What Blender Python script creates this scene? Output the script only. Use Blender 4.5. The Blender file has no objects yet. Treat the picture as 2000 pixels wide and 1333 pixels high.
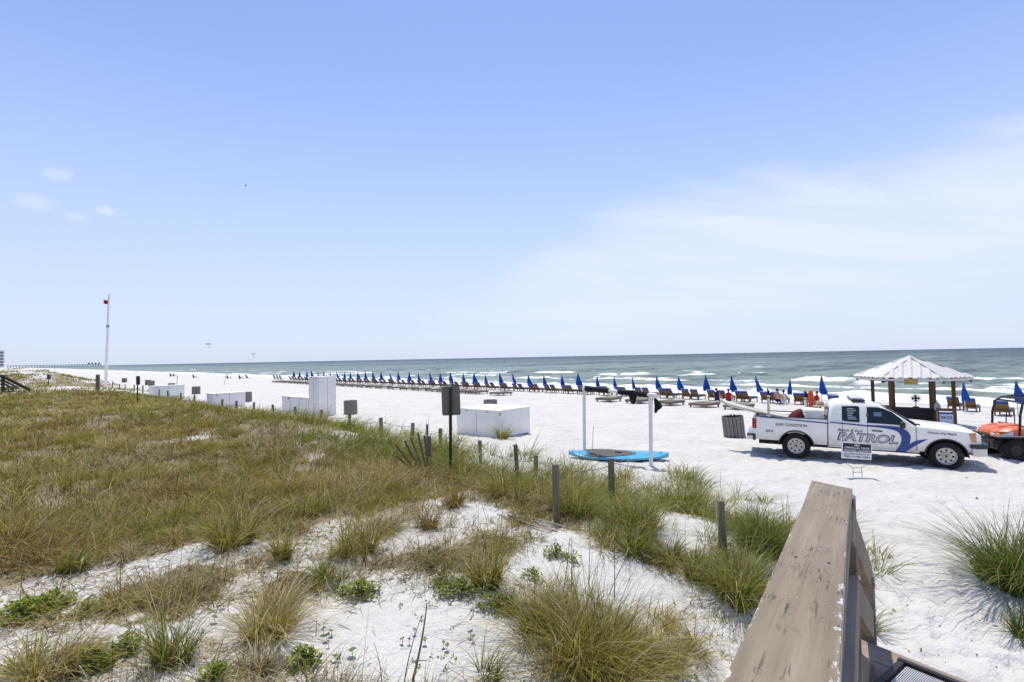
import bpy, math, random
import numpy as np
from mathutils import Matrix, Vector
random.seed(7)
SC = bpy.context.scene
COL = SC.collection
R = math.radians

# ------------------------------------------------------------------ camera
CAM_Z = 3.3
PITCH, ROLL, FOC = 1.83, 1.11, 1000.0
cam_data = bpy.data.cameras.new('camera')
cam_data.sensor_width = 36.0
cam_data.lens = 18.0
cam_data.clip_start = 0.05
cam_data.clip_end = 60000.0
cam = bpy.data.objects.new('camera', cam_data)
CAM_M = Matrix.Rotation(R(90 + PITCH), 4, 'X') @ Matrix.Rotation(R(-ROLL), 4, 'Z')
cam.matrix_world = Matrix.Translation((0, 0, CAM_Z)) @ CAM_M
COL.objects.link(cam)
SC.camera = cam

# ------------------------------------------------------------------ sun and sky
SHX, SHY = 0.0, -0.31                      # how far a shadow falls per metre of height
SUN_DIR = Vector((-SHX, -SHY, 1.0)).normalized()
SUN_EL = math.asin(SUN_DIR.z)
SUN_AZ = math.atan2(SUN_DIR.x, SUN_DIR.y)
sun_data = bpy.data.lights.new('sun', 'SUN')
sun_data.energy = 3.9
sun_data.angle = R(0.55)
sun_data.color = (1.0, 0.92, 0.79)
sun = bpy.data.objects.new('sun', sun_data)
sun.rotation_euler = (-SUN_DIR).to_track_quat('-Z', 'Y').to_euler()
sun.location = (0, 0, 60)
COL.objects.link(sun)

world = bpy.data.worlds.new('World')
SC.world = world
world.use_nodes = True
SC.view_settings.view_transform = 'Standard'
SC.view_settings.look = 'None'
SC.view_settings.exposure = 0.0
SC.view_settings.gamma = 1.0
SC.view_settings.use_curve_mapping = False
SC.cycles.use_denoising = True
SC.cycles.max_bounces = 6
SC.cycles.diffuse_bounces = 3
SC.cycles.glossy_bounces = 3
SC.cycles.transmission_bounces = 4
SC.cycles.transparent_max_bounces = 6
SC.cycles.caustics_reflective = False
SC.cycles.caustics_refractive = False


class NT:
    """small helper for writing node trees"""
    def __init__(self, tree):
        self.t = tree
        self.n = tree.nodes
        self.n.clear()

    def add(self, typ, **kw):
        nd = self.n.new(typ)
        for k, v in kw.items():
            setattr(nd, k, v)
        return nd

    def put(self, sock, v):
        if isinstance(v, bpy.types.NodeSocket):
            self.t.links.new(v, sock)
        elif isinstance(v, (tuple, list)) and sock.type == 'RGBA' and len(v) == 3:
            sock.default_value = (*v, 1.0)
        else:
            sock.default_value = v

    def math(self, op, a, b=None, c=None, clamp=False):
        nd = self.add('ShaderNodeMath', operation=op, use_clamp=clamp)
        self.put(nd.inputs[0], a)
        if b is not None:
            self.put(nd.inputs[1], b)
        if c is not None:
            self.put(nd.inputs[2], c)
        return nd.outputs[0]

    def vmath(self, op, a, b=None, out=0):
        nd = self.add('ShaderNodeVectorMath', operation=op)
        self.put(nd.inputs[0], a)
        if b is not None:
            self.put(nd.inputs[1], b)
        return nd.outputs[out]

    def smooth(self, v, a, b, lo=0.0, hi=1.0):
        nd = self.add('ShaderNodeMapRange', interpolation_type='SMOOTHSTEP')
        self.put(nd.inputs[0], v)
        for i, x in enumerate((a, b, lo, hi)):
            self.put(nd.inputs[1 + i], x)
        return nd.outputs[0]

    def mix(self, f, a, b, blend='MIX'):
        nd = self.add('ShaderNodeMix', data_type='RGBA', blend_type=blend)
        self.put(nd.inputs[0], f)
        self.put(nd.inputs[6], a)
        self.put(nd.inputs[7], b)
        return nd.outputs[2]

    def noise(self, vec, scale, detail=3.0, rough=0.55, out=0, dist=0.0):
        nd = self.add('ShaderNodeTexNoise')
        if vec is not None:
            self.put(nd.inputs['Vector'], vec)
        nd.inputs['Scale'].default_value = scale
        nd.inputs['Detail'].default_value = detail
        nd.inputs['Roughness'].default_value = rough
        nd.inputs['Distortion'].default_value = dist
        return nd.outputs[out]

    def mapping(self, vec, loc=(0, 0, 0), rot=(0, 0, 0), scale=(1, 1, 1)):
        nd = self.add('ShaderNodeMapping')
        self.put(nd.inputs[0], vec)
        nd.inputs[1].default_value = loc
        nd.inputs[2].default_value = rot
        nd.inputs[3].default_value = scale
        return nd.outputs[0]

    def ramp(self, f, stops, interp='LINEAR'):
        nd = self.add('ShaderNodeValToRGB')
        cr = nd.color_ramp
        cr.interpolation = interp
        while len(cr.elements) < len(stops):
            cr.elements.new(0.5)
        for e, (p, c) in zip(cr.elements, stops):
            e.position = p
            e.color = (*c, 1.0) if len(c) == 3 else c
        self.put(nd.inputs[0], f)
        return nd.outputs[0]

    def bump(self, h, strength, dist=0.02, normal=None):
        nd = self.add('ShaderNodeBump')
        self.put(nd.inputs['Height'], h)
        self.put(nd.inputs['Strength'], strength)
        nd.inputs['Distance'].default_value = dist
        if normal is not None:
            self.put(nd.inputs['Normal'], normal)
        return nd.outputs[0]


def build_world():
    k = NT(world.node_tree)
    out = k.add('ShaderNodeOutputWorld')
    bg = k.add('ShaderNodeBackground')
    sky = k.add('ShaderNodeTexSky', sky_type='NISHITA')
    sky.sun_disc = False
    sky.sun_elevation = SUN_EL
    sky.sun_rotation = SUN_AZ
    sky.altitude = 0.0
    sky.air_density = 1.0
    sky.dust_density = 0.6
    sky.ozone_density = 3.0
    tc = k.add('ShaderNodeTexCoord').outputs['Generated']
    sp = k.add('ShaderNodeSeparateXYZ')
    k.put(sp.inputs[0], tc)
    x, y, z = sp.outputs
    az = k.math('ARCTAN2', x, y)
    el = k.math('ARCSINE', z)
    # periwinkle cast of a humid coastal sky, paler towards the horizon
    base = k.mix(1.0, sky.outputs[0], SKY_TINT, 'MULTIPLY')
    pale = k.smooth(el, R(-3), R(36), 1.0, 0.0)
    base = k.mix(k.math('MULTIPLY', pale, SKY_PALE), base, SKY_HAZE)
    # the thin veil of cloud over the sea, broken into streaks
    cv = k.add('ShaderNodeCombineXYZ')
    zz = k.math('ADD', k.math('MAXIMUM', z, 0.0), 0.16)
    k.put(cv.inputs[0], k.math('DIVIDE', x, zz))
    k.put(cv.inputs[1], k.math('DIVIDE', y, zz))
    streak = k.noise(k.mapping(cv.outputs[0], rot=(0, 0, R(24)), scale=(0.42, 1.1, 1)), 1.5, 7.0, 0.60, dist=0.7)
    big = k.noise(k.mapping(cv.outputs[0], loc=(3.1, 1.7, 0)), 0.5, 4.0, 0.5)
    edge = k.smooth(az, R(-16), R(17), R(4.0), R(16.8))                  # upper edge climbs to the right
    edge = k.math('ADD', edge, k.math('MULTIPLY', k.math('SUBTRACT', big, 0.5), 0.20))
    edge = k.math('ADD', edge, k.math('MULTIPLY', k.math('SUBTRACT', streak, 0.5), 0.10))
    below = k.smooth(k.math('SUBTRACT', edge, el), R(-1.2), R(4.2))
    right = k.smooth(az, R(-16), R(12))
    lowfade = k.smooth(k.math('ADD', el, k.math('MULTIPLY', az, -0.10)), R(-3.0), R(6), 0.25, 1.0)
    veil = k.math('MULTIPLY', k.math('MULTIPLY', below, right), lowfade)
    veil = k.math('MULTIPLY', veil, k.smooth(streak, 0.26, 0.68, 0.46, 1.0))
    col = k.mix(k.math('MULTIPLY', veil, 0.95), base, SKY_CLOUD)
    # three small puffs low over the land
    pn = k.noise(tc, 26.0, 4.0, 0.6)
    for (px, py, r, a) in ((66, 396, 0.034, 0.36), (113, 342, 0.021, 0.36), (208, 413, 0.022, 0.55), (150, 424, 0.022, 0.3)):
        d = (CAM_M @ Vector(((px - 1000) / FOC, -(py - 666.5) / FOC, -1))).normalized()
        dv = k.vmath('SUBTRACT', tc, tuple(d))
        dd = k.vmath('LENGTH', k.vmath('MULTIPLY', dv, (1.0, 1.0, 1.9)), out=1)
        dd = k.math('ADD', dd, k.math('MULTIPLY', k.math('SUBTRACT', pn, 0.5), r * 1.5))
        col = k.mix(k.smooth(dd, r * 0.1, r * 0.95, a, 0.0), col, SKY_CLOUD)
    k.put(bg.inputs[0], col)
    bg.inputs[1].default_value = SKY_STRENGTH
    k.t.links.new(bg.outputs[0], out.inputs[0])


SKY_STRENGTH = 0.15
SKY_TINT = (1.12, 1.12, 1.27)
SKY_HAZE = (4.42, 5.02, 6.5)
SKY_CLOUD = (5.45, 5.9, 6.6)
SKY_PALE = 0.86
build_world()

# ------------------------------------------------------------------ helpers: place, noise
U = np.array((-0.70, 0.714))        # along the shore, away to the left
N = np.array((0.714, 0.70))         # towards the sea
SEA_Z = -1.2


def ray(px, py):
    return CAM_M @ Vector(((px - 1000) / FOC, -(py - 666.5) / FOC, -1.0))


def at_z(px, py, z):
    d = ray(px, py)
    t = (z - CAM_Z) / d.z
    return Vector((d.x * t, d.y * t, z))


def at_y(px, py, yy):
    d = ray(px, py)
    t = yy / d.y
    return Vector((d.x * t, yy, CAM_Z + d.z * t))


def on_n(px, py, n):
    """where the ray of a pixel crosses the upright plane at distance n along the seaward axis"""
    d = ray(px, py)
    t = n / (d.x * N[0] + d.y * N[1])
    return Vector((d.x * t, d.y * t, CAM_Z + d.z * t))


def sn(x, y):
    return U[0] * x + U[1] * y, N[0] * x + N[1] * y


def xy(s, n):
    return U[0] * s + N[0] * n, U[1] * s + N[1] * n


def sstep(a, b, x):
    t = np.clip((x - a) / (b - a), 0, 1)
    return t * t * (3 - 2 * t)


def _hash(ix, iy, seed):
    h = (ix.astype(np.int64) * 374761393 + iy.astype(np.int64) * 668265263 + seed * 974711) & 0x7fffffff
    h = ((h ^ (h >> 13)) * 1274126177) & 0x7fffffff
    h = (h ^ (h >> 16)) & 0x7fffffff
    return (h % 100003) / 100003.0


def vnoise(x, y, seed=0):
    x = np.asarray(x, float)
    y = np.asarray(y, float)
    ix, iy = np.floor(x), np.floor(y)
    fx, fy = x - ix, y - iy
    fx = fx * fx * (3 - 2 * fx)
    fy = fy * fy * (3 - 2 * fy)
    a = _hash(ix, iy, seed)
    b = _hash(ix + 1, iy, seed)
    c = _hash(ix, iy + 1, seed)
    d = _hash(ix + 1, iy + 1, seed)
    return (a + (b - a) * fx) * (1 - fy) + (c + (d - c) * fx) * fy


def fbm(x, y, seed=0, octs=4):
    v, a, f = 0.0, 0.5, 1.0
    for i in range(octs):
        v = v + a * (vnoise(np.asarray(x) * f + 17.3 * i, np.asarray(y) * f - 9.1 * i, seed + i) - 0.5)
        a *= 0.5
        f *= 2.03
    return v            # about -0.5 .. 0.5


def dips(x, y, cell, seed, prob=0.6):
    """scattered round footprints: 0 outside, up to 1 in the middle"""
    x = np.asarray(x) / cell
    y = np.asarray(y) / cell
    ix, iy = np.floor(x), np.floor(y)
    best = np.zeros_like(x)
    for ox in (-1, 0, 1):
        for oy in (-1, 0, 1):
            jx, jy = ix + ox, iy + oy
            cx = jx + 0.15 + 0.7 * _hash(jx, jy, seed)
            cy = jy + 0.15 + 0.7 * _hash(jx, jy, seed + 1)
            on = _hash(jx, jy, seed + 2) < prob
            ang = _hash(jx, jy, seed + 3) * 6.283
            dx, dy = x - cx, y - cy
            a = dx * np.cos(ang) + dy * np.sin(ang)
            b = -dx * np.sin(ang) + dy * np.cos(ang)
            d = np.sqrt((a / 0.5) ** 2 + (b / 0.30) ** 2)
            best = np.maximum(best, np.where(on, np.clip(1 - d, 0, 1), 0))
    return best * best * (3 - 2 * best)


BANKS = ((6.3, 6.9, 1.3, 0.28), (3.9, 8.2, 1.2, 0.18), (-8.6, 20.5, 4.5, 0.40), (-1.6, 17.2, 2.6, 0.26), (-17.0, 28.0, 5.0, 0.30))   # small mounds under clumps (x, y, radius, height)


TRACKS = [  # wheel ruts of the patrol truck and the utility vehicle: polylines of the centre line, half track
    (((9.2, 16.85), (5.0, 19.3), (-1.0, 24.5), (-12.0, 36.0), (-30.0, 56.0)), 0.86),
    (((12.6, 15.0), (17.0, 12.6), (26.0, 7.5)), 0.86),
    (((15.6, 16.2), (9.0, 13.2), (5.5, 12.2), (1.5, 14.6), (-4.0, 22.0), (-20.0, 41.0)), 0.62),
    (((16.5, 19.5), (8.0, 24.0), (-2.0, 33.0), (-22.0, 52.0)), 0.62),
]


def ruts(x, y):
    best = np.zeros_like(x)
    for pts, half in TRACKS:
        dmin = np.full_like(x, 1e9)
        for (x0, y0), (x1, y1) in zip(pts, pts[1:]):
            dx, dy = x1 - x0, y1 - y0
            t = np.clip(((x - x0) * dx + (y - y0) * dy) / (dx * dx + dy * dy), 0, 1)
            dmin = np.minimum(dmin, np.hypot(x - x0 - t * dx, y - y0 - t * dy))
        e = np.abs(dmin - half)
        best = np.maximum(best, np.exp(-(e / 0.13) ** 2) - 0.55 * np.exp(-((e - 0.24) / 0.10) ** 2))
    return best


def H(x, y, fine=True):
    """height of the sand"""
    x = np.asarray(x, float)
    y = np.asarray(y, float)
    s, n = sn(x, y)
    z = np.interp(n, [-80, 9, 20, 42, 54, 60, 80, 200, 4000], [0.1, 0.03, 0.0, -0.6, -1.2, -1.5, -2.5, -6.0, -9.0])
    wob = 1.6 * fbm(s / 9.0, n * 0 + 3.3, 5, 3)
    d = sstep(10.9, 6.2, n + wob)
    m = sstep(1.0, 4.4, s + 0.8 * fbm(n / 3.0, s * 0, 8, 2))
    hump = 0.70 + 0.75 * fbm(x / 7.0, y / 7.0, 11, 3) + 0.28 * fbm(x / 1.6, y / 1.6, 12, 3)
    hump = hump + 0.25 * sstep(2.5, -8, n)
    far = 1.15 + 6.0 * np.maximum(fbm(x / 24.0, y / 24.0, 21, 4) + 0.08, -0.2)
    f = sstep(52, 90, s)
    dn = sstep(15.0, 3.0, n)
    z = z + m * ((1 - f) * d * hump + f * dn * far)
    for bx, by, br, bh in BANKS:
        z = z + bh * np.exp(-((x - bx) ** 2 + (y - by) ** 2) / (br * br))
    if fine:
        r = np.hypot(x, y)
        near = sstep(70, 14, r)
        beach = sstep(54, 46, n)
        foot = dips(x, y, 0.52, 40, 0.75) + 0.6 * dips(x + 7.7, y + 3.1, 0.31, 50, 0.6)
        tread = 1 - 0.92 * d * m
        z = z + near * beach * (tread * (-0.060 * foot + 0.05 * fbm(x / 0.8, y / 0.8, 31, 3)) + 0.05 * fbm(x / 0.5, y / 0.5, 33, 3) * (1 - tread))
        z = z + beach * 0.05 * fbm(x / 5.0, y / 5.0, 35, 3)
        z = z - 0.045 * tread * beach * ruts(x, y) * (0.7 + vnoise(x * 2, y * 2, 37))
        z = z - 0.075 * sstep(4.5, 2.5, np.abs(s)) * sstep(12.5, 11, n) * sstep(3.0, 4.5, n) * tread * dips(x + 2.2, y + 5.1, 0.36, 70, 0.8)
    return z


def h1(x, y):
    return float(H(np.array([x]), np.array([y]))[0])


def on_ground(px, py):
    d = ray(px, py)
    t = np.geomspace(0.6, 900, 2600)
    z = CAM_Z + d.z * t
    g = H(d.x * t, d.y * t)
    i = np.nonzero(z < g)[0]
    i = i[0] if len(i) else len(t) - 1
    lo, hi = t[max(i - 1, 0)], t[i]
    for _ in range(18):
        mid = 0.5 * (lo + hi)
        if CAM_Z + d.z * mid < h1(d.x * mid, d.y * mid):
            hi = mid
        else:
            lo = mid
    return Vector((d.x * hi, d.y * hi, h1(d.x * hi, d.y * hi)))


def project(p):
    q = CAM_M.to_3x3().transposed() @ (Vector(p) - Vector((0, 0, CAM_Z)))
    return 1000 + FOC * q.x / -q.z, 666.5 - FOC * q.y / -q.z


ORD = ('first second third fourth fifth sixth seventh eighth ninth tenth eleventh twelfth thirteenth fourteenth fifteenth sixteenth '
       'seventeenth eighteenth nineteenth').split()
TENS = {20: 'twent', 30: 'thirt', 40: 'fort', 50: 'fift'}


def ordinal(i):
    if i < 20:
        return ORD[i - 1]
    t, u = i // 10 * 10, i % 10
    return TENS[t] + ('ieth' if u == 0 else 'y ' + ORD[u - 1])


# ------------------------------------------------------------------ helpers: objects and meshes
def tag(o, label=None, cat=None, group=None, kind=None):
    for k, v in (('label', label), ('category', cat), ('group', group), ('kind', kind)):
        if v:
            o[k] = v
    return o


def thing(name, loc, rz, label, cat, group=None):
    o = bpy.data.objects.new(name, None)
    o.empty_display_size = 0.2
    o.location = loc
    o.rotation_euler = (0, 0, rz)
    COL.objects.link(o)
    return tag(o, label, cat, group)


def copy_tree(o, parent=None):
    c = o.copy()
    COL.objects.link(c)
    if parent is not None:
        c.parent = parent
    for ch in KIDS.get(o.name, ()):
        copy_tree(ch, c)
    return c


KIDS = {}


def adopt(o, parent):
    if parent is not None:
        o.parent = parent
        KIDS.setdefault(parent.name, []).append(o)
    return o


def auto_smooth(me, ang=35):
    me.shade_smooth()
    me.set_sharp_from_angle(angle=R(ang))


class MB:
    def __init__(self):
        self.v, self.f, self.m = [], [], []

    def _add(self, vs, fs, mi=0):
        b = len(self.v)
        self.v += [tuple(p) for p in vs]
        self.f += [tuple(b + i for i in f) for f in fs]
        self.m += [mi] * len(fs)
        return self

    def box(self, c, s, rot=None, mi=0):
        hx, hy, hz = s[0] / 2, s[1] / 2, s[2] / 2
        vs = [Vector((x, y, z)) for x in (-hx, hx) for y in (-hy, hy) for z in (-hz, hz)]
        if rot is not None:
            vs = [rot @ p for p in vs]
        c = Vector(c)
        return self._add([p + c for p in vs], [(0, 1, 3, 2), (4, 6, 7, 5), (0, 4, 5, 1), (2, 3, 7, 6), (0, 2, 6, 4), (1, 5, 7, 3)], mi)

    def beam(self, a, b, w, h, up=(0, 0, 1), mi=0):
        a, b = Vector(a), Vector(b)
        t = (b - a).normalized()
        sd = t.cross(Vector(up))
        if sd.length < 1e-4:
            sd = t.cross(Vector((1, 0, 0)))
        sd.normalize()
        u = sd.cross(t)
        vs = [p + sd * (sx * w / 2) + u * (sz * h / 2) for p in (a, b) for sx in (-1, 1) for sz in (-1, 1)]
        return self._add(vs, [(0, 1, 3, 2), (4, 6, 7, 5), (0, 4, 5, 1), (2, 3, 7, 6), (0, 2, 6, 4), (1, 5, 7, 3)], mi)

    def tube(self, pts, rad, n=8, mi=0, cap=True):
        pts = [Vector(p) for p in pts]
        rad = rad if isinstance(rad, (list, tuple)) else [rad] * len(pts)
        b = len(self.v)
        prev = None
        for i, p in enumerate(pts):
            t = (pts[min(i + 1, len(pts) - 1)] - pts[max(i - 1, 0)]).normalized()
            ref = prev if prev is not None else (Vector((0, 0, 1)) if abs(t.z) < 0.9 else Vector((1, 0, 0)))
            a = (ref - t * ref.dot(t)).normalized()
            prev = a
            c = t.cross(a)
            for j in range(n):
                q = 2 * math.pi * j / n
                self.v.append(tuple(p + (a * math.cos(q) + c * math.sin(q)) * rad[i]))
        for i in range(len(pts) - 1):
            for j in range(n):
                k = (j + 1) % n
                self.f.append((b + i * n + j, b + i * n + k, b + (i + 1) * n + k, b + (i + 1) * n + j))
                self.m.append(mi)
        if cap:
            self.f.append(tuple(b + j for j in range(n))[::-1])
            self.f.append(tuple(b + (len(pts) - 1) * n + j for j in range(n)))
            self.m += [mi, mi]
        return self

    def lathe(self, prof, n=16, c=(0, 0, 0), axis='z', mi=0, closed=False):
        """prof: (radius, height) pairs turned round an axis"""
        b = len(self.v)
        c = Vector(c)
        for r, h in prof:
            for j in range(n):
                q = 2 * math.pi * j / n
                p = (r * math.cos(q), r * math.sin(q), h)
                if axis == 'y':
                    p = (p[0], p[2], p[1])
                elif axis == 'x':
                    p = (p[2], p[0], p[1])
                self.v.append(tuple(c + Vector(p)))
        rows = len(prof)
        for i in range(rows if closed else rows - 1):
            i2 = (i + 1) % rows
            for j in range(n):
                k = (j + 1) % n
                self.f.append((b + i * n + j, b + i * n + k, b + i2 * n + k, b + i2 * n + j))
                self.m.append(mi)
        return self

    def loft(self, secs, closed=True, cap=True, mi=0):
        b = len(self.v)
        n = len(secs[0])
        for s in secs:
            self.v += [tuple(p) for p in s]
        for i in range(len(secs) - 1):
            for j in range(n if closed else n - 1):
                k = (j + 1) % n
                self.f.append((b + i * n + j, b + i * n + k, b + (i + 1) * n + k, b + (i + 1) * n + j))
                self.m.append(mi)
        if cap:
            self.f.append(tuple(b + j for j in range(n))[::-1])
            self.f.append(tuple(b + (len(secs) - 1) * n + j for j in range(n)))
            self.m += [mi, mi]
        return self

    def prism(self, poly, vec, mi=0):
        """poly (3-D points) swept along vec"""
        vec = Vector(vec)
        return self.loft([[Vector(p) for p in poly], [Vector(p) + vec for p in poly]], mi=mi)

    def build(self, name, mats, parent=None, smooth=None, bevel=0, seg=2, loc=None):
        me = bpy.data.meshes.new(name)
        me.from_pydata(self.v, [], self.f)
        mats = mats if isinstance(mats, (list, tuple)) else [mats]
        for m in mats:
            me.materials.append(m)
        if len(mats) > 1:
            me.polygons.foreach_set('material_index', self.m)
        import bmesh
        bm = bmesh.new()
        bm.from_mesh(me)
        bmesh.ops.recalc_face_normals(bm, faces=bm.faces)
        if bevel:
            es = [e for e in bm.edges if len(e.link_faces) == 2 and e.calc_face_angle(0) > R(35)]
            bmesh.ops.bevel(bm, geom=es, offset=bevel, segments=seg, affect='EDGES', profile=0.5, clamp_overlap=True)
        bm.to_mesh(me)
        bm.free()
        if smooth or bevel:
            auto_smooth(me, smooth or 40)
        o = bpy.data.objects.new(name, me)
        COL.objects.link(o)
        if loc is not None:
            o.location = loc
        return adopt(o, parent)


def again(o, parent, loc=None, rot=None):
    """another object of the same mesh under the same thing"""
    c = o.copy()
    COL.objects.link(c)
    if loc is not None:
        c.location = loc
    if rot is not None:
        c.rotation_euler = rot
    return adopt(c, parent)


def np_mesh(name, verts, tris, mat, cols=None, attr=None, smooth=True):
    me = bpy.data.meshes.new(name)
    nv, nt = len(verts), len(tris)
    k = tris.shape[1]
    me.vertices.add(nv)
    me.vertices.foreach_set('co', np.ascontiguousarray(verts, dtype=np.float32).ravel())
    me.loops.add(nt * k)
    me.loops.foreach_set('vertex_index', np.ascontiguousarray(tris, dtype=np.int32).ravel())
    me.polygons.add(nt)
    me.polygons.foreach_set('loop_start', np.arange(nt, dtype=np.int32) * k)
    me.polygons.foreach_set('loop_total', np.full(nt, k, dtype=np.int32))
    me.update(calc_edges=True)
    if cols is not None:
        a = me.color_attributes.new('tone', 'FLOAT_COLOR', 'POINT')
        c4 = np.ones((nv, 4), np.float32)
        c4[:, :3] = cols
        a.data.foreach_set('color', c4.ravel())
    for nm, arr in (attr or {}).items():
        a = me.attributes.new(nm, 'FLOAT', 'POINT')
        a.data.foreach_set('value', np.ascontiguousarray(arr, dtype=np.float32))
    if smooth:
        me.shade_smooth()
    me.materials.append(mat)
    me.validate()
    o = bpy.data.objects.new(name, me)
    COL.objects.link(o)
    return o


# ------------------------------------------------------------------ materials
MATS = {}


def mat(name, color, rough=0.5, spec=0.4, metal=0.0, var=0.12, vscale=6.0, bump=0.0, bscale=40.0, stretch=(1, 1, 1), dirt=None, coat=0.0, alpha=None):
    if name in MATS:
        return MATS[name]
    m = bpy.data.materials.new(name)
    m.use_nodes = True
    k = NT(m.node_tree)
    out = k.add('ShaderNodeOutputMaterial')
    p = k.add('ShaderNodeBsdfPrincipled')
    tc = k.mapping(k.add('ShaderNodeTexCoord').outputs['Object'], scale=stretch)
    n = k.noise(tc, vscale, 5.0, 0.6)
    dark = tuple(c * (1 - var) for c in color)
    lite = tuple(min(1, c * (1 + var)) for c in color)
    c = k.mix(k.smooth(n, 0.3, 0.7), dark, lite)
    if dirt:
        c = k.mix(k.math('MULTIPLY', k.smooth(k.noise(tc, vscale * 0.6, 6.0, 0.7), 0.52, 0.75), dirt[1]), c, dirt[0])
    k.put(p.inputs['Base Color'], c)
    k.put(p.inputs['Roughness'], k.smooth(n, 0.2, 0.8, max(0.02, rough - 0.08), min(1, rough + 0.08)))
    p.inputs['Specular IOR Level'].default_value = spec
    p.inputs['Metallic'].default_value = metal
    p.inputs['Coat Weight'].default_value = coat
    p.inputs['Coat Roughness'].default_value = 0.05
    if bump:
        k.put(p.inputs['Normal'], k.bump(k.noise(tc, bscale, 4.0, 0.6), bump, 0.01))
    k.t.links.new(p.outputs[0], out.inputs[0])
    MATS[name] = m
    return m


def wood(name, color, grain=(0.05, 1, 1), rough=0.75, var=0.3, bump=0.35, scale=22.0, dark=0.45):
    """weathered wood; grain runs along the axis whose stretch is small"""
    if name in MATS:
        return MATS[name]
    m = bpy.data.materials.new(name)
    m.use_nodes = True
    k = NT(m.node_tree)
    out = k.add('ShaderNodeOutputMaterial')
    p = k.add('ShaderNodeBsdfPrincipled')
    tc = k.add('ShaderNodeTexCoord').outputs['Object']
    g = k.noise(k.mapping(tc, scale=grain), scale, 6.0, 0.65)
    b = k.noise(tc, 1.3, 4.0, 0.6)
    rnd = k.add('ShaderNodeObjectInfo').outputs['Random']
    c = k.mix(k.smooth(g, 0.3, 0.7), tuple(x * (1 - var) for x in color), tuple(min(1, x * (1 + var)) for x in color))
    c = k.mix(k.smooth(b, 0.45, 0.8, 0, 0.5), c, tuple(x * dark for x in color))
    c = k.mix(1.0, c, k.ramp(rnd, ((0, (0.8, 0.8, 0.8)), (1, (1.15, 1.12, 1.08)))), 'MULTIPLY')
    k.put(p.inputs['Base Color'], c)
    p.inputs['Roughness'].default_value = rough
    p.inputs['Specular IOR Level'].default_value = 0.25
    k.put(p.inputs['Normal'], k.bump(g, bump, 0.01))
    k.t.links.new(p.outputs[0], out.inputs[0])
    MATS[name] = m
    return m


# ------------------------------------------------------------------ sand
PATCH = [  # bare or green places of the dune: pixel x, y, half width, half height (pixels), cover
    (745, 1235, 235, 95, -1.5), (1120, 1120, 170, 42, -0.9), (640, 1085, 70, 26, -0.7), (420, 1085, 110, 28, -0.7),
    (180, 1130, 160, 28, -0.55), (1320, 1190, 110, 50, -0.9), (1330, 1020, 60, 22, -0.8), (1480, 1080, 60, 20, -0.7),
    (960, 900, 70, 26, -0.8), (1000, 935, 60, 20, -0.7), (880, 960, 40, 14, -0.5), (820, 1050, 60, 26, -0.5), (970, 1010, 60, 22, -0.55),
    (690, 850, 40, 7, -0.5), (760, 858, 40, 8, -0.5), (800, 875, 26, 9, -0.5), (640, 895, 40, 8, -0.4), (480, 1210, 90, 34, -0.5),
    (300, 1240, 120, 60, -0.35), (90, 1290, 100, 50, -0.3), (1080, 1050, 60, 26, -0.5), (1250, 1310, 150, 40, -0.4),
    (1170, 985, 130, 42, 0.5), (1050, 960, 100, 40, 0.35), (1330, 960, 60, 36, 0.5), (1300, 1085, 130, 34, 0.5), (1430, 1120, 70, 50, 0.6),
    (1495, 1040, 60, 32, 0.9), (880, 915, 90, 40, 0.25), (960, 1085, 55, 50, 0.5), (1160, 1240, 150, 80, 0.9), (1095, 1062, 46, 26, -0.9), (560, 870, 60, 6, -0.6), (350, 860, 50, 6, -0.6), (200, 830, 40, 5, -0.6), (430, 940, 50, 9, -0.6), (230, 960, 60, 10, -0.6), (620, 960, 46, 10, -0.6), (90, 905, 46, 8, -0.6), (330, 990, 60, 10, -0.6), (60, 1010, 50, 10, -0.5),
]


def cover_fields():
    out = []
    for px, py, rx, ry, a in PATCH:
        c = on_ground(px, py)
        ex = on_ground(px + rx, py)
        ey = on_ground(px, py - ry)
        ey2 = on_ground(px, min(py + ry, 1330))
        ax = (ex - c).xy
        ay = (((ey - c).length + (ey2 - c).length) * 0.5)
        dirv = Vector((c.x, c.y)).normalized()
        out.append((c.x, c.y, dirv.x, dirv.y, max(ax.length, 0.1), max(ay, 0.1), a))
    return out


FIELDS = cover_fields()


def cover(x, y):
    """how thickly the dune is overgrown, 0..1"""
    x = np.asarray(x, float)
    y = np.asarray(y, float)
    s, n = sn(x, y)
    w = fbm(x / 3.0, y / 3.0, 61, 3)
    c = 0.40 * sstep(1.9, 3.2, s) + 0.60 * sstep(6.0, 9.0, s + 2.2 * w)
    c = c * sstep(12.2, 9.4, n + 2.4 * w)
    c = c + 1.7 * fbm(x / 1.0, y / 1.0, 63, 4) * sstep(0.02, 0.2, c)
    c = c * (1 - sstep(9.0, 7.0, s) * sstep(0.06, -0.10, fbm(x / 0.42, y / 0.42, 68, 3)))
    dense = sstep(8.0, 11.0, s) * sstep(8.6, 6.6, n)
    c = np.maximum(c, dense * (0.72 + 1.1 * fbm(x / 2.4, y / 2.4, 64, 3) + 1.0 * fbm(x / 0.9, y / 0.9, 66, 3)))
    farf = sstep(50, 64, s)
    c = c * (1 - farf) + farf * sstep(14, 8, n) * np.clip(0.52 + 2.8 * fbm(s / 14.0, n / 5.0, 71, 4), 0, 0.97)
    for cx, cy, dx, dy, rx, ry, a in FIELDS:
        v = (x - cx) * dx + (y - cy) * dy
        h = -(x - cx) * dy + (y - cy) * dx
        q = (h / rx) ** 2 + (v / ry) ** 2
        c = c + a * np.exp(-1.1 * q * q) * (s > 1.0)
    return np.clip(c, 0, 1)


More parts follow.
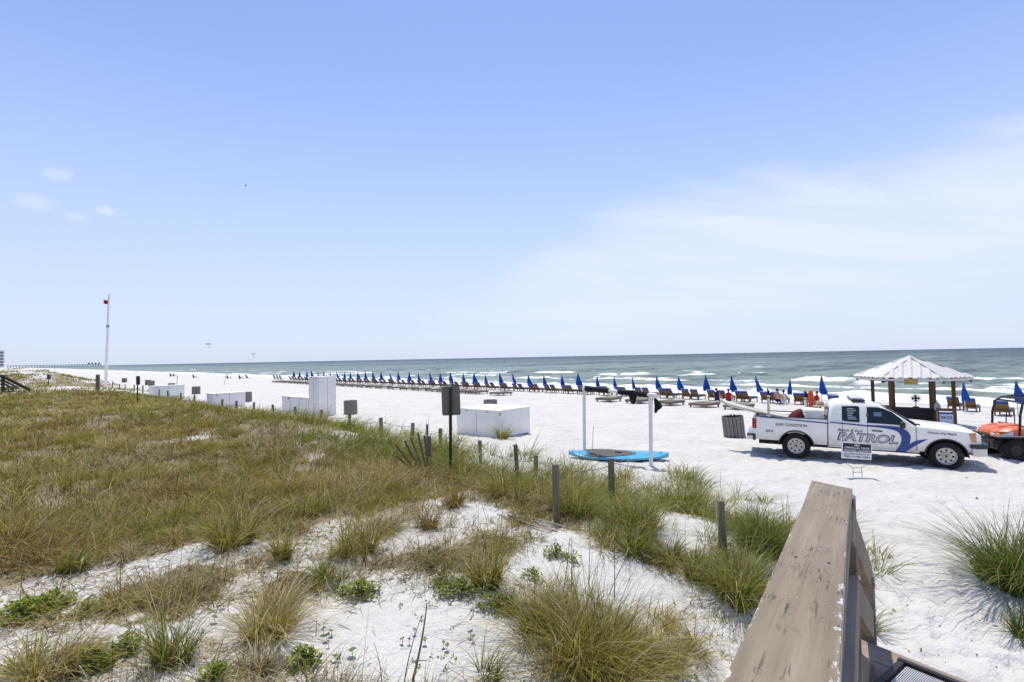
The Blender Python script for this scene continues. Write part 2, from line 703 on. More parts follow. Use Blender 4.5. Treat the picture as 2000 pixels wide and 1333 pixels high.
def sand_material():
    m = bpy.data.materials.new('white_quartz_sand')
    m.use_nodes = True
    k = NT(m.node_tree)
    out = k.add('ShaderNodeOutputMaterial')
    p = k.add('ShaderNodeBsdfPrincipled')
    tc = k.add('ShaderNodeTexCoord').outputs['Object']
    sp = k.add('ShaderNodeSeparateXYZ')
    k.put(sp.inputs[0], tc)
    n = k.math('ADD', k.math('MULTIPLY', sp.outputs[0], float(N[0])), k.math('MULTIPLY', sp.outputs[1], float(N[1])))
    a = k.noise(tc, 0.7, 5.0, 0.6)
    b = k.noise(tc, 9.0, 5.0, 0.65)
    f = k.noise(tc, 160.0, 3.0, 0.7)
    c = k.mix(k.smooth(a, 0.3, 0.7), (0.585, 0.565, 0.525), (0.655, 0.64, 0.605))
    c = k.mix(k.smooth(b, 0.55, 0.80, 0.0, 0.30), c, (0.46, 0.43, 0.385))
    c = k.mix(k.smooth(f, 0.62, 0.75, 0.0, 0.35), c, (0.45, 0.41, 0.36))
    # dead thatch among the plants
    lit = k.add('ShaderNodeAttribute', attribute_name='litter').outputs['Fac']
    t1 = k.noise(k.mapping(tc, rot=(0, 0, 0.5), scale=(1, 3.2, 1)), 9.0, 6.0, 0.72)
    t2 = k.noise(k.mapping(tc, rot=(0, 0, -0.7), scale=(3.4, 1, 1)), 26.0, 5.0, 0.72)
    tt = k.math('MULTIPLY_ADD', t2, 0.55, k.math('MULTIPLY', t1, 0.6))
    thr = k.math('MULTIPLY_ADD', lit, -0.62, 0.86)
    msk = k.smooth(k.math('SUBTRACT', tt, thr), -0.03, 0.10)
    msk = k.math('MULTIPLY', msk, k.smooth(lit, 0.02, 0.2))
    th = k.ramp(t2, ((0.32, (0.085, 0.062, 0.038)), (0.5, (0.28, 0.23, 0.145)), (0.66, (0.50, 0.45, 0.36))))
    c = k.mix(msk, c, th)
    # wet sand by the water
    wet = k.smooth(k.math('MULTIPLY_ADD', a, 3.0, n), 50.5, 53.5)
    c = k.mix(k.math('MULTIPLY', wet, 0.75), c, (0.36, 0.32, 0.26))
    k.put(p.inputs['Base Color'], c)
    k.put(p.inputs['Roughness'], k.smooth(wet, 0, 1, 0.9, 0.25))
    k.put(p.inputs['Specular IOR Level'], k.smooth(wet, 0, 1, 0.15, 0.5))
    v = k.add('ShaderNodeTexVoronoi', feature='SMOOTH_F1')
    k.put(v.inputs['Vector'], k.mapping(tc, scale=(1, 1, 1)))
    v.inputs['Scale'].default_value = 2.3
    v.inputs['Smoothness'].default_value = 0.6
    hh = k.math('MULTIPLY_ADD', k.noise(tc, 3.2, 6.0, 0.6), 1.0, k.math('MULTIPLY', v.outputs['Distance'], 0.55))
    dry = k.math('SUBTRACT', 1.0, wet)
    nb = k.bump(hh, k.math('MULTIPLY', dry, 1.0), 0.13)
    nb = k.bump(k.noise(tc, 55.0, 4.0, 0.7), k.math('MULTIPLY', dry, 0.35), 0.008, nb)
    k.put(p.inputs['Normal'], nb)
    k.t.links.new(p.outputs[0], out.inputs[0])
    return m


def polar_grid(th, r):
    T, Rr = np.meshgrid(th, r)
    x = Rr * np.sin(T)
    y = Rr * np.cos(T)
    nr, nt = T.shape
    i = np.arange(nr - 1)[:, None] * nt + np.arange(nt - 1)[None, :]
    q = np.stack([i, i + 1, i + nt + 1, i + nt], -1).reshape(-1, 4)
    return x.ravel(), y.ravel(), q[:, ::-1]


def angles(fine, lo, hi):
    a = np.arange(lo, hi + 1e-6, fine)
    b = np.linspace(hi, 360 + lo, 64)[1:]
    return np.radians(np.concatenate([a, b]))


r = [0.25]
while r[-1] < 9000:
    q = r[-1]
    r.append(q * (1.02 if q < 1.5 else 1.0095 if q < 40 else 1.014 if q < 110 else 1.05 if q < 600 else 1.2))
gx, gy, gq = polar_grid(angles(0.22, -58, 58), np.array(r))
gz = H(gx, gy)
cv = cover(gx, gy)
gs, gn = sn(gx, gy)
land_litter = np.clip(cv * (0.70 + 0.15 * sstep(6.5, 10, gs)) + 0.50 * sstep(3.6, 6.0, gs) * sstep(5.5, 2.5, gn) * sstep(60, 40, gs) * sstep(0.0, 0.12, cv), 0, 1)
ground = np_mesh('sand', np.stack([gx, gy, gz], -1), gq, sand_material(), attr={'litter': land_litter})
tag(ground, kind='structure')

# ------------------------------------------------------------------ sea
SURF = [  # breaking crests: pixel x0, y0, x1, y1 along the crest, width of the white water in metres, weight
    (940, 729, 1035, 726, 4.5, 1.0), (1030, 728, 1142, 728, 5.0, 1.0), (1000, 738, 1110, 739, 4.0, 0.9), (1165, 731, 1292, 731, 6.5, 1.15),
    (1140, 741, 1225, 743, 3.5, 0.9), (1190, 738, 1345, 740, 2.2, 0.7), (1322, 732, 1416, 733, 5.0, 1.1), (1345, 742, 1520, 744, 1.8, 0.6),
    (1400, 744, 1530, 745, 3.4, 0.8), (1500, 744, 1720, 741, 4.2, 1.0), (1640, 752, 1760, 750, 3.0, 0.7), (1880, 738, 1918, 737, 2.6, 1.0),
    (1740, 752, 1900, 751, 2.0, 0.7), (1880, 760, 2040, 758, 2.0, 0.55), (1930, 752, 2100, 748, 3.0, 0.5),
    (505, 729, 545, 727, 3.0, 1.0), (556, 726, 604, 725, 2.8, 1.0), (620, 731, 740, 729, 6.0, 0.9), (600, 737, 700, 740, 5.0, 0.7),
    (470, 735, 600, 737, 3.5, 0.9), (400, 731, 500, 732, 4.0, 1.0), (290, 722, 345, 721, 5.0, 1.0), (350, 724, 385, 722, 4.0, 0.9),
    (205, 723, 245, 722, 6.0, 1.0), (240, 727, 262, 726, 3.0, 0.8), (330, 727, 400, 728, 4.5, 0.9), (425, 723, 460, 722, 4.0, 0.8),
    (60, 722, 150, 721, 9.0, 0.9), (740, 745, 900, 748, 2.6, 0.75), (900, 750, 1010, 752, 2.4, 0.7), (870, 743, 960, 744, 2.2, 0.5), (1420, 708, 1432, 708, 3, .6),
    (1275, 704, 1283, 704, 3, .6), (1155, 704, 1160, 704, 3, .6), (835, 722, 842, 722, 2.5, 1.0), (770, 711, 780, 711, 3, .7), (605, 712, 612, 712, 3, .7),
    (1502, 700, 1512, 700, 3, .8), (1440, 728, 1450, 728, 1.5, .8), (1830, 686, 1838, 686, 6, .9), (1960, 692, 1966, 692, 5, .9), (1660, 697, 1668, 698, 4, .7),
]
crests = []
CR = np.random.default_rng(4)
for (x0, y0, x1, y1, wd, wt) in SURF:
    a, b = at_z(x0, y0, SEA_Z), at_z(x1, y1, SEA_Z)
    sa, na = sn(a.x, a.y)
    sb, nb_ = sn(b.x, b.y)
    if sa > sb:
        sa, na, sb, nb_ = sb, nb_, sa, na
    crests.append((sa, na, sb, nb_, wd, wt))

for i in range(110):
    n0 = CR.uniform(57, 130) if i < 70 else CR.uniform(130, 330)
    s0 = CR.uniform(-60, 230) if i < 70 else CR.uniform(-150, 420)
    L = CR.uniform(2, 11) if i < 70 else CR.uniform(2, 7)
    crests.append((s0, n0, s0 + L, n0 + CR.normal(0, 0.6), CR.uniform(0.6, 1.8), CR.uniform(0.45, 0.9)))
for n0 in (58.5, 62.0, 66.5, 74.0, 81.0, 90.0, 101.0):
    s0 = -70 + CR.uniform(0, 20)
    while s0 < 300:
        L = CR.uniform(14, 42)
        crests.append((s0, n0 + CR.normal(0, 1.2), s0 + L, n0 + CR.normal(0, 1.2), CR.uniform(1.2, 2.8), CR.uniform(0.65, 1.05)))
        s0 += L + CR.uniform(4, 34) * (1 + (n0 - 58) / 25)


def sea_shape(x, y):
    s, n = sn(x, y)
    rr = np.hypot(x, y)
    att = sstep(420, 90, rr)
    wn = n + 3.0 * fbm(s / 26.0, n / 40.0, 81, 3) * 2
    z = 0.16 * att * np.sin(wn * 2 * np.pi / 11.0 + 3 * fbm(s / 20, n / 30, 82, 2)) * (0.5 + fbm(s / 15, n / 15, 83, 2))
    z = z + 0.55 * sstep(700, 120, rr) * fbm(s / 7.0, n / 3.0, 84, 4) + 0.10 * sstep(160, 70, rr) * fbm(s / 1.8, n / 0.8, 86, 3)
    foam = np.zeros_like(x)
    for j, (sa, na, sb, nb_, wd, wt) in enumerate(crests):
        ln = max(sb - sa, 0.5)
        k = np.nonzero((s > sa - 0.2 * ln - 2) & (s < sb + 0.2 * ln + 2) & (n > min(na, nb_) - 2.6 * wd - 3) & (n < max(na, nb_) + 3.5 + 2 * wd))[0]
        if not len(k):
            continue
        S, M = s[k], n[k]
        t = (S - sa) / ln
        nc = na + (nb_ - na) * np.clip(t, -0.2, 1.2) + 1.8 * fbm(S / 9.0, S * 0 + j, 90 + j, 3) + 0.7 * fbm(S / 1.7, S * 0 + j, 190 + j, 3)
        endw = min(0.45, 3.5 / max(sb - sa, 1.0) + 0.12)
        e = sstep(-0.02, endw, t + 0.12 * fbm(S / 3.0, M * 0.3, 95 + j, 3)) * sstep(1.02, 1 - endw, t + 0.12 * fbm(S / 3.3, M * 0.3, 96 + j, 3))
        e = e * np.clip(0.80 + 2.0 * fbm(S / 2.6, M / 6.0, 97 + j, 4), 0, 1.1)
        dn = M - nc                                     # negative: shoreward of the crest
        z[k] += (0.12 + 0.05 * wd) * e * np.exp(-(np.where(dn < 0, dn / 1.0, dn / 2.4)) ** 2) * sstep(300, 150, rr[k])
        jag = 1 + 1.1 * fbm(S / 2.2, M / 5.0, 140 + j, 3)
        prof = sstep(-wd * jag, -wd * 0.30, dn) * sstep(wd * 0.35 * jag, -0.1, dn)
        lace = 0.55 * sstep(-wd * 2.4, -wd * 0.6, dn) * sstep(0.3, -0.2, dn)
        foam[k] = np.maximum(foam[k], np.clip(1.15 * wt * e * np.maximum(prof, lace), 0, 1.2))
    z = z + np.clip(foam, 0, 1) * sstep(400, 150, rr) * 0.45 * fbm(s / 1.3, n / 1.6, 88, 3)
    edge = n - (54.2 + 2.2 * fbm(s / 12.0, s * 0, 99, 3))
    foam = np.maximum(foam, 0.85 * sstep(-3.0, -1.0, edge) * sstep(3.4, 0.8, edge) * (0.55 + 0.9 * vnoise(s / 7.0, s * 0 + 2, 101)))
    foam = np.maximum(foam, 0.72 * sstep(-1.0, 1.0, edge) * sstep(16.0, 6.0, edge) * (0.45 + vnoise(s / 12.0, n / 3.0, 103)))
    z = np.where(n < 58, z * sstep(50, 58, n), z)
    return SEA_Z + z, foam


def sea_material():
    m = bpy.data.materials.new('sea_water')
    m.use_nodes = True
    k = NT(m.node_tree)
    out = k.add('ShaderNodeOutputMaterial')
    p = k.add('ShaderNodeBsdfPrincipled')
    tc = k.add('ShaderNodeTexCoord').outputs['Object']
    loc = k.mapping(tc, rot=(0, 0, -math.atan2(N[1], N[0])))         # x runs out to sea, y along the shore
    sp = k.add('ShaderNodeSeparateXYZ')
    k.put(sp.inputs[0], loc)
    n = sp.outputs[0]
    ln = k.math('LOGARITHM', k.math('MAXIMUM', n, 10.0), 10.0)      # 1.7 at the beach, 4 at 10 km
    w0 = k.noise(k.mapping(loc, scale=(1.0, 0.28, 1)), 0.035, 5.0, 0.6)
    ln = k.math('ADD', ln, k.math('MULTIPLY', k.math('SUBTRACT', w0, 0.5), 0.35))
    f = k.smooth(ln, 1.7, 3.6)
    f = k.add('ShaderNodeMapRange').outputs[0] if False else k.math('DIVIDE', k.math('SUBTRACT', ln, 1.7), 2.0, clamp=True)
    c = k.ramp(f, SEA_STOPS)
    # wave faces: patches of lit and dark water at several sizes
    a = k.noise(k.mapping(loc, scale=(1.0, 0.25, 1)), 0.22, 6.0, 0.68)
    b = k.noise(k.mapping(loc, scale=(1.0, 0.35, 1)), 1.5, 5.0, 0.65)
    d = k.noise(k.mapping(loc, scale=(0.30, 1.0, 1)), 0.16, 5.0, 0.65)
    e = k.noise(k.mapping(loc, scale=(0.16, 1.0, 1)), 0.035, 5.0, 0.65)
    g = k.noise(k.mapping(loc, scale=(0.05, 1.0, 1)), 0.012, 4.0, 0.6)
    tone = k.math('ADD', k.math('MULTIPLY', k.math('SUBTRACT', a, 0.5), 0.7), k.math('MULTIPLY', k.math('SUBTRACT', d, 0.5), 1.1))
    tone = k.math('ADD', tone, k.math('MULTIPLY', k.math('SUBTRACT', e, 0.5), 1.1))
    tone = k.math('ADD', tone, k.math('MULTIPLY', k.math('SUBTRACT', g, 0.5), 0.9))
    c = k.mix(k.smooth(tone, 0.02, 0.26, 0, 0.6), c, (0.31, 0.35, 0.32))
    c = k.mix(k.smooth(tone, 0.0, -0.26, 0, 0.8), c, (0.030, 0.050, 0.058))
    fo = k.add('ShaderNodeAttribute', attribute_name='foam').outputs['Fac']
    fn = k.noise(k.mapping(loc, scale=(1.0, 0.55, 1)), 1.1, 6.0, 0.72)
    fn = k.math('MULTIPLY_ADD', k.noise(k.mapping(loc, scale=(0.5, 1.0, 1)), 0.45, 5.0, 0.7), 0.8, k.math('MULTIPLY', fn, 0.7))
    fm = k.smooth(k.math('SUBTRACT', k.math('MULTIPLY_ADD', fo, 0.66, fn), 1.02), -0.10, 0.22)
    fm = k.math('MULTIPLY', fm, k.smooth(fo, 0.03, 0.2))
    # scattered white horses farther out
    wc = k.noise(k.mapping(loc, scale=(1.0, 0.30, 1)), 0.16, 6.0, 0.62)
    wm = k.math('MULTIPLY', k.smooth(wc, 0.715, 0.76), k.smooth(n, 60.0, 110.0))
    fm = k.math('MAXIMUM', fm, k.math('MULTIPLY', wm, 0.85))
    c = k.mix(fm, c, (0.86, 0.88, 0.88))
    k.put(p.inputs['Base Color'], c)
    k.put(p.inputs['Roughness'], k.smooth(fm, 0, 1, 0.38, 0.9))
    p.inputs['IOR'].default_value = 1.33
    k.put(p.inputs['Specular IOR Level'], k.smooth(fm, 0, 1, SEA_SPEC, 0.05))
    nb = k.bump(a, 1.0, 0.9)
    nb = k.bump(b, 0.8, 0.12, nb)
    k.put(p.inputs['Normal'], nb)
    k.t.links.new(p.outputs[0], out.inputs[0])
    return m


SEA_STOPS = ((0.0, (0.34, 0.345, 0.29)), (0.06, (0.240, 0.285, 0.240)), (0.24, (0.182, 0.245, 0.215)), (0.42, (0.112, 0.160, 0.160)), (0.62, (0.056, 0.085, 0.112)), (0.85, (0.022, 0.037, 0.078)))
SEA_SPEC = 0.08
r = [38.0]
while r[-1] < 40000:
    q = r[-1]
    r.append(q * (1.0058 if q < 170 else 1.010 if q < 420 else 1.06 if q < 3000 else 1.25))
wx, wy, wq = polar_grid(angles(0.19, -52, 52), np.array(r))
ws, wn_ = sn(wx, wy)
keep = (wn_ > 45)[wq].all(axis=1)
wq = wq[keep]
used = np.zeros(len(wx), bool)
used[wq.ravel()] = True
remap = np.cumsum(used) - 1
wq = remap[wq]
wx, wy = wx[used], wy[used]
wz, wf = sea_shape(wx, wy)
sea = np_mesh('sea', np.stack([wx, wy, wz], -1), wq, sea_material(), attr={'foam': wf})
tag(sea, kind='structure')

# ------------------------------------------------------------------ grass
def grass_material():
    m = bpy.data.materials.new('grass_blade')
    m.use_nodes = True
    k = NT(m.node_tree)
    out = k.add('ShaderNodeOutputMaterial')
    at = k.add('ShaderNodeAttribute', attribute_name='tone').outputs['Color']
    d = k.add('ShaderNodeBsdfPrincipled')
    k.put(d.inputs['Base Color'], at)
    d.inputs['Roughness'].default_value = 0.6
    d.inputs['Specular IOR Level'].default_value = 0.12
    t = k.add('ShaderNodeBsdfTranslucent')
    k.put(t.inputs[0], k.mix(1.0, at, (1.25, 1.3, 0.7), 'MULTIPLY'))
    mx = k.add('ShaderNodeMixShader')
    mx.inputs[0].default_value = 0.38
    k.t.links.new(d.outputs[0], mx.inputs[1])
    k.t.links.new(t.outputs[0], mx.inputs[2])
    k.t.links.new(mx.outputs[0], out.inputs[0])
    return m


GRASS = grass_material()
RNG = np.random.default_rng(11)
TONES = {
    'olive': ((0.245, 0.220, 0.030), (0.160, 0.162, 0.020), (0.345, 0.295, 0.055), (0.092, 0.108, 0.015)),
    'green': ((0.115, 0.170, 0.020), (0.072, 0.116, 0.014), (0.190, 0.220, 0.034), (0.240, 0.235, 0.045)),
    'deep': ((0.058, 0.112, 0.014), (0.040, 0.080, 0.011), (0.110, 0.165, 0.024), (0.145, 0.185, 0.045)),
    'straw': ((0.42, 0.35, 0.145), (0.33, 0.26, 0.095), (0.52, 0.45, 0.24), (0.26, 0.21, 0.07)),
    'dead': ((0.37, 0.32, 0.235), (0.23, 0.18, 0.115), (0.52, 0.47, 0.38), (0.085, 0.064, 0.042)),
    'rust': ((0.190, 0.105, 0.030), (0.130, 0.066, 0.020), (0.25, 0.155, 0.046), (0.16, 0.125, 0.024)),
}


def pick_tone(names, n):
    """n colours from the palettes NAMES (array of palette names)"""
    out = np.zeros((n, 3))
    for key in set(names):
        i = np.nonzero(names == key)[0]
        pal = np.array(TONES[key])
        out[i] = pal[RNG.integers(0, len(pal), len(i))]
    return out * RNG.uniform(0.78, 1.25, (n, 1)) * RNG.uniform(0.93, 1.07, (n, 3))


def blades(base, hgt, wid, ang, lean, curl, col, tipcol=None, seg=3):
    """ribbons: base (n,3), height, width, heading of the lean, lean and droop"""
    n = len(base)
    over = np.maximum(1.0, (lean + curl) / 1.45)
    lean, curl = lean / over, curl / over
    d = np.stack([np.cos(ang), np.sin(ang), np.zeros(n)], -1)
    tw = ang + RNG.uniform(-1.3, 1.3, n)
    sd = np.stack([-np.sin(tw), np.cos(tw), np.zeros(n)], -1)
    vs, cs = [], []
    tipcol = col if tipcol is None else tipcol
    for i in range(seg + 1):
        t = i / seg
        out = lean * t + curl * t * t
        up = t * (1 - 0.32 * np.clip(lean + curl, 0, 2.2) * t) - 0.10 * curl * t ** 3
        p = base + d * (hgt * out)[:, None]
        p[:, 2] += hgt * up
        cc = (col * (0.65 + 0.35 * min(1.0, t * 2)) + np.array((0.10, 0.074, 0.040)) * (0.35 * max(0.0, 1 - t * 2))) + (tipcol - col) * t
        if i == seg:
            vs.append(p[:, None, :])
            cs.append(cc[:, None, :])
        else:
            ww = (wid * (1 - 0.75 * t) * 0.5)[:, None]
            vs.append(np.stack([p - sd * ww, p + sd * ww], 1))
            cs.append(np.stack([cc, cc], 1))
    v = np.concatenate(vs, 1)
    c = np.concatenate(cs, 1)
    m = v.shape[1]
    tri = []
    for i in range(seg - 1):
        a = 2 * i
        tri += [(a, a + 1, a + 3), (a, a + 3, a + 2)]
    a = 2 * (seg - 1)
    tri.append((a, a + 1, a + 2))
    tri = np.array(tri)
    idx = (np.arange(n) * m)[:, None, None] + tri[None]
    return v.reshape(-1, 3), idx.reshape(-1, 3), c.reshape(-1, 3)


def tufts(cx, cy, cz, rad, hgt, per, kinds, wid, spread=0.55, wind=0.0):
    """PER blades round each centre; kinds: palette name of each tuft"""
    n = len(cx)
    i = np.repeat(np.arange(n), per)
    m = len(i)
    a = RNG.uniform(0, 2 * np.pi, m)
    q = np.sqrt(RNG.uniform(0, 1, m)) * rad[i]
    bx, by = cx[i] + q * np.cos(a), cy[i] + q * np.sin(a)
    base = np.stack([bx, by, cz[i] - 0.02], -1)
    h = hgt[i] * RNG.uniform(0.55, 1.15, m)
    lean = RNG.gamma(2.0, spread * 0.33, m)
    curl = RNG.gamma(1.6, spread * 0.45, m)
    ang = a + RNG.normal(0, 0.8, m)
    if wind:
        dx = np.cos(ang) + wind * 0.8
        dy = np.sin(ang) - wind * 0.5
        ang = np.arctan2(dy, dx)
    nm = kinds[i].copy()
    odd = RNG.uniform(0, 1, m)
    nm[odd < 0.13] = 'straw'
    nm[(odd >= 0.13) & (odd < 0.21)] = 'dead'
    col = pick_tone(nm, m)
    dry = (RNG.uniform(0, 1, m) < 0.35)[:, None]
    tip = np.where(dry, col * 0.45 + np.array(TONES['straw'][0]) * 0.55, col * 1.1)
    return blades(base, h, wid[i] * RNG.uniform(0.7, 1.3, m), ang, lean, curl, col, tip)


def merge(parts):
    vs, ts, cs, b = [], [], [], 0
    for v, t, c in parts:
        vs.append(v)
        ts.append(t + b)
        cs.append(c)
        b += len(v)
    return np.concatenate(vs), np.concatenate(ts), np.concatenate(cs)


def kind_field(x, y):
    s, n = sn(x, y)
    a = fbm(x / 2.2, y / 2.2, 111, 3)
    b = fbm(x / 4.0 + 9, y / 4.0, 113, 3)
    k = np.full(len(x), 'olive', dtype='<U6')
    strip = sstep(6.2, 7.6, n + 1.2 * a) > 0.5
    k[strip] = 'green'
    k[(b > 0.11)] = 'green'
    k[(a > 0.155)] = 'rust'
    k[(a < -0.20)] = 'dead'
    k[(b < -0.19) & ~strip] = 'straw'
    nearleft = (s < 8.5) & (n < 4.5)
    j = RNG.uniform(0, 1, len(x))
    k[nearleft & (j < 0.16)] = 'dead'
    k[nearleft & (j > 0.80)] = 'straw'
    return k


def scatter(n, r0, r1, th0, th1, power):
    u = RNG.uniform(0, 1, n)
    e = 2 - power
    rr = (r0 ** e + u * (r1 ** e - r0 ** e)) ** (1 / e)
    th = np.radians(RNG.uniform(th0, th1, n))
    return rr * np.sin(th), rr * np.cos(th)


def field_grass():
    parts = []
    x, y = scatter(44000, 2.4, 75.0, -56, 47, 1.68)
    c = cover(x, y)
    k = RNG.uniform(0, 1, len(x)) < c * 0.9
    x, y, c = x[k], y[k], c[k]
    z = H(x, y)
    rr = np.hypot(x, y)
    hn = fbm(x / 2.8, y / 2.8, 121, 3)
    hgt = (0.16 + 0.20 * np.clip(c, 0, 1) + 0.22 * hn) * RNG.uniform(0.5, 1.25, len(x)) * sstep(1.0, 9, rr) ** 0.35
    hgt = np.clip(hgt, 0.05, 0.7)
    s, n = sn(x, y)
    hgt = hgt * (0.55 + 0.45 * sstep(5, 9, s))
    rad = 0.05 + 0.012 * rr + RNG.uniform(0, 0.06, len(x))
    wid = 0.0035 + 0.0009 * rr
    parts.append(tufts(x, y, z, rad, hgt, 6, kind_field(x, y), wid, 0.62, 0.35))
    # arching tussocks that stand above the rest
    x, y = scatter(10500, 2.6, 62.0, -56, 47, 1.58)
    c = cover(x, y)
    k = RNG.uniform(0, 1, len(x)) < np.clip(c * 0.8 + 0.10 * (c > 0.02), 0, 1)
    x, y, c = x[k], y[k], c[k]
    s, n = sn(x, y)
    rr = np.hypot(x, y)
    strip = sstep(6.3, 7.6, n) * sstep(30, 18, s)
    hgt = (0.20 + 0.56 * RNG.beta(1.2, 2.2, len(x))) * (0.66 + 0.38 * sstep(5, 9, s)) * (1 + 0.75 * strip)
    kd = kind_field(x, y)
    j = RNG.uniform(0, 1, len(x))
    kd[(j < 0.16)] = 'straw'
    kd[(j > 0.16) & (j < 0.30)] = 'dead'
    kd[(j > 0.30) & (j < 0.38)] = 'rust'
    kd[(strip > 0.4) & (j > 0.2)] = 'green'
    parts.append(tufts(x, y, H(x, y), RNG.uniform(0.06, 0.16, len(x)) + 0.004 * rr, hgt, 30, kd, 0.0042 + 0.0008 * rr, 0.95, 0.45))
    # small wispy plants that fill the gaps near the boardwalk
    x, y = scatter(15000, 2.4, 18.0, -56, 44, 1.75)
    s, n = sn(x, y)
    bare = np.zeros_like(x)
    for cx, cy, dx, dy, rx, ry, a in FIELDS[:2]:
        v_ = (x - cx) * dx + (y - cy) * dy
        h_ = -(x - cx) * dy + (y - cy) * dx
        bare = np.maximum(bare, np.exp(-1.1 * ((h_ / rx) ** 2 + (v_ / ry) ** 2) ** 2))
    w = 0.60 * (s > 1.9) * sstep(10.5, 8.5, n) * (1 - 0.93 * bare) * sstep(-0.14, 0.10, fbm(x / 0.7, y / 0.7, 135, 3))
    k = RNG.uniform(0, 1, len(x)) < w
    x, y = x[k], y[k]
    m = len(x)
    kd = np.array(['green', 'olive', 'straw', 'dead', 'dead', 'rust'], dtype='<U6')[RNG.integers(0, 6, m)]
    parts.append(tufts(x, y, H(x, y), RNG.uniform(0.01, 0.06, m), 0.08 + 0.30 * RNG.beta(1.2, 2.6, m), 5, kd, 0.0032 + 0.0008 * np.hypot(x, y), 1.0, 0.3))
    # thin seed stems
    x, y = scatter(4200, 2.8, 30.0, -56, 47, 1.55)
    k = RNG.uniform(0, 1, len(x)) < cover(x, y) * 0.8
    x, y = x[k], y[k]
    m = len(x)
    nm = np.where(RNG.uniform(0, 1, m) < 0.5, 'straw', 'rust').astype('<U6')
    base = np.stack([x, y, H(x, y) - 0.02], -1)
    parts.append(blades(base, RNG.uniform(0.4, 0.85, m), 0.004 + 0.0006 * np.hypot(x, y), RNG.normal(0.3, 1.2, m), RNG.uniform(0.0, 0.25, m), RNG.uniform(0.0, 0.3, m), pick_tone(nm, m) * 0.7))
    # dead stems lying on the sand: straight or bent straws with no height
    x, y = scatter(70000, 2.2, 17.0, -54, 42, 1.7)
    s, n = sn(x, y)
    c = cover(x, y)
    w = np.clip(c * 1.0 + 0.75 * sstep(3.2, 6.0, s) * sstep(5.8, 3.4, n), 0, 1) * sstep(-0.12, 0.06, fbm(x / 0.8, y / 0.8, 131, 4))
    bare = np.zeros_like(x)
    for cx, cy, dx, dy, rx, ry, a in FIELDS[:2]:
        v_ = (x - cx) * dx + (y - cy) * dy
        h_ = -(x - cx) * dy + (y - cy) * dx
        bare = np.maximum(bare, np.exp(-1.1 * ((h_ / rx) ** 2 + (v_ / ry) ** 2) ** 2))
    w = w * (1 - 0.96 * bare) * (s > 1.8) * (n < 10)
    k = RNG.uniform(0, 1, len(x)) < w
    x, y = x[k], y[k]
    m = len(x)
    rr = np.hypot(x, y)
    L = RNG.uniform(0.05, 0.24, m)
    an = RNG.normal(0.35, 0.75, m) + np.pi * RNG.integers(0, 2, m)
    bend = RNG.normal(0, 0.5, m)
    wd = (0.0022 + 0.0009 * rr) * RNG.uniform(0.6, 1.5, m)
    z0 = H(x, y) + RNG.uniform(0.004, 0.03, m)
    P = [np.stack([x, y, z0], -1)]
    for i in range(1, 3):
        aa = an + bend * i
        P.append(P[-1] + np.stack([np.cos(aa) * L / 2, np.sin(aa) * L / 2, RNG.normal(0.0, 0.022, m)], -1))
    P[2][:, 2] = np.maximum(P[2][:, 2], H(P[2][:, 0], P[2][:, 1]) + 0.003)
    P[1][:, 2] = np.maximum(P[1][:, 2], H(P[1][:, 0], P[1][:, 1]) + 0.006)
    sd = np.stack([-np.sin(an), np.cos(an), RNG.normal(0, 0.4, m)], -1) * (wd * 0.5)[:, None]
    V = np.stack([P[0] - sd, P[0] + sd, P[1] - sd, P[1] + sd, P[2]], 1)
    tri = np.array([(0, 1, 3), (0, 3, 2), (2, 3, 4)])
    idx = (np.arange(m) * 5)[:, None, None] + tri[None]
    nm = np.where(RNG.uniform(0, 1, m) < 0.8, 'dead', 'straw').astype('<U6')
    parts.append((V.reshape(-1, 3), idx.reshape(-1, 3), np.repeat(pick_tone(nm, m), 5, 0)))
    v, t, col = merge(parts)
    return v, t, col


v, t, col = field_grass()
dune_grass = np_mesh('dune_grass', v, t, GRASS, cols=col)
tag(dune_grass, 'olive and straw coloured dune grass covering the sand behind the rope fence', 'dune grass', kind='stuff')


def far_scrub():
    x, y = scatter(42000, 48.0, 420.0, -60, -20, 1.35)
    s, n = sn(x, y)
    k = RNG.uniform(0, 1, len(x)) < cover(x, y) * (s > 46)
    x, y = x[k], y[k]
    rr = np.hypot(x, y)
    hn = fbm(x / 9.0, y / 9.0, 151, 3)
    hgt = np.clip((0.35 + 0.9 * hn) * RNG.uniform(0.6, 1.2, len(x)), 0.12, 1.2)
    return tufts(x, y, H(x, y), 0.15 + 0.004 * rr, hgt, 5, kind_field(x, y), 0.02 + 0.0009 * rr, 0.7)


v, t, col = far_scrub()
tag(np_mesh('dune_scrub', v, t, GRASS, cols=col), 'low brown and green scrub on the far white dunes by the flagpole', 'dune scrub', kind='stuff')

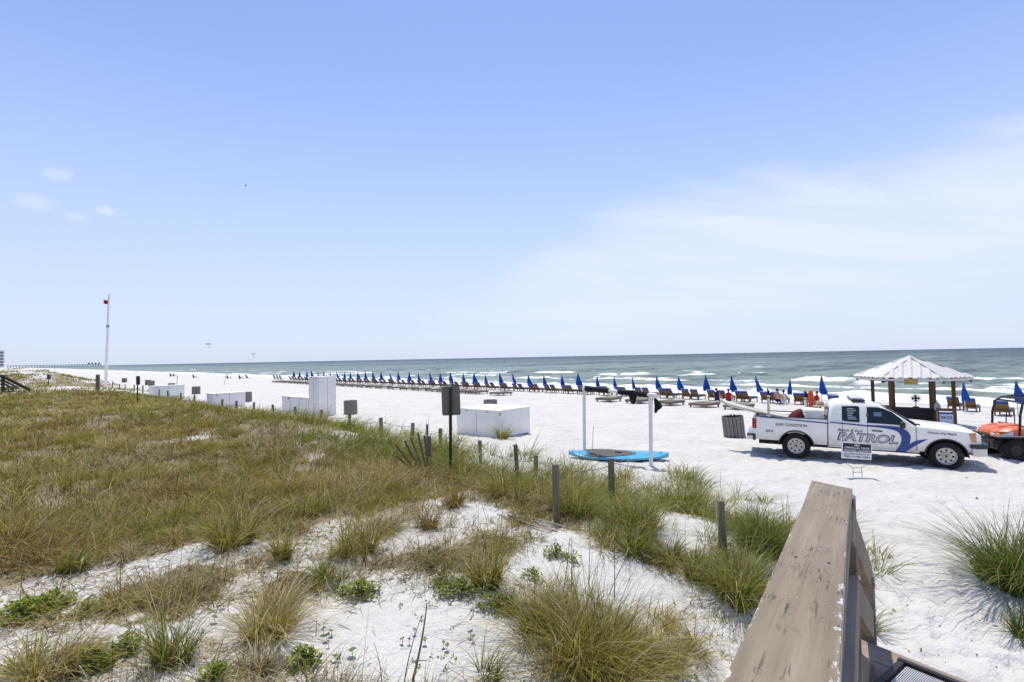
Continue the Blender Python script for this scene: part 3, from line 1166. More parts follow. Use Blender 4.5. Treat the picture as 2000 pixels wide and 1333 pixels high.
# single clumps one can point at: pixel of the base, half width and height in pixels, palette, blades, label
CLUMPS = [
    (1992, 1140, 128, 165, 'deep', 3600, 0.95, 'large bright green clump of beach grass arching over the sandy path'),
    (2010, 1240, 50, 75, 'deep', 700, 1.0, 'small drooping grass tuft in front of the large clump by the path'),
    (1495, 1072, 66, 74, 'deep', 1900, 0.7, 'low dark green grass mound between the last rope post and the railing'),
    (1440, 1178, 70, 120, 'green', 1700, 0.65, 'thick green grass clump hiding the foot of the last rope post'),
    (1330, 1000, 66, 92, 'green', 1300, 0.55, 'tall green beach grass at the sand edge right of the paddleboard'),
    (1240, 1032, 70, 90, 'green', 1400, 0.6, 'green grass clump round the post in front of the paddleboard'),
    (1120, 1000, 66, 85, 'green', 1100, 0.55, 'olive grass clump beside the tall post left of the paddleboard'),
    (1000, 970, 64, 66, 'olive', 900, 0.6, 'olive grass clump at the foot of the thin leaning post'),
    (955, 1138, 42, 122, 'olive', 520, 0.45, 'tall upright olive grass tuft on the bare sand slope'),
    (1165, 1320, 150, 190, 'olive', 2300, 0.75, 'biggest foreground grass clump with yellow blades beside the railing'),
    (1050, 1240, 40, 130, 'olive', 320, 0.5, 'upright grass tuft joined to the left of the biggest foreground clump'),
    (530, 1240, 78, 135, 'straw', 1000, 0.9, 'straw coloured arching grass tuft at the left edge of the bare mound'),
    (335, 1290, 55, 170, 'green', 520, 0.55, 'tall thin green tuft among grey litter in the lower left'),
    (450, 1070, 60, 110, 'olive', 700, 0.6, 'dark olive tuft standing at the near edge of the thick grass'),
    (690, 1080, 70, 95, 'olive', 700, 0.7, 'olive and tan tuft above the bare sand mound'),
    (735, 1040, 62, 62, 'dead', 600, 0.8, 'brown withered tuft behind the bare sand mound'),
    (832, 1030, 34, 50, 'rust', 420, 0.6, 'rust brown tuft standing alone on pale sand'),
    (900, 985, 46, 56, 'rust', 480, 0.7, 'rust brown tuft at the foot of the rear facing sign'),
    (20, 1080, 60, 110, 'rust', 640, 0.7, 'rust brown tuft cut by the edge of the photo'),
    (100, 1320, 90, 150, 'straw', 620, 0.8, 'pale straw tuft arching in the bottom corner'),
    (1385, 1010, 40, 50, 'green', 300, 0.7, 'small loose green tuft on the sand before the railing'),
    (975, 858, 34, 34, 'green', 320, 0.6, 'green tuft growing at the corner of the big white box'),
    (1690, 1235, 34, 75, 'green', 130, 1.2, 'sparse green blades leaning out from behind the railing end'),
    (600, 1010, 50, 80, 'green', 420, 0.6, 'dark green tuft left of the brown withered tuft'),
    (1310, 1330, 70, 120, 'straw', 420, 0.8, 'loose sparse tuft between the foreground clump and the railing'),
    (1210, 1060, 80, 70, 'green', 1100, 0.65, 'short green grass below the post in front of the paddleboard'),
    (1330, 1110, 80, 70, 'green', 1100, 0.65, 'olive grass strip left of the last rope post'),
    (255, 1185, 50, 60, 'straw', 420, 0.9, 'low straw tuft among grey litter above the tall thin green tuft'),
    (140, 1120, 46, 70, 'green', 420, 0.6, 'green tuft on pale sand below the rust brown tuft at the edge'),
    (390, 1165, 52, 46, 'dead', 620, 1.0, 'grey brown withered mound left of the straw tuft by the bare mound'),
    (500, 1315, 60, 60, 'dead', 620, 1.0, 'dark withered tuft at the bottom edge left of the bare mound'),
    (640, 1140, 56, 70, 'green', 620, 0.7, 'green tuft at the upper left rim of the bare mound'),
    (560, 1090, 36, 110, 'olive', 330, 0.45, 'upright olive stems behind the straw tuft by the bare mound'),
    (860, 1095, 44, 46, 'dead', 420, 0.9, 'small withered tuft at the top rim of the bare mound'),
    (1010, 1190, 40, 56, 'green', 300, 0.8, 'loose green tuft just above the left end of the biggest foreground clump'),
    (950, 1325, 46, 70, 'green', 240, 0.8, 'sparse green tuft on the bare mound left of the biggest foreground clump'),
    (1290, 1225, 44, 60, 'straw', 260, 0.8, 'sparse straw tuft on the pale slope right of the biggest foreground clump'),
    (1360, 1265, 50, 56, 'olive', 330, 0.9, 'olive tuft on the pale slope close to the railing'),
    (40, 1310, 50, 90, 'green', 330, 0.7, 'green tuft in the very corner of the photo'),
    (260, 1090, 56, 40, 'dead', 520, 1.0, 'flat grey tuft at the lower edge of the thick grass'),
    (560, 1180, 40, 46, 'dead', 420, 1.0, 'dark withered base right under the straw tuft by the bare mound'),
]


def clump(px, py, rx, hy, pal, n, spread, label):
    o = on_ground(min(px, 2010), min(py, 1326))
    if px > 2010 or py > 1326:
        o = on_ground(px, py)
    dist = math.hypot(o.x, o.y)
    scale = o.y / FOC
    rad = rx * scale * 0.62 / math.sqrt(1 + (o.x / o.y) ** 2)
    hgt = hy * scale * 1.08
    m = int(n * 0.75)
    nsub = max(3, int(3 + n / 110))
    sa = RNG.uniform(0, 2 * np.pi, nsub)
    sq = np.sqrt(RNG.uniform(0, 1, nsub)) * rad * 0.95
    sh = RNG.uniform(0.55, 1.15, nsub) * (1 - 0.25 * (sq / rad) ** 2)
    sl = RNG.normal(0, 0.25, (nsub, 2))
    i = RNG.integers(0, nsub, m)
    a = RNG.uniform(0, 2 * np.pi, m)
    sr = rad * RNG.uniform(0.16, 0.42, nsub)
    q = np.sqrt(RNG.uniform(0, 1, m)) * sr[i]
    bx = sq[i] * np.cos(sa[i]) + q * np.cos(a)
    by = sq[i] * np.sin(sa[i]) + q * np.sin(a)
    base = np.stack([bx, by, H(bx + o.x, by + o.y) - o.z - 0.02], -1)
    h = hgt * sh[i] * RNG.beta(2.2, 1.4, m) * 1.25
    lean = RNG.gamma(2.0, spread * 0.24, m)
    curl = RNG.gamma(1.8, spread * 0.50, m)
    ang = a + RNG.normal(0, 0.7, m)
    dx, dy = np.cos(ang) + sl[i, 0] * 2 + 0.5 * np.cos(sa[i]), np.sin(ang) + sl[i, 1] * 2 + 0.5 * np.sin(sa[i])
    ang = np.arctan2(dy, dx)
    dx, dy = np.cos(ang) + 0.22, np.sin(ang) - 0.1
    ang = np.arctan2(dy, dx)
    nm = np.full(m, pal, dtype='<U6')
    odd = RNG.uniform(0, 1, m)
    dryness = 0.06 if pal == 'deep' else 0.2
    nm[odd < dryness] = 'straw'
    nm[(odd > dryness) & (odd < dryness * 1.7)] = 'dead'
    col = pick_tone(nm, m)
    tip = np.where((RNG.uniform(0, 1, m) < 0.3)[:, None], col * 0.5 + np.array(TONES['straw'][0]) * 0.5, col * 1.15)
    w = np.full(m, 0.0048 + 0.0006 * dist) * RNG.uniform(0.6, 1.5, m)
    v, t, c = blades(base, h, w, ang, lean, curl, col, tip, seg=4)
    ob = np_mesh('grass_clump', v, t, GRASS, cols=c)
    ob.location = o
    tag(ob, label, 'grass clump', 'grass clumps on the dune')


for a in CLUMPS:
    clump(*a)


# ------------------------------------------------------------------ shared materials
M_WHITE = mat('white_painted_metal', (0.87, 0.84, 0.78), 0.4, 0.4, var=0.03, vscale=2.0, dirt=((0.55, 0.52, 0.46), 0.25))
M_WHITEPOST = mat('white_pvc', (0.87, 0.845, 0.79), 0.35, 0.4, var=0.03)
M_SEAM = mat('seam_grey', (0.30, 0.30, 0.31), 0.6)
M_GREYWOOD = wood('weathered_grey_wood', (0.235, 0.225, 0.205), grain=(1, 1, 0.06))
M_BARRELIN = mat('dark_plastic_liner', (0.03, 0.03, 0.032), 0.6)
M_POST = wood('fence_post_wood', (0.20, 0.165, 0.115), grain=(1, 1, 0.06), scale=30.0)
M_OLDWOOD = wood('old_split_wood', (0.26, 0.235, 0.20), grain=(0.06, 1, 1), scale=30)
M_ROPE = mat('rope_fibre', (0.24, 0.21, 0.15), 0.9, 0.1)
M_STEEL = mat('galvanised_green_steel', (0.045, 0.060, 0.058), 0.5, 0.4, metal=0.3)
M_SIGNBACK = mat('sign_back_aluminium', (0.20, 0.175, 0.135), 0.5, 0.3, metal=0.2, var=0.06)
M_BLUECAN = mat('blue_umbrella_canvas', (0.014, 0.080, 0.34), 0.8, 0.2, var=0.15, vscale=3.0, bump=0.2, bscale=200)
M_BLUECUSH = mat('blue_vinyl_cushion', (0.020, 0.060, 0.28), 0.5, 0.4, var=0.12)
M_CHAIRWOOD = wood('varnished_brown_wood', (0.22, 0.135, 0.055), grain=(0.06, 1, 1), scale=18)
M_FLATWOOD = wood('weathered_deck_wood', (0.21, 0.175, 0.135), grain=(0.06, 1, 1), scale=18)
M_POLE = mat('umbrella_pole_white', (0.62, 0.60, 0.56), 0.4)
M_BLACK = mat('black_foam', (0.012, 0.012, 0.013), 0.75, 0.3, var=0.2)
M_BLACKPL = mat('black_plastic', (0.016, 0.016, 0.018), 0.45, 0.4, var=0.2)
M_CHROME = mat('bright_steel', (0.60, 0.60, 0.61), 0.25, 0.5, metal=0.9)
M_BOARDBLUE = mat('blue_epoxy', (0.07, 0.40, 0.62), 0.25, 0.5, var=0.05, coat=0.3)
M_PAD = mat('grey_foam_deck_pad', (0.135, 0.125, 0.12), 0.9, 0.2, bump=0.3, bscale=150)
M_SKIN = mat('skin', (0.46, 0.27, 0.18), 0.55, 0.3, var=0.05)
M_HAIR = mat('dark_hair', (0.02, 0.014, 0.010), 0.6)
M_NAVY = mat('navy_cloth', (0.015, 0.025, 0.09), 0.85, 0.1)
M_REDCLOTH = mat('red_cloth', (0.42, 0.018, 0.03), 0.85, 0.1)
M_WHITECLOTH = mat('white_cloth', (0.72, 0.72, 0.70), 0.9, 0.1)

# ------------------------------------------------------------------ white storage boxes
BOX_A = Vector((-0.77, 0.64, 0)).normalized()
BOX_ANG = math.atan2(BOX_A.y, BOX_A.x)


def storage_box(corner, la, lb, h, label, seams=(), latch=None, rnd=0.03):
    """corner: nearest corner on the ground; la along the shore (away), lb towards the sea"""
    t = thing('storage_box', corner, BOX_ANG, label, 'storage box', 'white storage boxes on the sand')
    b = MB().box((la / 2, -lb / 2, h / 2 - 0.03), (la, lb, h - 0.06))
    b.build('body', M_WHITE, t, bevel=rnd)
    l = MB().box((la / 2, -lb / 2, h - 0.03), (la + 0.05, lb + 0.05, 0.06))
    l.build('lid', M_WHITE, t, bevel=0.012)
    for (sd, q) in seams:
        s = MB()
        if sd == 'a':
            s.box((q, 0.0, h / 2 - 0.03), (0.022, 0.008, h - 0.14))
        else:
            s.box((0.0, -q, h / 2 - 0.03), (0.008, 0.022, h - 0.14))
        s.build('door_seam', M_SEAM, t)
    for q in (0.25, 0.75):
        MB().box((la * q, 0.004, h - 0.075), (0.10, 0.014, 0.07)).build('hinge', M_SEAM, t, bevel=0.003, seg=1)
    MB().box((la / 2, -lb / 2, 0.05), (la + 0.03, lb + 0.03, 0.09)).build('plinth', M_WHITE, t, bevel=0.01)
    if latch:
        k = MB()
        x, y, z = latch
        k.box((x, y, z), (0.12, 0.05, 0.05)).box((x, y, z - 0.06), (0.035, 0.06, 0.09))
        k.build('latch', M_SEAM, t, bevel=0.006)
    return t


def box_corner(px, py, yy):
    p = at_y(px, py, yy)
    return Vector((p.x, p.y, h1(p.x, p.y) - 0.04))


storage_box(box_corner(975, 858, 20.75), 2.45, 2.05, 1.12, 'big wide white storage box with a door seam, behind the rear facing sign', (('a', 1.25),), (-0.0, -0.07, 1.0))
storage_box(box_corner(623, 815, 30.0), 1.15, 1.12, 2.35, 'tall narrow white storage locker standing over the other boxes', (('a', 0.575), ('b', 0.56)), None, 0.02)
c = box_corner(623, 815, 30.0) + BOX_A * 1.20
storage_box(Vector((c.x, c.y, h1(c.x, c.y) - 0.04)), 3.3, 1.12, 1.08, 'long low white storage box attached to the tall narrow locker', (('a', 1.1), ('a', 2.2)), (2.4, 0.02, 0.98))
storage_box(box_corner(415, 797, 37.0), 1.1, 2.30, 1.10, 'low white storage box in front of a barrel, right of the two far boxes', (('b', 1.15),), (0.0, -0.3, 1.0))
storage_box(box_corner(298, 786, 49.0), 1.2, 2.70, 1.08, 'farthest low white storage box, nearest to the flagpole', (('b', 1.35),), (0.0, -0.35, 0.97))

# ------------------------------------------------------------------ slatted trash barrels
def barrel(loc, rz, label, tilt=0.0, first=[None], scale=1.0):
    if first[0] is None:
        t = thing('trash_barrel', loc, rz, label, 'trash barrel', 'slatted wooden trash barrels')
        n = 18
        s = MB().box((0, 0, 0.42), (0.115, 0.028, 0.84)).build('slat', M_GREYWOOD, t, bevel=0.004, seg=1)
        for i in range(n):
            q = 2 * math.pi * i / n
            o = s if i == 0 else again(s, t)
            o.location = (0.385 * math.sin(q), -0.385 * math.cos(q), 0.006 * (i % 3))
            o.rotation_euler = (0, 0, q)
        MB().lathe([(0.0, 0.03), (0.36, 0.03), (0.365, 0.80), (0.34, 0.80), (0.335, 0.10), (0.0, 0.10)], 20).build('liner', M_BARRELIN, t, smooth=40)
        first[0] = t
    else:
        t = copy_tree(first[0])
        t.location = loc
        t.rotation_euler = (0, 0, rz)
        t['label'] = label
    t.scale = (scale,) * 3
    t.rotation_euler.y = tilt
    return t


for px, py, yy, rz, tilt, lab in (
        (1435, 852, 20.4, 0.1, -0.09, 'grey slatted trash barrel standing alone behind the patrol truck'),
        (685, 789, 31.5, 0.5, -0.02, 'grey slatted trash barrel right of the tall white locker'),
        (958, 797, 30.5, 0.8, 0.0, 'grey slatted trash barrel showing only its rim over the big white box'),
        (482, 773, 43.0, 1.2, -0.02, 'grey slatted trash barrel behind the low white box nearest the locker'),
        (383, 763, 55.0, 0.2, 0.0, 'grey slatted trash barrel above the gap between the two far white boxes'),
        (335, 755, 66.0, 0.4, 0.0, 'grey slatted trash barrel behind the farthest white box'),
        (296, 749, 78.0, 0.9, 0.0, 'nearer of two far trash barrels standing close together'),
        (289, 747, 82.0, 0.3, 0.0, 'farther of two far trash barrels standing close together'),
        (243, 742, 96.0, 0.7, 0.0, 'farthest trash barrel, by the scrubby dune right of the flagpole')):
    p = at_y(px, py, yy)
    barrel((p.x, p.y, h1(p.x, p.y) - 0.03), rz, lab, tilt)

# ------------------------------------------------------------------ rope fence
MAIN = [  # pixel x, pixel y of the top
    (206, 756), (220, 758), (233, 758), (244, 761), (262, 762), (279, 763), (292, 766), (311, 768), (328, 770.5), (353, 772.5), (379.5, 774.5),
    (434, 781), (462.5, 783), (495.5, 786), (533, 790.6), (576.6, 794.6), (627, 800.6), (682, 807), (744, 816), (805, 826.6), (860, 837),
    (937.7, 860.7), (1045, 889.5), (1193, 894.7), (1409, 978)]
DEPTH = {860: 17.6, 937.7: 14.9, 1045: 12.6, 1193: 10.4, 1409: 7.4, 805: 19.6}
fence = thing('rope_fence', on_n(744, 850, 10.3), 0, 'rope fence of weathered wooden posts along the seaward edge of the dune', 'rope fence')
F0 = fence.location.copy()
fence.location = (F0.x, F0.y, 0)
F0.z = 0
tops = []
rnd = random.Random(3)
for i, (px, py) in enumerate(MAIN):
    if px in DEPTH:
        p = at_y(px, py, DEPTH[px])
    else:
        p = on_n(px, py, 10.2 - 0.0 * i)
    g = h1(p.x, p.y)
    top = max(p.z, g + 0.55)
    if i < 12:
        top = max(top, g + 0.8)
    w = 0.10 if px > 900 else 0.11
    b = MB()
    lx, ly = rnd.uniform(-0.03, 0.03), rnd.uniform(-0.03, 0.03)
    b.box((0, 0, (top - g) / 2 - 0.2), (w, w, top - g + 0.4))
    o = b.build('post', M_POST, fence, bevel=0.012, seg=1)
    o.location = (p.x - F0.x, p.y - F0.y, g)
    o.rotation_euler = (lx, ly, rnd.uniform(0, 1.5))
    tops.append(Vector((p.x, p.y, g + (top - g) * 0.82)) - F0)
for a, b in zip(tops[8:-2], tops[9:-1]):
    L = (b - a).length
    pts = [a.lerp(b, k / 10) + Vector((0, 0, -0.07 * L * 4 * (k / 10) * (1 - k / 10))) for k in range(11)]
    MB().tube(pts, 0.009, 5).build('rope', M_ROPE, fence, smooth=60)

for (px, ty, by, yy, w, tl, lab) in (
        (838, 852, 928, 13.0, 0.11, 0.0, 'thick old wooden post beside the broken sand fence slats'),
        (835, 829, 880, 15.5, 0.06, 0.0, 'thin old post standing just behind the thick one by the broken slats'),
        (1012, 868, 962, 11.4, 0.075, -0.05, 'thin leaning wooden post between the sign and the paddleboard'),
        (1088, 907, 1060, 7.9, 0.085, 0.0, 'tall dark wooden post standing over the fallen grey slats'),
        (191, 732, 770, 47.0, 0.26, 0.0, 'stout yellowed wooden post next to the flagpole')):
    p, q = at_y(px, ty, yy), at_y(px, by, yy)
    g = h1(q.x, q.y)
    b = MB().box((0, 0, (p.z - g) / 2 - 0.2), (w, w, p.z - g + 0.4))
    o = b.build('wooden_post', M_POST, bevel=0.01, seg=1, loc=(q.x, q.y, g))
    o.rotation_euler = (0, tl, 0.4)
    tag(o, lab, 'wooden post', 'loose wooden posts on the dune')

# broken slats fanned out on the dune, and more lying flat
p = on_ground(822, 922)
t = thing('broken_sand_fence', p, 0, 'broken dark sand fence slats fanning out of the dune beside a thick post', 'sand fence')
for i, (dx, hh, tilt) in enumerate(((-0.10, 0.95, -0.62), (-0.02, 0.95, -0.45), (0.06, 1.02, -0.34), (0.13, 1.08, -0.22), (0.19, 0.98, -0.12), (-0.16, 0.7, -0.80))):
    o = MB().box((0, 0, hh / 2 - 0.1), (0.045, 0.012, hh)).build('slat', M_POST, t)
    o.location = (dx, 0.05 * (i % 2), 0)
    o.rotation_euler = (0.1, tilt, 0.3)
p = on_ground(1040, 1026)
t = thing('fallen_sand_fence', p, R(-48), 'grey sand fence slats lying flat on the sand beside the tall dark post', 'sand fence')
for i, (dy, L, a) in enumerate(((0, 1.5, 0.02), (0.06, 1.3, -0.05), (-0.06, 1.4, 0.06), (0.13, 1.1, 0.10), (-0.13, 1.0, -0.08), (0.19, 0.9, 0.02))):
    o = MB().box((0, 0, 0), (L * 0.8, 0.026, 0.010)).build('slat', M_OLDWOOD, t)
    o.location = (0.08 * i - 0.2, dy * 0.7, 0.0 + 0.012 * i)
    o.rotation_euler = (0.2, -0.02, a)

# ------------------------------------------------------------------ signs seen from behind
def rear_sign(px, top, panel_bottom, base, yy, wpx, label, mb, hole=True):
    p0, p1, p2 = at_y(px, top, yy), at_y(px, panel_bottom, yy), at_y(px, base, yy)
    g = h1(p2.x, p2.y)
    w = wpx * yy / FOC
    t = thing('traffic_sign', (p2.x, p2.y, g), 0, label, 'sign', 'signs facing the beach')
    lx = (p0.x - p2.x) / max(p0.z - g, 0.1)
    ph = p0.z - p1.z
    rc = min(w, ph) * 0.10
    poly = []
    for (sx, sz, a0) in ((1, 1, 0), (-1, 1, 90), (-1, -1, 180), (1, -1, 270)):
        for k in range(4):
            q = R(a0 + 30 * k)
            poly.append(((w / 2 - rc) * sx + rc * math.cos(q), 0.0, (ph / 2 - rc) * sz + rc * math.sin(q)))
    b = MB().prism(poly, (0, 0.006, 0))
    o = b.build('panel', mb, t)
    o.location = (lx * (p0.z - g), 0.03, (p0.z + p1.z) / 2 - g)
    o.rotation_euler = (0, R(-1.2), 0)
    hgt = p0.z - g - 0.02
    s = MB()
    s.loft([[(-0.035 + q, 0, z), (-0.035 + q, -0.03, z), (-0.018 + q, -0.035, z), (-0.012 + q, -0.008, z), (0.012 + q, -0.008, z), (0.018 + q, -0.035, z), (0.035 + q, -0.03, z), (0.035 + q, 0, z), (0.0 + q, 0.006, z)]
            for z, q in ((-0.4, 0), (hgt, lx * hgt))])
    s.build('post', M_STEEL, t)
    return t


rear_sign(880, 755, 812, 945, 11.9, 36, 'brown backed metal sign on a dark steel post, largest of the signs', M_SIGNBACK)
rear_sign(269, 735, 752, 790, 34.0, 8, 'small grey sign on a thin pole in front of the rope fence', mat('grey_sign_back', (0.10, 0.10, 0.095), 0.6))
rear_sign(95, 732, 741, 757, 60.0, 8, 'small square sign on a short post near the dark stair railing', mat('green_grey_sign_back', (0.10, 0.12, 0.11), 0.6))

# ------------------------------------------------------------------ flagpole
base = at_y(206, 757, 60.0)
base.z = h1(base.x, base.y) - 0.1
top = at_y(213, 575, 60.0)
t = thing('flagpole', base, 0, 'tall white flagpole with a small red warning flag, leaning slightly', 'flagpole')
v = Vector(top) - base
MB().tube([Vector((0, 0, 0)), v * 0.66], [0.15, 0.13], 12).build('lower_pole', M_WHITEPOST, t, smooth=40)
MB().tube([v * 0.66, v * 0.94], [0.095, 0.075], 12).build('upper_pole', M_WHITEPOST, t, smooth=40)
MB().tube([v * 0.65, v * 0.675], [0.15, 0.15], 12).build('collar', M_SEAM, t, smooth=40)
MB().tube([v * 0.94, v], [0.05, 0.04], 8).build('finial', M_SEAM, t, smooth=40)
MB().tube([v * 0.92 + Vector((-0.1, 0, 0)), v * 0.5 + Vector((-0.16, 0, 0)), v * 0.09 + Vector((-0.17, 0, 0))], 0.012, 5).build('halyard', M_ROPE, t)
MB().box((0, 0, 0.1), (0.5, 0.5, 0.3)).build('foot', M_WHITE, t, bevel=0.02)
f = MB()
secs = []
for i in range(9):
    q = i / 8
    a = v * 0.945 + Vector((-0.06 - 0.62 * q, 0.10 * math.sin(q * 7), -0.10 * q - 0.05 * math.sin(q * 5)))
    bq = v * 0.945 + Vector((-0.06 - 0.55 * q, 0.14 * math.sin(q * 6 + 0.8), -0.62 + 0.16 * q))
    secs.append([a.lerp(bq, k / 4) + Vector((0, 0.07 * math.sin(k * 1.7 + q * 6), 0)) for k in range(5)])
f.loft(secs, closed=False, cap=False)
o = f.build('flag', mat('red_flag_cloth', (0.42, 0.012, 0.03), 0.8, 0.1), t, smooth=60)
o.modifiers.new('thickness', 'SOLIDIFY').thickness = 0.012

# ------------------------------------------------------------------ loungers and umbrellas
ROW_P = np.array((19.1, 40.0))
FACE = math.atan2(-N[0], N[1])            # local +y looks out to sea


def on_row(px, dn=0.0):
    """point of the lounger row seen at pixel column px (row of constant distance to the sea)"""
    d = ray(px, 700)
    n0 = ROW_P @ N + dn
    t = n0 / (d.x * N[0] + d.y * N[1])
    return d.x * t, d.y * t


def make_lounger():
    t = thing('beach_lounger', (0, 0, 0), FACE, '', 'lounger', 'wooden loungers in the front row')
    f = MB()
    for sx in (-1, 1):
        f.box((sx * 0.31, 0.78, 0.30), (0.045, 1.75, 0.10))
    f.box((0, 1.64, 0.30), (0.66, 0.045, 0.10)).box((0, -0.08, 0.30), (0.66, 0.045, 0.10))
    for i in range(9):
        f.box((0, 0.15 + i * 0.18, 0.345), (0.60, 0.09, 0.02))
    f.build('seat_frame', M_CHAIRWOOD, t)
    leg = MB().box((0, 0, 0.125), (0.07, 0.05, 0.31)).build('leg', M_CHAIRWOOD, t)
    for i, (x, y) in enumerate(((-0.30, 0.05), (0.30, 0.05), (-0.30, 1.5), (0.30, 1.5))):
        o = leg if i == 0 else again(leg, t)
        o.location = (x, y, 0)
    d = Vector((0, -0.38, 0.52))
    up = Vector((0, 0.81, 0.59))
    b = MB()
    o0 = Vector((0, 0.05, 0.34))
    for sx in (-1, 1):
        b.beam(o0 + Vector((sx * 0.29, 0, 0)), o0 + d + Vector((sx * 0.29, 0, 0)), 0.05, 0.045, up)
    for i in range(6):
        q = o0 + d * (0.10 + i * 0.165) - up * 0.0
        b.beam(q + Vector((-0.265, 0, 0)), q + Vector((0.265, 0, 0)), 0.085, 0.02, up)
    b.build('backrest', M_CHAIRWOOD, t)
    c = MB()
    c.box((0, 0.86, 0.385), (0.58, 1.5, 0.055))
    c.beam(o0 + up * 0.05 + d * 0.05, o0 + up * 0.05 + d * 1.02, 0.60, 0.055, up)
    c.beam(o0 + d * 1.04 - up * 0.04, o0 + d * 1.04 + up * 0.085, 0.61, 0.06, d)
    c.beam(o0 + d * 0.80 - up * 0.045, o0 + d * 1.05 - up * 0.045, 0.61, 0.02, up)
    c.build('cushion', M_BLUECUSH, t, bevel=0.012, seg=1)
    s = MB()
    for sx in (-1, 1):
        s.beam(o0 + d * 0.6 + Vector((sx * 0.24, -0.02, 0)), Vector((sx * 0.24, 0.32, 0.30)), 0.03, 0.03)
    s.build('strut', M_CHAIRWOOD, t)
    return t


def make_umbrella(seed, name='beach_umbrella'):
    rg = random.Random(seed)
    t = thing(name, (0, 0, 0), 0, '', 'beach umbrella', 'closed blue umbrellas along the lounger row')
    MB().tube([(0, 0, -0.3), (0, 0, 1.98)], 0.022, 8).build('pole', M_POLE, t, smooth=40)
    lx, ly = rg.uniform(0.05, 0.28), rg.uniform(-0.10, 0.10)
    fat = rg.choice((0.55, 0.62, 0.70, 0.78, 0.95))
    secs = []
    n = 24
    rows = [(2.06, 0.012), (1.92, 0.055), (1.72, 0.105), (1.48, 0.165), (1.24, 0.22), (1.04, 0.255), (0.88, 0.27), (0.80, 0.245)]
    for j, (z, rr) in enumerate(rows):
        q = (2.06 - z) / 1.26
        sec = []
        for i in range(n):
            a = 2 * math.pi * i / n
            fold = 1 + (0.30 * q) * math.sin(a * 6 + 1.5 * q + seed) + 0.12 * q * math.sin(a * 2 + seed * 2.1)
            zz = z + (0.09 * q * math.sin(a * 3 + seed) if j > 5 else 0)
            sec.append((rr * fat * fold * math.cos(a) * (1 + 0.15 * q) + lx * q * q, rr * fat * fold * math.sin(a) * 0.95 + ly * q * q, zz))
        secs.append(sec)
    b = MB().loft(secs)
    b.build('canopy', M_BLUECAN, t, smooth=75)
    MB().tube([(0, 0, 1.98), (0, 0, 2.13)], [0.02, 0.006], 6).build('finial', M_POLE, t, smooth=40)
    return t


UMB = [573.4, 584.6, 598, 608, 620.6, 632, 645, 658, 672, 683.6, 698.6, 713.6, 728, 743, 761, 778, 798, 817.6, 838, 858.6, 880.5, 903.4, 925,
       947.5, 976, 1001, 1031.6, 1061.6, 1095, 1127.4, 1163.5, 1198, 1235, 1280.6, 1325, 1375, 1429.6, 1476.7, 1538.7, 1601]
protos = [make_umbrella(i) for i in range(12)]
L0 = make_lounger()
used = 0
rnd = random.Random(5)
umb_n = 0
lg_n = 0
shore = Vector((U[0], U[1], 0))
umb_all = [(x, 'row') for x in UMB[::-1]] + [(1881, 'east'), (1983, 'east2')]
for i, (px, where) in enumerate(umb_all):
    x, y = on_row(px, 0.25 if where == 'row' else (-1.2 if where == 'east' else -1.6))
    g = h1(x, y)
    o = protos[i] if i < 12 else copy_tree(protos[rnd.randrange(12)])
    o.location = (x, y, g)
    o.rotation_euler = (rnd.uniform(-0.06, 0.06), rnd.uniform(-0.06, 0.06), rnd.uniform(-0.7, 0.5))
    sc = rnd.uniform(0.93, 1.07)
    o.scale = (sc, sc, sc)
    if where == 'row':
        o['label'] = f'closed blue beach umbrella, {ordinal(i + 1)} in the row counting away from the kiosk'
    elif where == 'east':
        o['label'] = 'closed blue beach umbrella beyond the right side of the kiosk'
    else:
        o['label'] = 'closed blue beach umbrella behind the roll cage of the orange utility vehicle'
    if where == 'row':
        offs = ((0.78, 'far'), (-0.78, 'near'))
        for k, (du, wh) in enumerate(offs):
            l = L0 if lg_n == 0 else copy_tree(L0)
            lg_n += 1
            jx = du + rnd.uniform(-0.08, 0.08)
            lx, ly = x + U[0] * jx - N[0] * 0.35, y + U[1] * jx - N[1] * 0.35
            l.location = (lx, ly, h1(lx, ly) - 0.02)
            l.rotation_euler = (0, 0, FACE + rnd.uniform(-0.08, 0.08))
            side = 'the kiosk side' if wh == 'near' else 'the far side'
            l['label'] = f'brown wooden lounger on {side} of the {ordinal(i + 1)} umbrella from the kiosk'
for (px, py, yy, rz, lab) in (
        (1863, 795, 34.0, 0.0, 'blue cushioned wooden lounger partly behind the right kiosk post'),
        (1894, 800, 32.0, 0.05, 'blue cushioned wooden lounger between the kiosk and the orange vehicle'),
        (1957, 806, 29.0, 0.0, 'blue cushioned wooden lounger seen through the roll cage of the orange vehicle'),
        (1632, 790, 35.0, 0.0, 'blue topped wooden lounger just behind the patrol truck cab')):
    p = at_y(px, py, yy)
    l = copy_tree(L0)
    l.location = (p.x, p.y, h1(p.x, p.y) - 0.02)
    l.rotation_euler = (0, 0, FACE - 0.1 + rz)
    l['label'] = lab
    l['group'] = 'loungers around the kiosk'

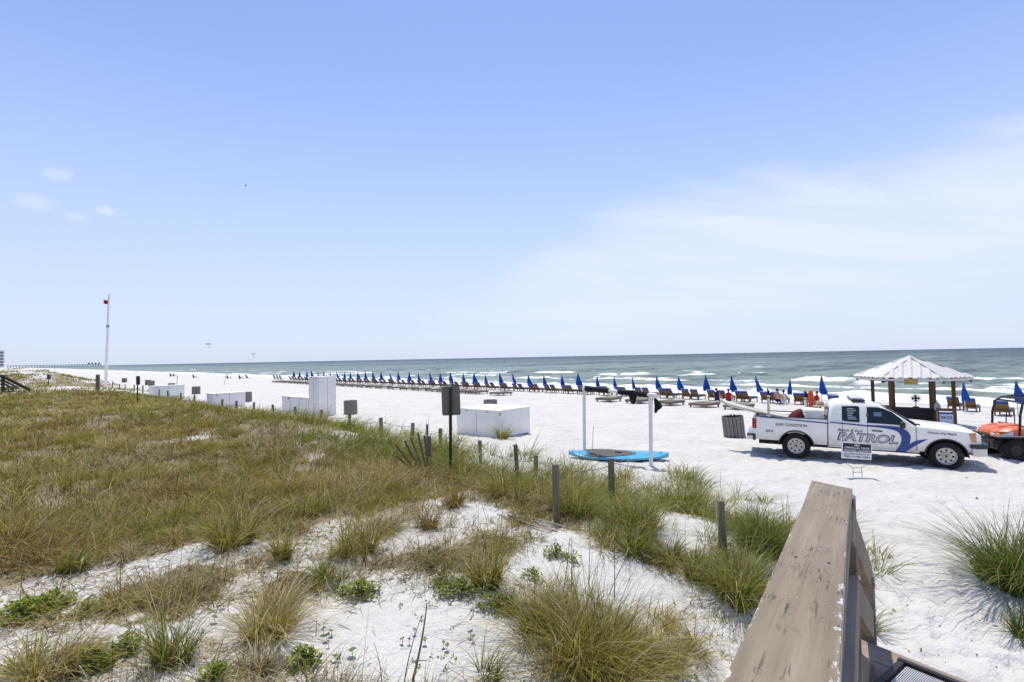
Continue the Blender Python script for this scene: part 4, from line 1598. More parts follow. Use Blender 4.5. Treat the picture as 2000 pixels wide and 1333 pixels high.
# flat folded loungers of the second row
def make_flat():
    t = thing('flat_lounger', (0, 0, 0), FACE, '', 'flat lounger', 'flat wooden loungers in the second row')
    f = MB()
    for sx in (-1, 0, 1):
        f.box((sx * 0.64, 0.0, 0.22), (0.05, 1.85, 0.13))
    for sy in (-1, 1):
        f.box((0, sy * 0.92, 0.22), (1.33, 0.05, 0.132))
    f.build('frame', M_FLATWOOD, t)
    s = MB().box((0, 0, 0), (1.36, 0.13, 0.03)).build('slat', M_FLATWOOD, t)
    for i in range(12):
        o = s if i == 0 else again(s, t)
        o.location = (0.006 * (i % 3 - 1), -0.86 + i * 0.156, 0.30 + 0.004 * (i % 2))
    leg = MB().box((0, 0, 0.07), (0.09, 0.07, 0.2)).build('leg', M_FLATWOOD, t)
    for i, (x, y) in enumerate(((-0.58, -0.8), (0.58, -0.8), (-0.58, 0.8), (0.58, 0.8))):
        o = leg if i == 0 else again(leg, t)
        o.location = (x, y, 0)
    return t


FLAT = [1440, 1373, 1306, 1246, 1187, 977, 932, 911, 890, 871, 850, 823, 798, 774, 749, 730, 712, 694, 678, 662, 648, 635, 622, 610, 598, 587, 576, 564, 553, 544]
f0 = make_flat()
for i, px in enumerate(FLAT):
    x, y = on_row(px, -7.2)
    o = f0 if i == 0 else copy_tree(f0)
    o.location = (x, y, h1(x, y) + 0.01)
    o.rotation_euler = (0, 0, FACE + rnd.uniform(-0.1, 0.1))
    o['label'] = f'low flat wooden lounger, {ordinal(i + 1)} in the second row counting away from the patrol truck'

# ------------------------------------------------------------------ rack with the paddleboard
pl, pr = at_y(1141, 883, 17.0), at_y(1271, 905, 15.2)
pl.z, pr.z = h1(pl.x, pl.y), h1(pr.x, pr.y)
tl, tr = at_y(1141, 757, 17.0), at_y(1270.5, 770, 15.2)
t = thing('board_rack', (pl + pr) / 2, 0, 'white pipe rack with two black padded sections on its crossbar', 'rack')
o0 = Vector(t.location)
MB().tube([pl - o0 - Vector((0, 0, 0.3)), tl - o0], 0.055, 14).build('post', M_WHITEPOST, t, smooth=40)
MB().tube([pr - o0 - Vector((0, 0, 0.3)), tr - o0], 0.058, 14).build('post', M_WHITEPOST, t, smooth=40)
ca, cb = tl - o0 + Vector((0, 0, -0.03)), tr - o0 + Vector((0, 0, -0.03))
cd = (cb - ca).normalized()
MB().tube([ca - cd * 0.06, cb + cd * 0.14], 0.05, 14).build('crossbar', M_WHITEPOST, t, smooth=40)
L = (cb - ca).length
for q0, q1 in ((0.03, 0.40), (0.55, 0.96)):
    MB().tube([ca + cd * (q0 * L), ca + cd * (q1 * L)], 0.088, 14).build('pad', M_BLACK, t, smooth=40)
MB().tube([cb - cd * 0.03, cb + cd * 0.19], 0.075, 14).build('pipe_fitting', M_WHITEPOST, t, smooth=40)
# dark straps and a wetsuit hanging from it
s = MB()
w0 = cb - cd * 0.62 + o0
s.loft([[w0 + Vector((x * w, yq, -z)) for x, yq in ((-1, 0.06), (1, 0.06), (1, -0.1), (-1, -0.1))] for z, w in ((-0.09, 0.16), (0.0, 0.16), (0.10, 0.11), (0.25, 0.07), (0.33, 0.03))])
s = s.build('hanging_strap', M_BLACK, bevel=0.02)
tag(s, 'black strap bundle hanging from the right pad of the white rack', 'strap')
w1 = tr + Vector((0.10, 0.0, -0.09))
s = MB()
s.loft([[w1 + Vector((cx + rx * math.cos(a), 0.09 * math.sin(a), z)) for a in [2 * math.pi * k / 10 for k in range(10)]]
        for z, cx, rx in ((0.14, 0.0, 0.015), (0.0, 0.02, 0.02), (-0.08, 0.05, 0.05), (-0.18, 0.10, 0.10), (-0.28, 0.13, 0.12), (-0.34, 0.10, 0.10), (-0.40, 0.05, 0.05), (-0.47, 0.03, 0.02))])
s = s.build('hanging_bag', M_BLACK, smooth=50)
tag(s, 'limp black bag hanging at the right end of the white rack', 'bag')

# paddleboard on two small blocks
pa, pb = at_z(1111, 887, 0.16), at_z(1306, 891, 0.14)
mid = (pa + pb) / 2
g = h1(mid.x, mid.y)
Lb = (pb - pa).length
t = thing('paddleboard', (mid.x, mid.y, g + 0.03), math.atan2(pb.y - pa.y, pb.x - pa.x), 'turquoise blue paddleboard with a grey deck pad lying under the white rack', 'paddleboard')


def board(b, L, W, T, z0, rocker=0.10, inset=1.0, top_only=False, mi=0, x0=-1, x1=1, n=26):
    secs = []
    for i in range(n + 1):
        u = x0 + (x1 - x0) * i / n
        w = W / 2 * max(0.03, (1 - abs(u) ** 2.6)) ** 0.62 * inset
        rk = rocker * (abs(u) ** 3) * (1.4 if u < 0 else 0.8)
        x = u * L / 2
        if top_only:
            secs.append([(x, -w, z0 + T + rk + 0.004), (x, 0, z0 + T + rk + 0.012), (x, w, z0 + T + rk + 0.004), (x, 0, z0 + T + rk - 0.006)])
        else:
            secs.append([(x, -w * 0.7, z0 + rk), (x, -w, z0 + T * 0.4 + rk), (x, -w * 0.96, z0 + T * 0.8 + rk), (x, -w * 0.75, z0 + T + rk), (x, 0, z0 + T + 0.006 + rk),
                         (x, w * 0.75, z0 + T + rk), (x, w * 0.96, z0 + T * 0.8 + rk), (x, w, z0 + T * 0.4 + rk), (x, w * 0.7, z0 + rk)])
    b.loft(secs, mi=mi)
    return b


t.rotation_euler.x = R(7)
board(MB(), Lb, 0.92, 0.12, 0.03, rocker=0.05).build('hull', M_BOARDBLUE, t, smooth=50)
pad = MB()
ring = [(-0.24 * Lb / 2 + 0.60 * Lb / 2 * math.cos(a), 0.37 * math.sin(a) * (1 - 0.25 * math.cos(a)), 0.157) for a in [2 * math.pi * i / 40 for i in range(40)]]
pad.prism(ring, (0, 0, 0.012))
pad.build('deck_pad', M_PAD, t)
MB().box((0.02, 0, 0.185), (0.22, 0.035, 0.03)).build('carry_handle', M_BLACKPL, t, bevel=0.008)
MB().box((0.85 * Lb / 2, 0.0, 0.185), (0.06, 0.05, 0.02)).build('leash_plug', M_BLACKPL, t)
MB().box((-0.55, 0, 0.0), (0.10, 0.5, 0.10)).build('block', M_POST, t)
MB().box((0.75, 0, 0.0), (0.10, 0.5, 0.10)).build('block', M_POST, t)
for (px, by, ty, dep, lab) in ((1155, 884, 833, 16.8, 'thin upright stick on the sand behind the paddleboard'), (343, 754, 734, 60, 'thin pole stuck in the sand beyond the farthest white box'), (437, 750, 735, 78, 'thin pole standing on the beach left of the sitting people')):
    p, q = at_y(px, by, dep), at_y(px + 4, ty, dep)
    g = h1(p.x, p.y)
    o = MB().tube([(0, 0, -0.2), (q.x - p.x, 0, q.z - g)], 0.008 if dep < 30 else 0.03, 6).build('stick', M_POST, loc=(p.x, p.y, g))
    tag(o, lab, 'stick', 'thin sticks on the beach')

# ------------------------------------------------------------------ people
def skin_mesh(name, joints, edges, m, loc, rz, parent=None, root=0, lv=2):
    """one continuous body grown on a skeleton; joints: (x, y, z, radius)"""
    me = bpy.data.meshes.new(name)
    me.from_pydata([j[:3] for j in joints], edges, [])
    o = bpy.data.objects.new(name, me)
    COL.objects.link(o)
    o.modifiers.new('skin', 'SKIN')
    sv = me.skin_vertices[0].data
    for i, j in enumerate(joints):
        rr = j[3]
        sv[i].radius = rr if isinstance(rr, tuple) else (rr, rr)
        sv[i].use_root = i == root
    ss = o.modifiers.new('sub', 'SUBSURF')
    ss.levels = ss.render_levels = lv
    dg = bpy.context.evaluated_depsgraph_get()
    res = bpy.data.meshes.new_from_object(o.evaluated_get(dg))
    bpy.data.objects.remove(o)
    bpy.data.meshes.remove(me)
    res.name = name
    res.materials.clear()
    res.materials.append(m)
    res.shade_smooth()
    b = bpy.data.objects.new(name, res)
    COL.objects.link(b)
    b.location = loc
    b.rotation_euler = (0, 0, rz)
    return adopt(b, parent)


def person(loc, rz, label, pose='stand', shirt=None, shorts=M_NAVY, hat=None, skin=M_SKIN, scale=1.0):
    """local +y is where the person faces"""
    t = thing('person', loc, rz, label, 'person', 'people on the beach')
    t.scale = (scale,) * 3
    if pose == 'stand':
        hip, kn, ft = 0.93, (0.03, 0.50), (0.0, 0.06)
        legs = [((sx * 0.10, 0.0, 0.86, 0.085), (sx * 0.11, 0.03, 0.50, 0.058), (sx * 0.12, -0.02, 0.10, 0.04), (sx * 0.13, 0.12, 0.035, 0.035)) for sx in (-1, 1)]
        base = 0.0
        by = 0.0
        lean = 0.0
    elif pose == 'sit':            # on the sand, legs out in front
        base = -0.80
        legs = [((sx * 0.10, 0.02, 0.90, 0.09), (sx * 0.15, 0.42, 1.12, 0.06), (sx * 0.14, 0.74, 0.86, 0.042), (sx * 0.14, 0.86, 0.85, 0.035)) for sx in (-1, 1)]
        lean = -0.08
    else:                          # in a lounger, leaning back
        base = -0.42
        legs = [((sx * 0.10, 0.05, 0.90, 0.09), (sx * 0.12, 0.48, 0.98, 0.06), (sx * 0.12, 0.92, 0.88, 0.042), (sx * 0.12, 1.0, 0.96, 0.035)) for sx in (-1, 1)]
        lean = -0.22
    J = [(0, 0, 0.93 + base, (0.15, 0.10)), (0, lean * 0.4, 1.12 + base, (0.13, 0.09)), (0, lean * 0.9, 1.36 + base, (0.16, 0.10)), (0, lean * 1.05, 1.47 + base, (0.07, 0.06)),
         (0, lean * 1.05 + 0.01, 1.54 + base, (0.05, 0.052)), (0, lean * 1.05 + 0.025, 1.60 + base, (0.072, 0.085)), (0, lean * 1.05 + 0.015, 1.69 + base, (0.075, 0.092)), (0, lean * 1.05, 1.755 + base, (0.045, 0.055))]
    E = [(0, 1), (1, 2), (2, 3), (3, 4), (4, 5), (5, 6), (6, 7)]
    for sx, lg in zip((-1, 1), legs):
        b = len(J)
        J += [(x, y, z + base, rr) for x, y, z, rr in lg]
        E += [(0, b), (b, b + 1), (b + 1, b + 2), (b + 2, b + 3)]
        b = len(J)
        sy = lean * 0.95
        if pose == 'stand':
            arm = [(sx * 0.19, sy, 1.41, 0.05), (sx * 0.25, sy - 0.03, 1.14, 0.038), (sx * 0.24, sy + 0.10, 0.93, 0.03), (sx * 0.23, sy + 0.15, 0.85, 0.028)]
        else:
            arm = [(sx * 0.19, sy, 1.41, 0.05), (sx * 0.27, sy + 0.06, 1.16, 0.038), (sx * 0.20, sy + 0.30, 1.10, 0.03), (sx * 0.16, sy + 0.38, 1.12, 0.028)]
        J += [(x, y, z + base, rr) for x, y, z, rr in arm]
        E += [(2, b), (b, b + 1), (b + 1, b + 2), (b + 2, b + 3)]
    skin_mesh('body', J, E, skin, (0, 0, 0), 0, t)
    hy, hz = lean * 1.05 - 0.012, 1.68 + base
    MB().lathe([(0.0, 0.115), (0.06, 0.10), (0.092, 0.05), (0.098, 0.0), (0.085, -0.05), (0.06, -0.09)], 12, (0, hy - 0.012, hz)).build('hair', hat or M_HAIR, t, smooth=60)
    if shirt:
        s = MB()
        s.loft([[(rx * math.cos(a) * k, lean * q + ry * math.sin(a), z + base) for a in [2 * math.pi * i / 14 for i in range(14)]]
                for z, rx, ry, q, k in ((0.88, 0.175, 0.125, 0.0, 1), (1.10, 0.165, 0.118, 0.4, 1), (1.34, 0.21, 0.13, 0.9, 1), (1.44, 0.19, 0.105, 1.0, 1), (1.49, 0.075, 0.07, 1.05, 1))])
        s.build('shirt', shirt, t, smooth=60)
    s = MB()
    s.loft([[(rx * math.cos(a), ry * math.sin(a), z + base) for a in [2 * math.pi * i / 14 for i in range(14)]] for z, rx, ry in ((1.00, 0.165, 0.12), (0.90, 0.185, 0.135), (0.80, 0.19, 0.14))])
    s.build('shorts', shorts, t, smooth=60)
    return t


def on_beach(px, py, yy):
    p = at_y(px, py, yy)
    return Vector((p.x, p.y, h1(p.x, p.y)))


for px, yy, a, sh, so, dz, lab in (
        (1401, 41.0, 0.0, M_NAVY, M_NAVY, 0.12, 'dark haired person in a navy shirt sitting up on a lounger'),
        (1424, 40.5, 0.2, M_REDCLOTH, M_NAVY, 0.10, 'person in a red shirt sitting low beside a closed umbrella in the row'),
        (1520, 37.8, 0.0, None, M_NAVY, 0.22, 'bare backed dark haired person sitting up on a lounger'),
        (1531, 38.2, 0.3, M_WHITECLOTH, M_WHITECLOTH, 0.12, 'person in white sitting next to the bare backed person'),
        (1594, 36.0, 2.6, M_REDCLOTH, M_NAVY, 0.10, 'person in a red top sitting between the umbrella and the truck cab')):
    o = person(on_beach(px, 790, yy), FACE + a, lab, 'sit', sh, so)
    o.location.z += dz
for px, py, yy, a, sh, lab in (
        (333, 736, 150, 0.4, M_NAVY, 'far person in dark clothes sitting on the sand, leftmost of the sunbathers'),
        (339, 736, 152, -0.3, M_BLACK, 'far person in black sitting close beside the leftmost sunbather'),
        (378, 740, 130, 0.2, M_NAVY, 'far person in navy sitting alone on the open beach'),
        (444, 742, 122, 0.0, M_REDCLOTH, 'far person in red sitting on the sand near the water'),
        (468, 743, 120, 0.3, mat('olive_cloth', (0.07, 0.08, 0.04), 0.9), 'far person in olive sitting on the sand near the water')):
    person(on_beach(px, py, yy), FACE + a, lab, 'sit', sh, scale=1.15)

# canvas beach chairs far along the shore
def beach_chair(px, py, yy, m, label):
    p = on_beach(px, py, yy)
    t = thing('beach_chair', p, FACE + 0.3, label, 'beach chair', 'low folding chairs by the water')
    f = MB()
    for sx in (-1, 1):
        f.beam((sx * 0.3, 0.5, 0.02), (sx * 0.3, -0.1, 0.36), 0.035, 0.035).beam((sx * 0.3, 0.0, 0.3), (sx * 0.3, -0.4, 1.0), 0.035, 0.035).beam((sx * 0.3, -0.35, 0.02), (sx * 0.3, 0.3, 0.36), 0.035, 0.035)
    f.build('frame', M_POLE, t)
    MB().beam((0, 0.42, 0.30), (0, -0.05, 0.24), 0.56, 0.02).build('seat', m, t)
    MB().beam((0, -0.03, 0.26), (0, -0.40, 1.0), 0.56, 0.02, (0, 1, 0.4)).build('backrest', m, t)


M_LBLUE = mat('pale_blue_canvas', (0.16, 0.26, 0.42), 0.8, 0.1)
beach_chair(537, 746, 112, M_LBLUE, 'pale blue folding chair by the water, left of the three together')
beach_chair(543, 746, 111, M_LBLUE, 'pale blue folding chair by the water, middle of the three together')
beach_chair(549, 746, 109, M_LBLUE, 'pale blue folding chair by the water, right of the three together')
beach_chair(483, 744, 118, M_BLACK, 'black folding chair standing alone near the sitting people')

# ------------------------------------------------------------------ neighbour's dark stair railing on the left
M_DARKWOOD = wood('dark_stained_wood', (0.055, 0.050, 0.042), grain=(0.06, 1, 1))
p = at_y(8, 762, 44.0)
t = thing('stair_railing', (p.x, p.y, h1(p.x, p.y)), 0, 'dark wooden stair railing descending to the right at the edge of the photo', 'stair railing')
o0 = Vector(t.location)
for (xa, ya, xb, yb, w) in ((5, 735, 58, 762, 0.22), (5, 743, 34, 757, 0.12), (5, 749, 26, 759, 0.12), (-60, 735, 6, 735, 0.22), (-60, 744, 6, 744, 0.12), (-60, 751, 6, 751, 0.12)):
    a, b = at_y(xa, ya, 44.0), at_y(xb, yb, 43.0 if xb > 10 else 44.0)
    MB().beam(a - o0, b - o0, 0.10, w).build('rail', M_DARKWOOD, t)
for xa, ya in ((6, 734), (-30, 734), (-60, 734)):
    a = at_y(xa, ya, 43.9) - o0
    MB().box((a.x, a.y, a.z / 2 - 0.2), (0.16, 0.16, a.z + 0.4)).build('post', M_DARKWOOD, t)
for i in range(5):
    a = at_y(14 + i * 9, 752 + i * 3.2, 44.6) - o0
    MB().box((a.x, a.y, a.z - 0.25), (0.4, 1.6, 0.06)).build('stair_tread', M_DARKWOOD, t)

# ------------------------------------------------------------------ far pier, tower block, sails in the sky
M_PIER = mat('far_hazed_concrete', (0.16, 0.19, 0.23), 0.8)  # concrete with the blue grey of distance haze put into its colour
pa, pb = at_y(14, 713.5, 3000.0), at_y(197, 711.0, 3300.0)
t = thing('fishing_pier', (pa.x, pa.y, SEA_Z), 0, 'long distant fishing pier running out to sea beyond the flagpole', 'pier')
o0 = Vector(t.location)
zd = 11.0
a, b = Vector((0, 0, zd)), Vector((pb.x - pa.x, pb.y - pa.y, zd))
MB().beam(a, b, 10.0, 2.2).build('deck', M_PIER, t)
MB().beam(a + Vector((0, 0, 2.6)), b + Vector((0, 0, 2.6)), 9.0, 0.5).build('railing', M_PIER, t)
bent = MB()
for sy in (-1, 1):
    bent.tube([(0, sy * 4, -6), (0, sy * 3.4, zd)], 1.3, 6)
bent.box((0, 0, zd - 1.6), (2.4, 11, 1.6))
bo = bent.build('piling', M_PIER, t)
ang = math.atan2(b.y, b.x)
n = 34
for i in range(n):
    o = bo if i == 0 else again(bo, t)
    o.location = a.lerp(b, i / (n - 1)) - Vector((0, 0, zd))
    o.rotation_euler = (0, 0, ang)
for q in (0.86, 0.90, 0.94, 0.98):
    c = a.lerp(b, q)
    MB().box((c.x, c.y, zd + 6), (6, 6, 10)).build('shelter', M_PIER, t)

M_TOWER = mat('white_tower_wall', (0.66, 0.67, 0.68), 0.7)
M_TGLASS = mat('tower_glass', (0.08, 0.10, 0.14), 0.2, 0.5)
c = at_y(-21, 700, 700.0)
gz0 = h1(c.x, c.y)
t = thing('apartment_tower', (c.x, c.y, gz0), 0.35, 'sliver of a white apartment tower with dark windows at the photo edge', 'building')
MB().box((0, 0, 11.0), (26, 14, 24)).build('wall', M_TOWER, t)
MB().box((0, 0, 23.3), (27, 15, 0.7)).build('roof_slab', M_TOWER, t)
for fl in range(5):
    for ix in range(4):
        w = MB().box((-9 + ix * 6, -7.05, 3.5 + fl * 4.2), (4.2, 0.3, 2.3)).build('window', M_TGLASS, t)
    w = MB().box((13.05, 0, 3.5 + fl * 4.2), (0.3, 9, 2.3)).build('window', M_TGLASS, t)
    MB().box((0, -7.6, 2.1 + fl * 4.2), (26, 1.4, 0.3)).build('balcony', M_TOWER, t)

M_GULL = mat('dark_feathers', (0.05, 0.05, 0.055), 0.8)
p = at_y(480, 363, 60.0)
t = thing('seagull', p, 0.4, 'small dark gull gliding high over the dune', 'bird')
t.scale = (0.6, 0.6, 0.6)
MB().loft([[(x, rr * math.cos(a), rr * math.sin(a)) for a in [k * math.pi / 3 for k in range(6)]] for x, rr in ((-0.22, 0.01), (-0.1, 0.05), (0.05, 0.06), (0.16, 0.04), (0.22, 0.01))]).build('body', M_GULL, t, smooth=60)
for sy in (-1, 1):
    MB().loft([[(0.07, sy * y, z), (-0.01, sy * y, z + 0.015), (-w, sy * y, z), (-0.01, sy * y, z - 0.01)] for y, z, w in ((0.03, 0.02, 0.09), (0.22, 0.08, 0.08), (0.42, 0.06, 0.05), (0.55, 0.03, 0.01))]).build('wing', M_GULL, t, smooth=60)
M_KITE = mat('pale_grey_sailcloth', (0.46, 0.50, 0.58), 0.8, 0.1)
for px, py, w, lab in ((407, 673, 10, 'faint pale parasail hanging over the sea above the beach chairs'), (495, 692, 7, 'small faint parasail just above the horizon')):
    D = 900.0
    p = at_y(px, py, D)
    t = thing('parasail', p, 0, lab, 'parasail', 'parasails over the sea')
    rr = w * D / FOC / 2
    MB().lathe([(rr * math.cos(q), rr * 0.62 * math.sin(q)) for q in [R(k) for k in (0, 15, 30, 45, 60, 75, 88)]], 18).build('canopy', M_KITE, t, smooth=60)
    ln = MB()
    for k in range(6):
        q = k * math.pi / 3
        ln.tube([(rr * math.cos(q), rr * math.sin(q), 0), (0, 0, -rr * 1.2)], 0.05, 4)
    ln.build('lines', M_KITE, t)
    MB().lathe([(0.0, 0.6), (0.3, 0.4), (0.35, 0.0), (0.3, -0.8), (0.0, -1.2)], 8, (0, 0, -rr * 1.2)).build('rider', M_GULL, t, smooth=60)


# ------------------------------------------------------------------ patrol truck
M_PAINT = mat('white_car_paint', (0.86, 0.835, 0.78), 0.28, 0.5, var=0.015, vscale=2.0, coat=0.4, dirt=((0.60, 0.56, 0.50), 0.12))
M_TRIM = mat('dark_grey_trim', (0.035, 0.036, 0.038), 0.55, 0.4)
M_TYRE = mat('tyre_rubber', (0.018, 0.018, 0.018), 0.85, 0.25, var=0.25, dirt=((0.16, 0.14, 0.12), 0.3))
M_RIM = mat('silver_wheel', (0.50, 0.49, 0.46), 0.35, 0.5, metal=0.6, dirt=((0.22, 0.17, 0.11), 0.5))
M_HOLE = mat('wheel_hole_dark', (0.02, 0.019, 0.017), 0.8)
M_GLASS = mat('tinted_glass', (0.010, 0.012, 0.014), 0.06, 0.6, var=0.0)
M_WSCREEN = mat('windscreen_glass', (0.16, 0.19, 0.20), 0.08, 0.7, var=0.05)
M_RED = mat('red_lens', (0.40, 0.012, 0.015), 0.15, 0.6, var=0.1)
M_AMBER = mat('amber_lens', (0.62, 0.25, 0.10), 0.15, 0.6, var=0.1)
M_LENS = mat('clear_lens', (0.70, 0.70, 0.68), 0.12, 0.6, var=0.06)
M_DBLUE = mat('blue_vinyl_stripe', (0.010, 0.048, 0.235), 0.3, 0.5, var=0.03)
M_LETTER = mat('grey_lettering', (0.10, 0.10, 0.11), 0.5)
M_LETTERL = mat('silver_lettering', (0.50, 0.51, 0.53), 0.4)
M_LETTERW = mat('white_lettering', (0.75, 0.75, 0.75), 0.6)
M_BEDLINER = mat('black_bed_liner', (0.012, 0.012, 0.012), 0.8)
M_CREAM = mat('cream_board', (0.66, 0.61, 0.46), 0.35, 0.4, coat=0.2)
M_ORANGE = mat('orange_rescue_plastic', (0.66, 0.085, 0.02), 0.4, 0.4, var=0.06)

def dusty(m, z0, z1, amount):
    """pale dried sand splashed up the lower panels, ragged upper edge"""
    k = NT.__new__(NT)
    k.t = m.node_tree
    k.n = k.t.nodes
    p = [x for x in k.n if x.type == 'BSDF_PRINCIPLED'][0]
    old = p.inputs['Base Color'].links[0].from_socket
    tc = k.add('ShaderNodeTexCoord').outputs['Object']
    sp = k.add('ShaderNodeSeparateXYZ')
    k.put(sp.inputs[0], tc)
    nz = k.noise(k.mapping(tc, scale=(1, 1, 0.35)), 7.0, 6.0, 0.7)
    h = k.math('ADD', sp.outputs[2], k.math('MULTIPLY', k.math('SUBTRACT', nz, 0.5), -0.55))
    k.put(p.inputs['Base Color'], k.mix(k.smooth(h, z0, z1, amount, 0.0), old, (0.50, 0.45, 0.36)))


dusty(M_PAINT, 0.45, 0.85, 0.55)
TR_P = Vector((9.2, 16.85, 0.0))
TR_A = math.atan2(-0.466, 0.885)
TR_PITCH = R(0.9)
TR_M = Matrix.Translation(TR_P) @ Matrix.Rotation(TR_A, 4, 'Z') @ Matrix.Rotation(TR_PITCH, 4, 'Y')
TR_I = TR_M.inverted()
truck = thing('pickup_truck', TR_P, TR_A, 'white extended cab beach patrol pickup with blue swoosh, parked on the sand before the kiosk', 'truck')
truck.rotation_euler = (0, TR_PITCH, TR_A)
XF, RW = 3.645, 0.475


def half_w(x, z):
    w = 0.985
    if x > 3.75:
        w -= 0.15 * ((x - 3.75) / 0.7) ** 2
    if x < -0.85:
        w -= 0.035 * ((-0.85 - x) / 0.35) ** 2
    if z < 0.62:
        w -= 0.05 * ((0.62 - z) / 0.2) ** 2
    if z > 1.0:
        w -= 0.016 * ((z - 1.0) / 0.25) ** 2
    return w


def z_bot(x):
    zb = 0.47 if 0.3 < x < 3.3 else 0.52
    for xc in (0.0, XF):
        d = abs(x - xc)
        if d < RW:
            zb = max(zb, 0.385 + math.sqrt(RW * RW - d * d) * 0.98)
    return zb


def z_top(x):
    if x < 0.85:
        return 1.235
    if x < 3.02:
        return 1.15
    return float(np.interp(x, [3.02, 3.4, 4.0, 4.3, 4.42], [1.15, 1.125, 1.075, 1.035, 0.99]))


def xs_between(a, b):
    xs = list(np.linspace(a, b, max(3, int((b - a) / 0.12))))
    for xc in (0.0, XF):
        for k in range(17):
            q = xc - RW * math.cos(math.pi * k / 16)
            if a < q < b:
                xs.append(q)
        for q in (xc - RW - 0.004, xc + RW + 0.004):
            if a < q < b:
                xs.append(q)
    return sorted(set(round(x, 4) for x in xs))


def truck_skin(name, a, b, top, caps=(False, False), rows=9):
    m = MB()
    secs = []
    for x in xs_between(a, b):
        zb, zt = z_bot(x), z_top(x)
        right = [(x, -half_w(x, zb + (zt - zb) * k / rows), zb + (zt - zb) * k / rows) for k in range(rows + 1)]
        left = [(x, -y, z) for _, y, z in right][::-1]
        secs.append(right + top(x, zt) + left)
    m.loft(secs, closed=False, cap=False)
    n = len(secs[0])
    for c, sec in zip(caps, (secs[0], secs[-1])):
        if c:
            m._add(sec, [tuple(range(n))])
    return m


def bed_top(x, zt):
    return [(x, -0.90, zt), (x, -0.89, 0.74), (x, 0.89, 0.74), (x, 0.90, zt)]


def hood_top(x, zt):
    w = half_w(x, zt)
    out = []
    for k in range(1, 12):
        y = -w + 2 * w * k / 12
        q = y / w
        cr = 0.055 * (1 - q ** 4) + (0.022 if abs(q) < 0.55 else 0.0)
        out.append((x, y, zt + cr * min(1.0, (4.45 - x) / 0.3 + 0.25)))
    return out


truck_skin('bed', -1.20, 0.83, bed_top, (False, False)).build('bed', M_PAINT, truck, smooth=40)
truck_skin('cab', 0.86, 3.0, lambda x, zt: [], (True, True)).build('cab', M_PAINT, truck, smooth=40)
truck_skin('front', 3.006, 4.42, hood_top, (False, True)).build('hood_and_fenders', M_PAINT, truck, smooth=50)
MB().box((-0.185, 0, 0.75), (2.02, 1.78, 0.03)).box((0.80, 0, 0.98), (0.03, 1.78, 0.46)).build('bed_liner', M_BEDLINER, truck)
for sy in (-1, 1):
    MB().box((-0.185, sy * 0.935, 1.247), (2.02, 0.085, 0.022)).build('bed_rail_cap', M_TRIM, truck, bevel=0.006)
MB().box((-1.185, 0, 0.90), (0.05, 1.86, 0.62)).build('tailgate', M_PAINT, truck, bevel=0.012)
MB().box((1.55, 0, 0.44), (5.2, 1.5, 0.16)).box((1.95, 0, 0.52), (2.0, 1.86, 0.1)).build('underbody', M_BEDLINER, truck)
for xc in (0.0, XF):
    for sy in (-1, 1):
        w = MB()
        sec = []
        for k in range(17):
            q = math.pi * k / 16
            sec.append((xc + 0.47 * math.cos(q), 0.385 + 0.47 * math.sin(q)))
        w.loft([[(x, sy * 0.955, z) for x, z in sec], [(x, sy * 0.45, z) for x, z in sec]], closed=False, cap=False)
        w._add([(x, sy * 0.45, z) for x, z in sec], [tuple(range(17))])
        w.build('wheel_well', M_BEDLINER, truck)
# black flare over the wheel arches
for xc in (0.0, XF):
    f = MB()
    pts = [(xc + (RW + 0.0) * math.cos(math.pi * k / 20), -half_w(xc, 0.7) - 0.004, 0.385 + (RW - 0.01) * math.sin(math.pi * k / 20)) for k in range(21)]
    f.tube(pts, 0.020, 6)
    f.build('arch_trim', M_TRIM, truck, smooth=40)

# greenhouse: roof, pillars and the dark openings between them
def cab_ring(z, x0, x1, w, rc, n=6):
    out = []
    for (cx, cy, a0) in ((x1 - rc, w - rc, 0), (x0 + rc, w - rc, 90), (x0 + rc, -w + rc, 180), (x1 - rc, -w + rc, 270)):
        for k in range(n):
            q = R(a0 + 90 * k / (n - 1))
            out.append((cx + rc * math.cos(q), cy + rc * math.sin(q), z))
    return out


def gw(z):
    return 0.955 - 0.285 * (z - 1.15)


MB().loft([cab_ring(z, x0, x1, gw(z) - q, rc) for z, x0, x1, q, rc in (
    (1.14, 0.86, 3.01, 0.0, 0.05), (1.35, 0.88, 2.74, 0.0, 0.07), (1.55, 0.91, 2.46, 0.0, 0.10), (1.68, 0.95, 2.25, 0.004, 0.14), (1.745, 1.02, 2.10, 0.03, 0.18), (1.785, 1.14, 1.93, 0.10, 0.2), (1.80, 1.30, 1.75, 0.25, 0.2))]).build('cab_roof', M_PAINT, truck, smooth=60)


def to_truck(px, py, wfun):
    """local (x, y, z) of a pixel on the truck's near side"""
    o = TR_I @ Vector((0, 0, CAM_Z))
    d = (TR_I.to_3x3() @ ray(px, py))
    z = 1.0
    for _ in range(6):
        t = (-wfun(z) - o.y) / d.y
        z = o.z + d.z * t
    return Vector((o.x + d.x * t, -wfun(z), z))


def px_poly(pts, wfun, off):
    return [to_truck(px, py, wfun) + Vector((0, -off, 0)) for px, py in pts]


def plate(name, pts, wfun, off, m, th=0.004):
    p = px_poly(pts, wfun, off)
    b = MB().prism([q + Vector((0, th, 0)) for q in p], (0, -th, 0))
    return b.build(name, m, truck)


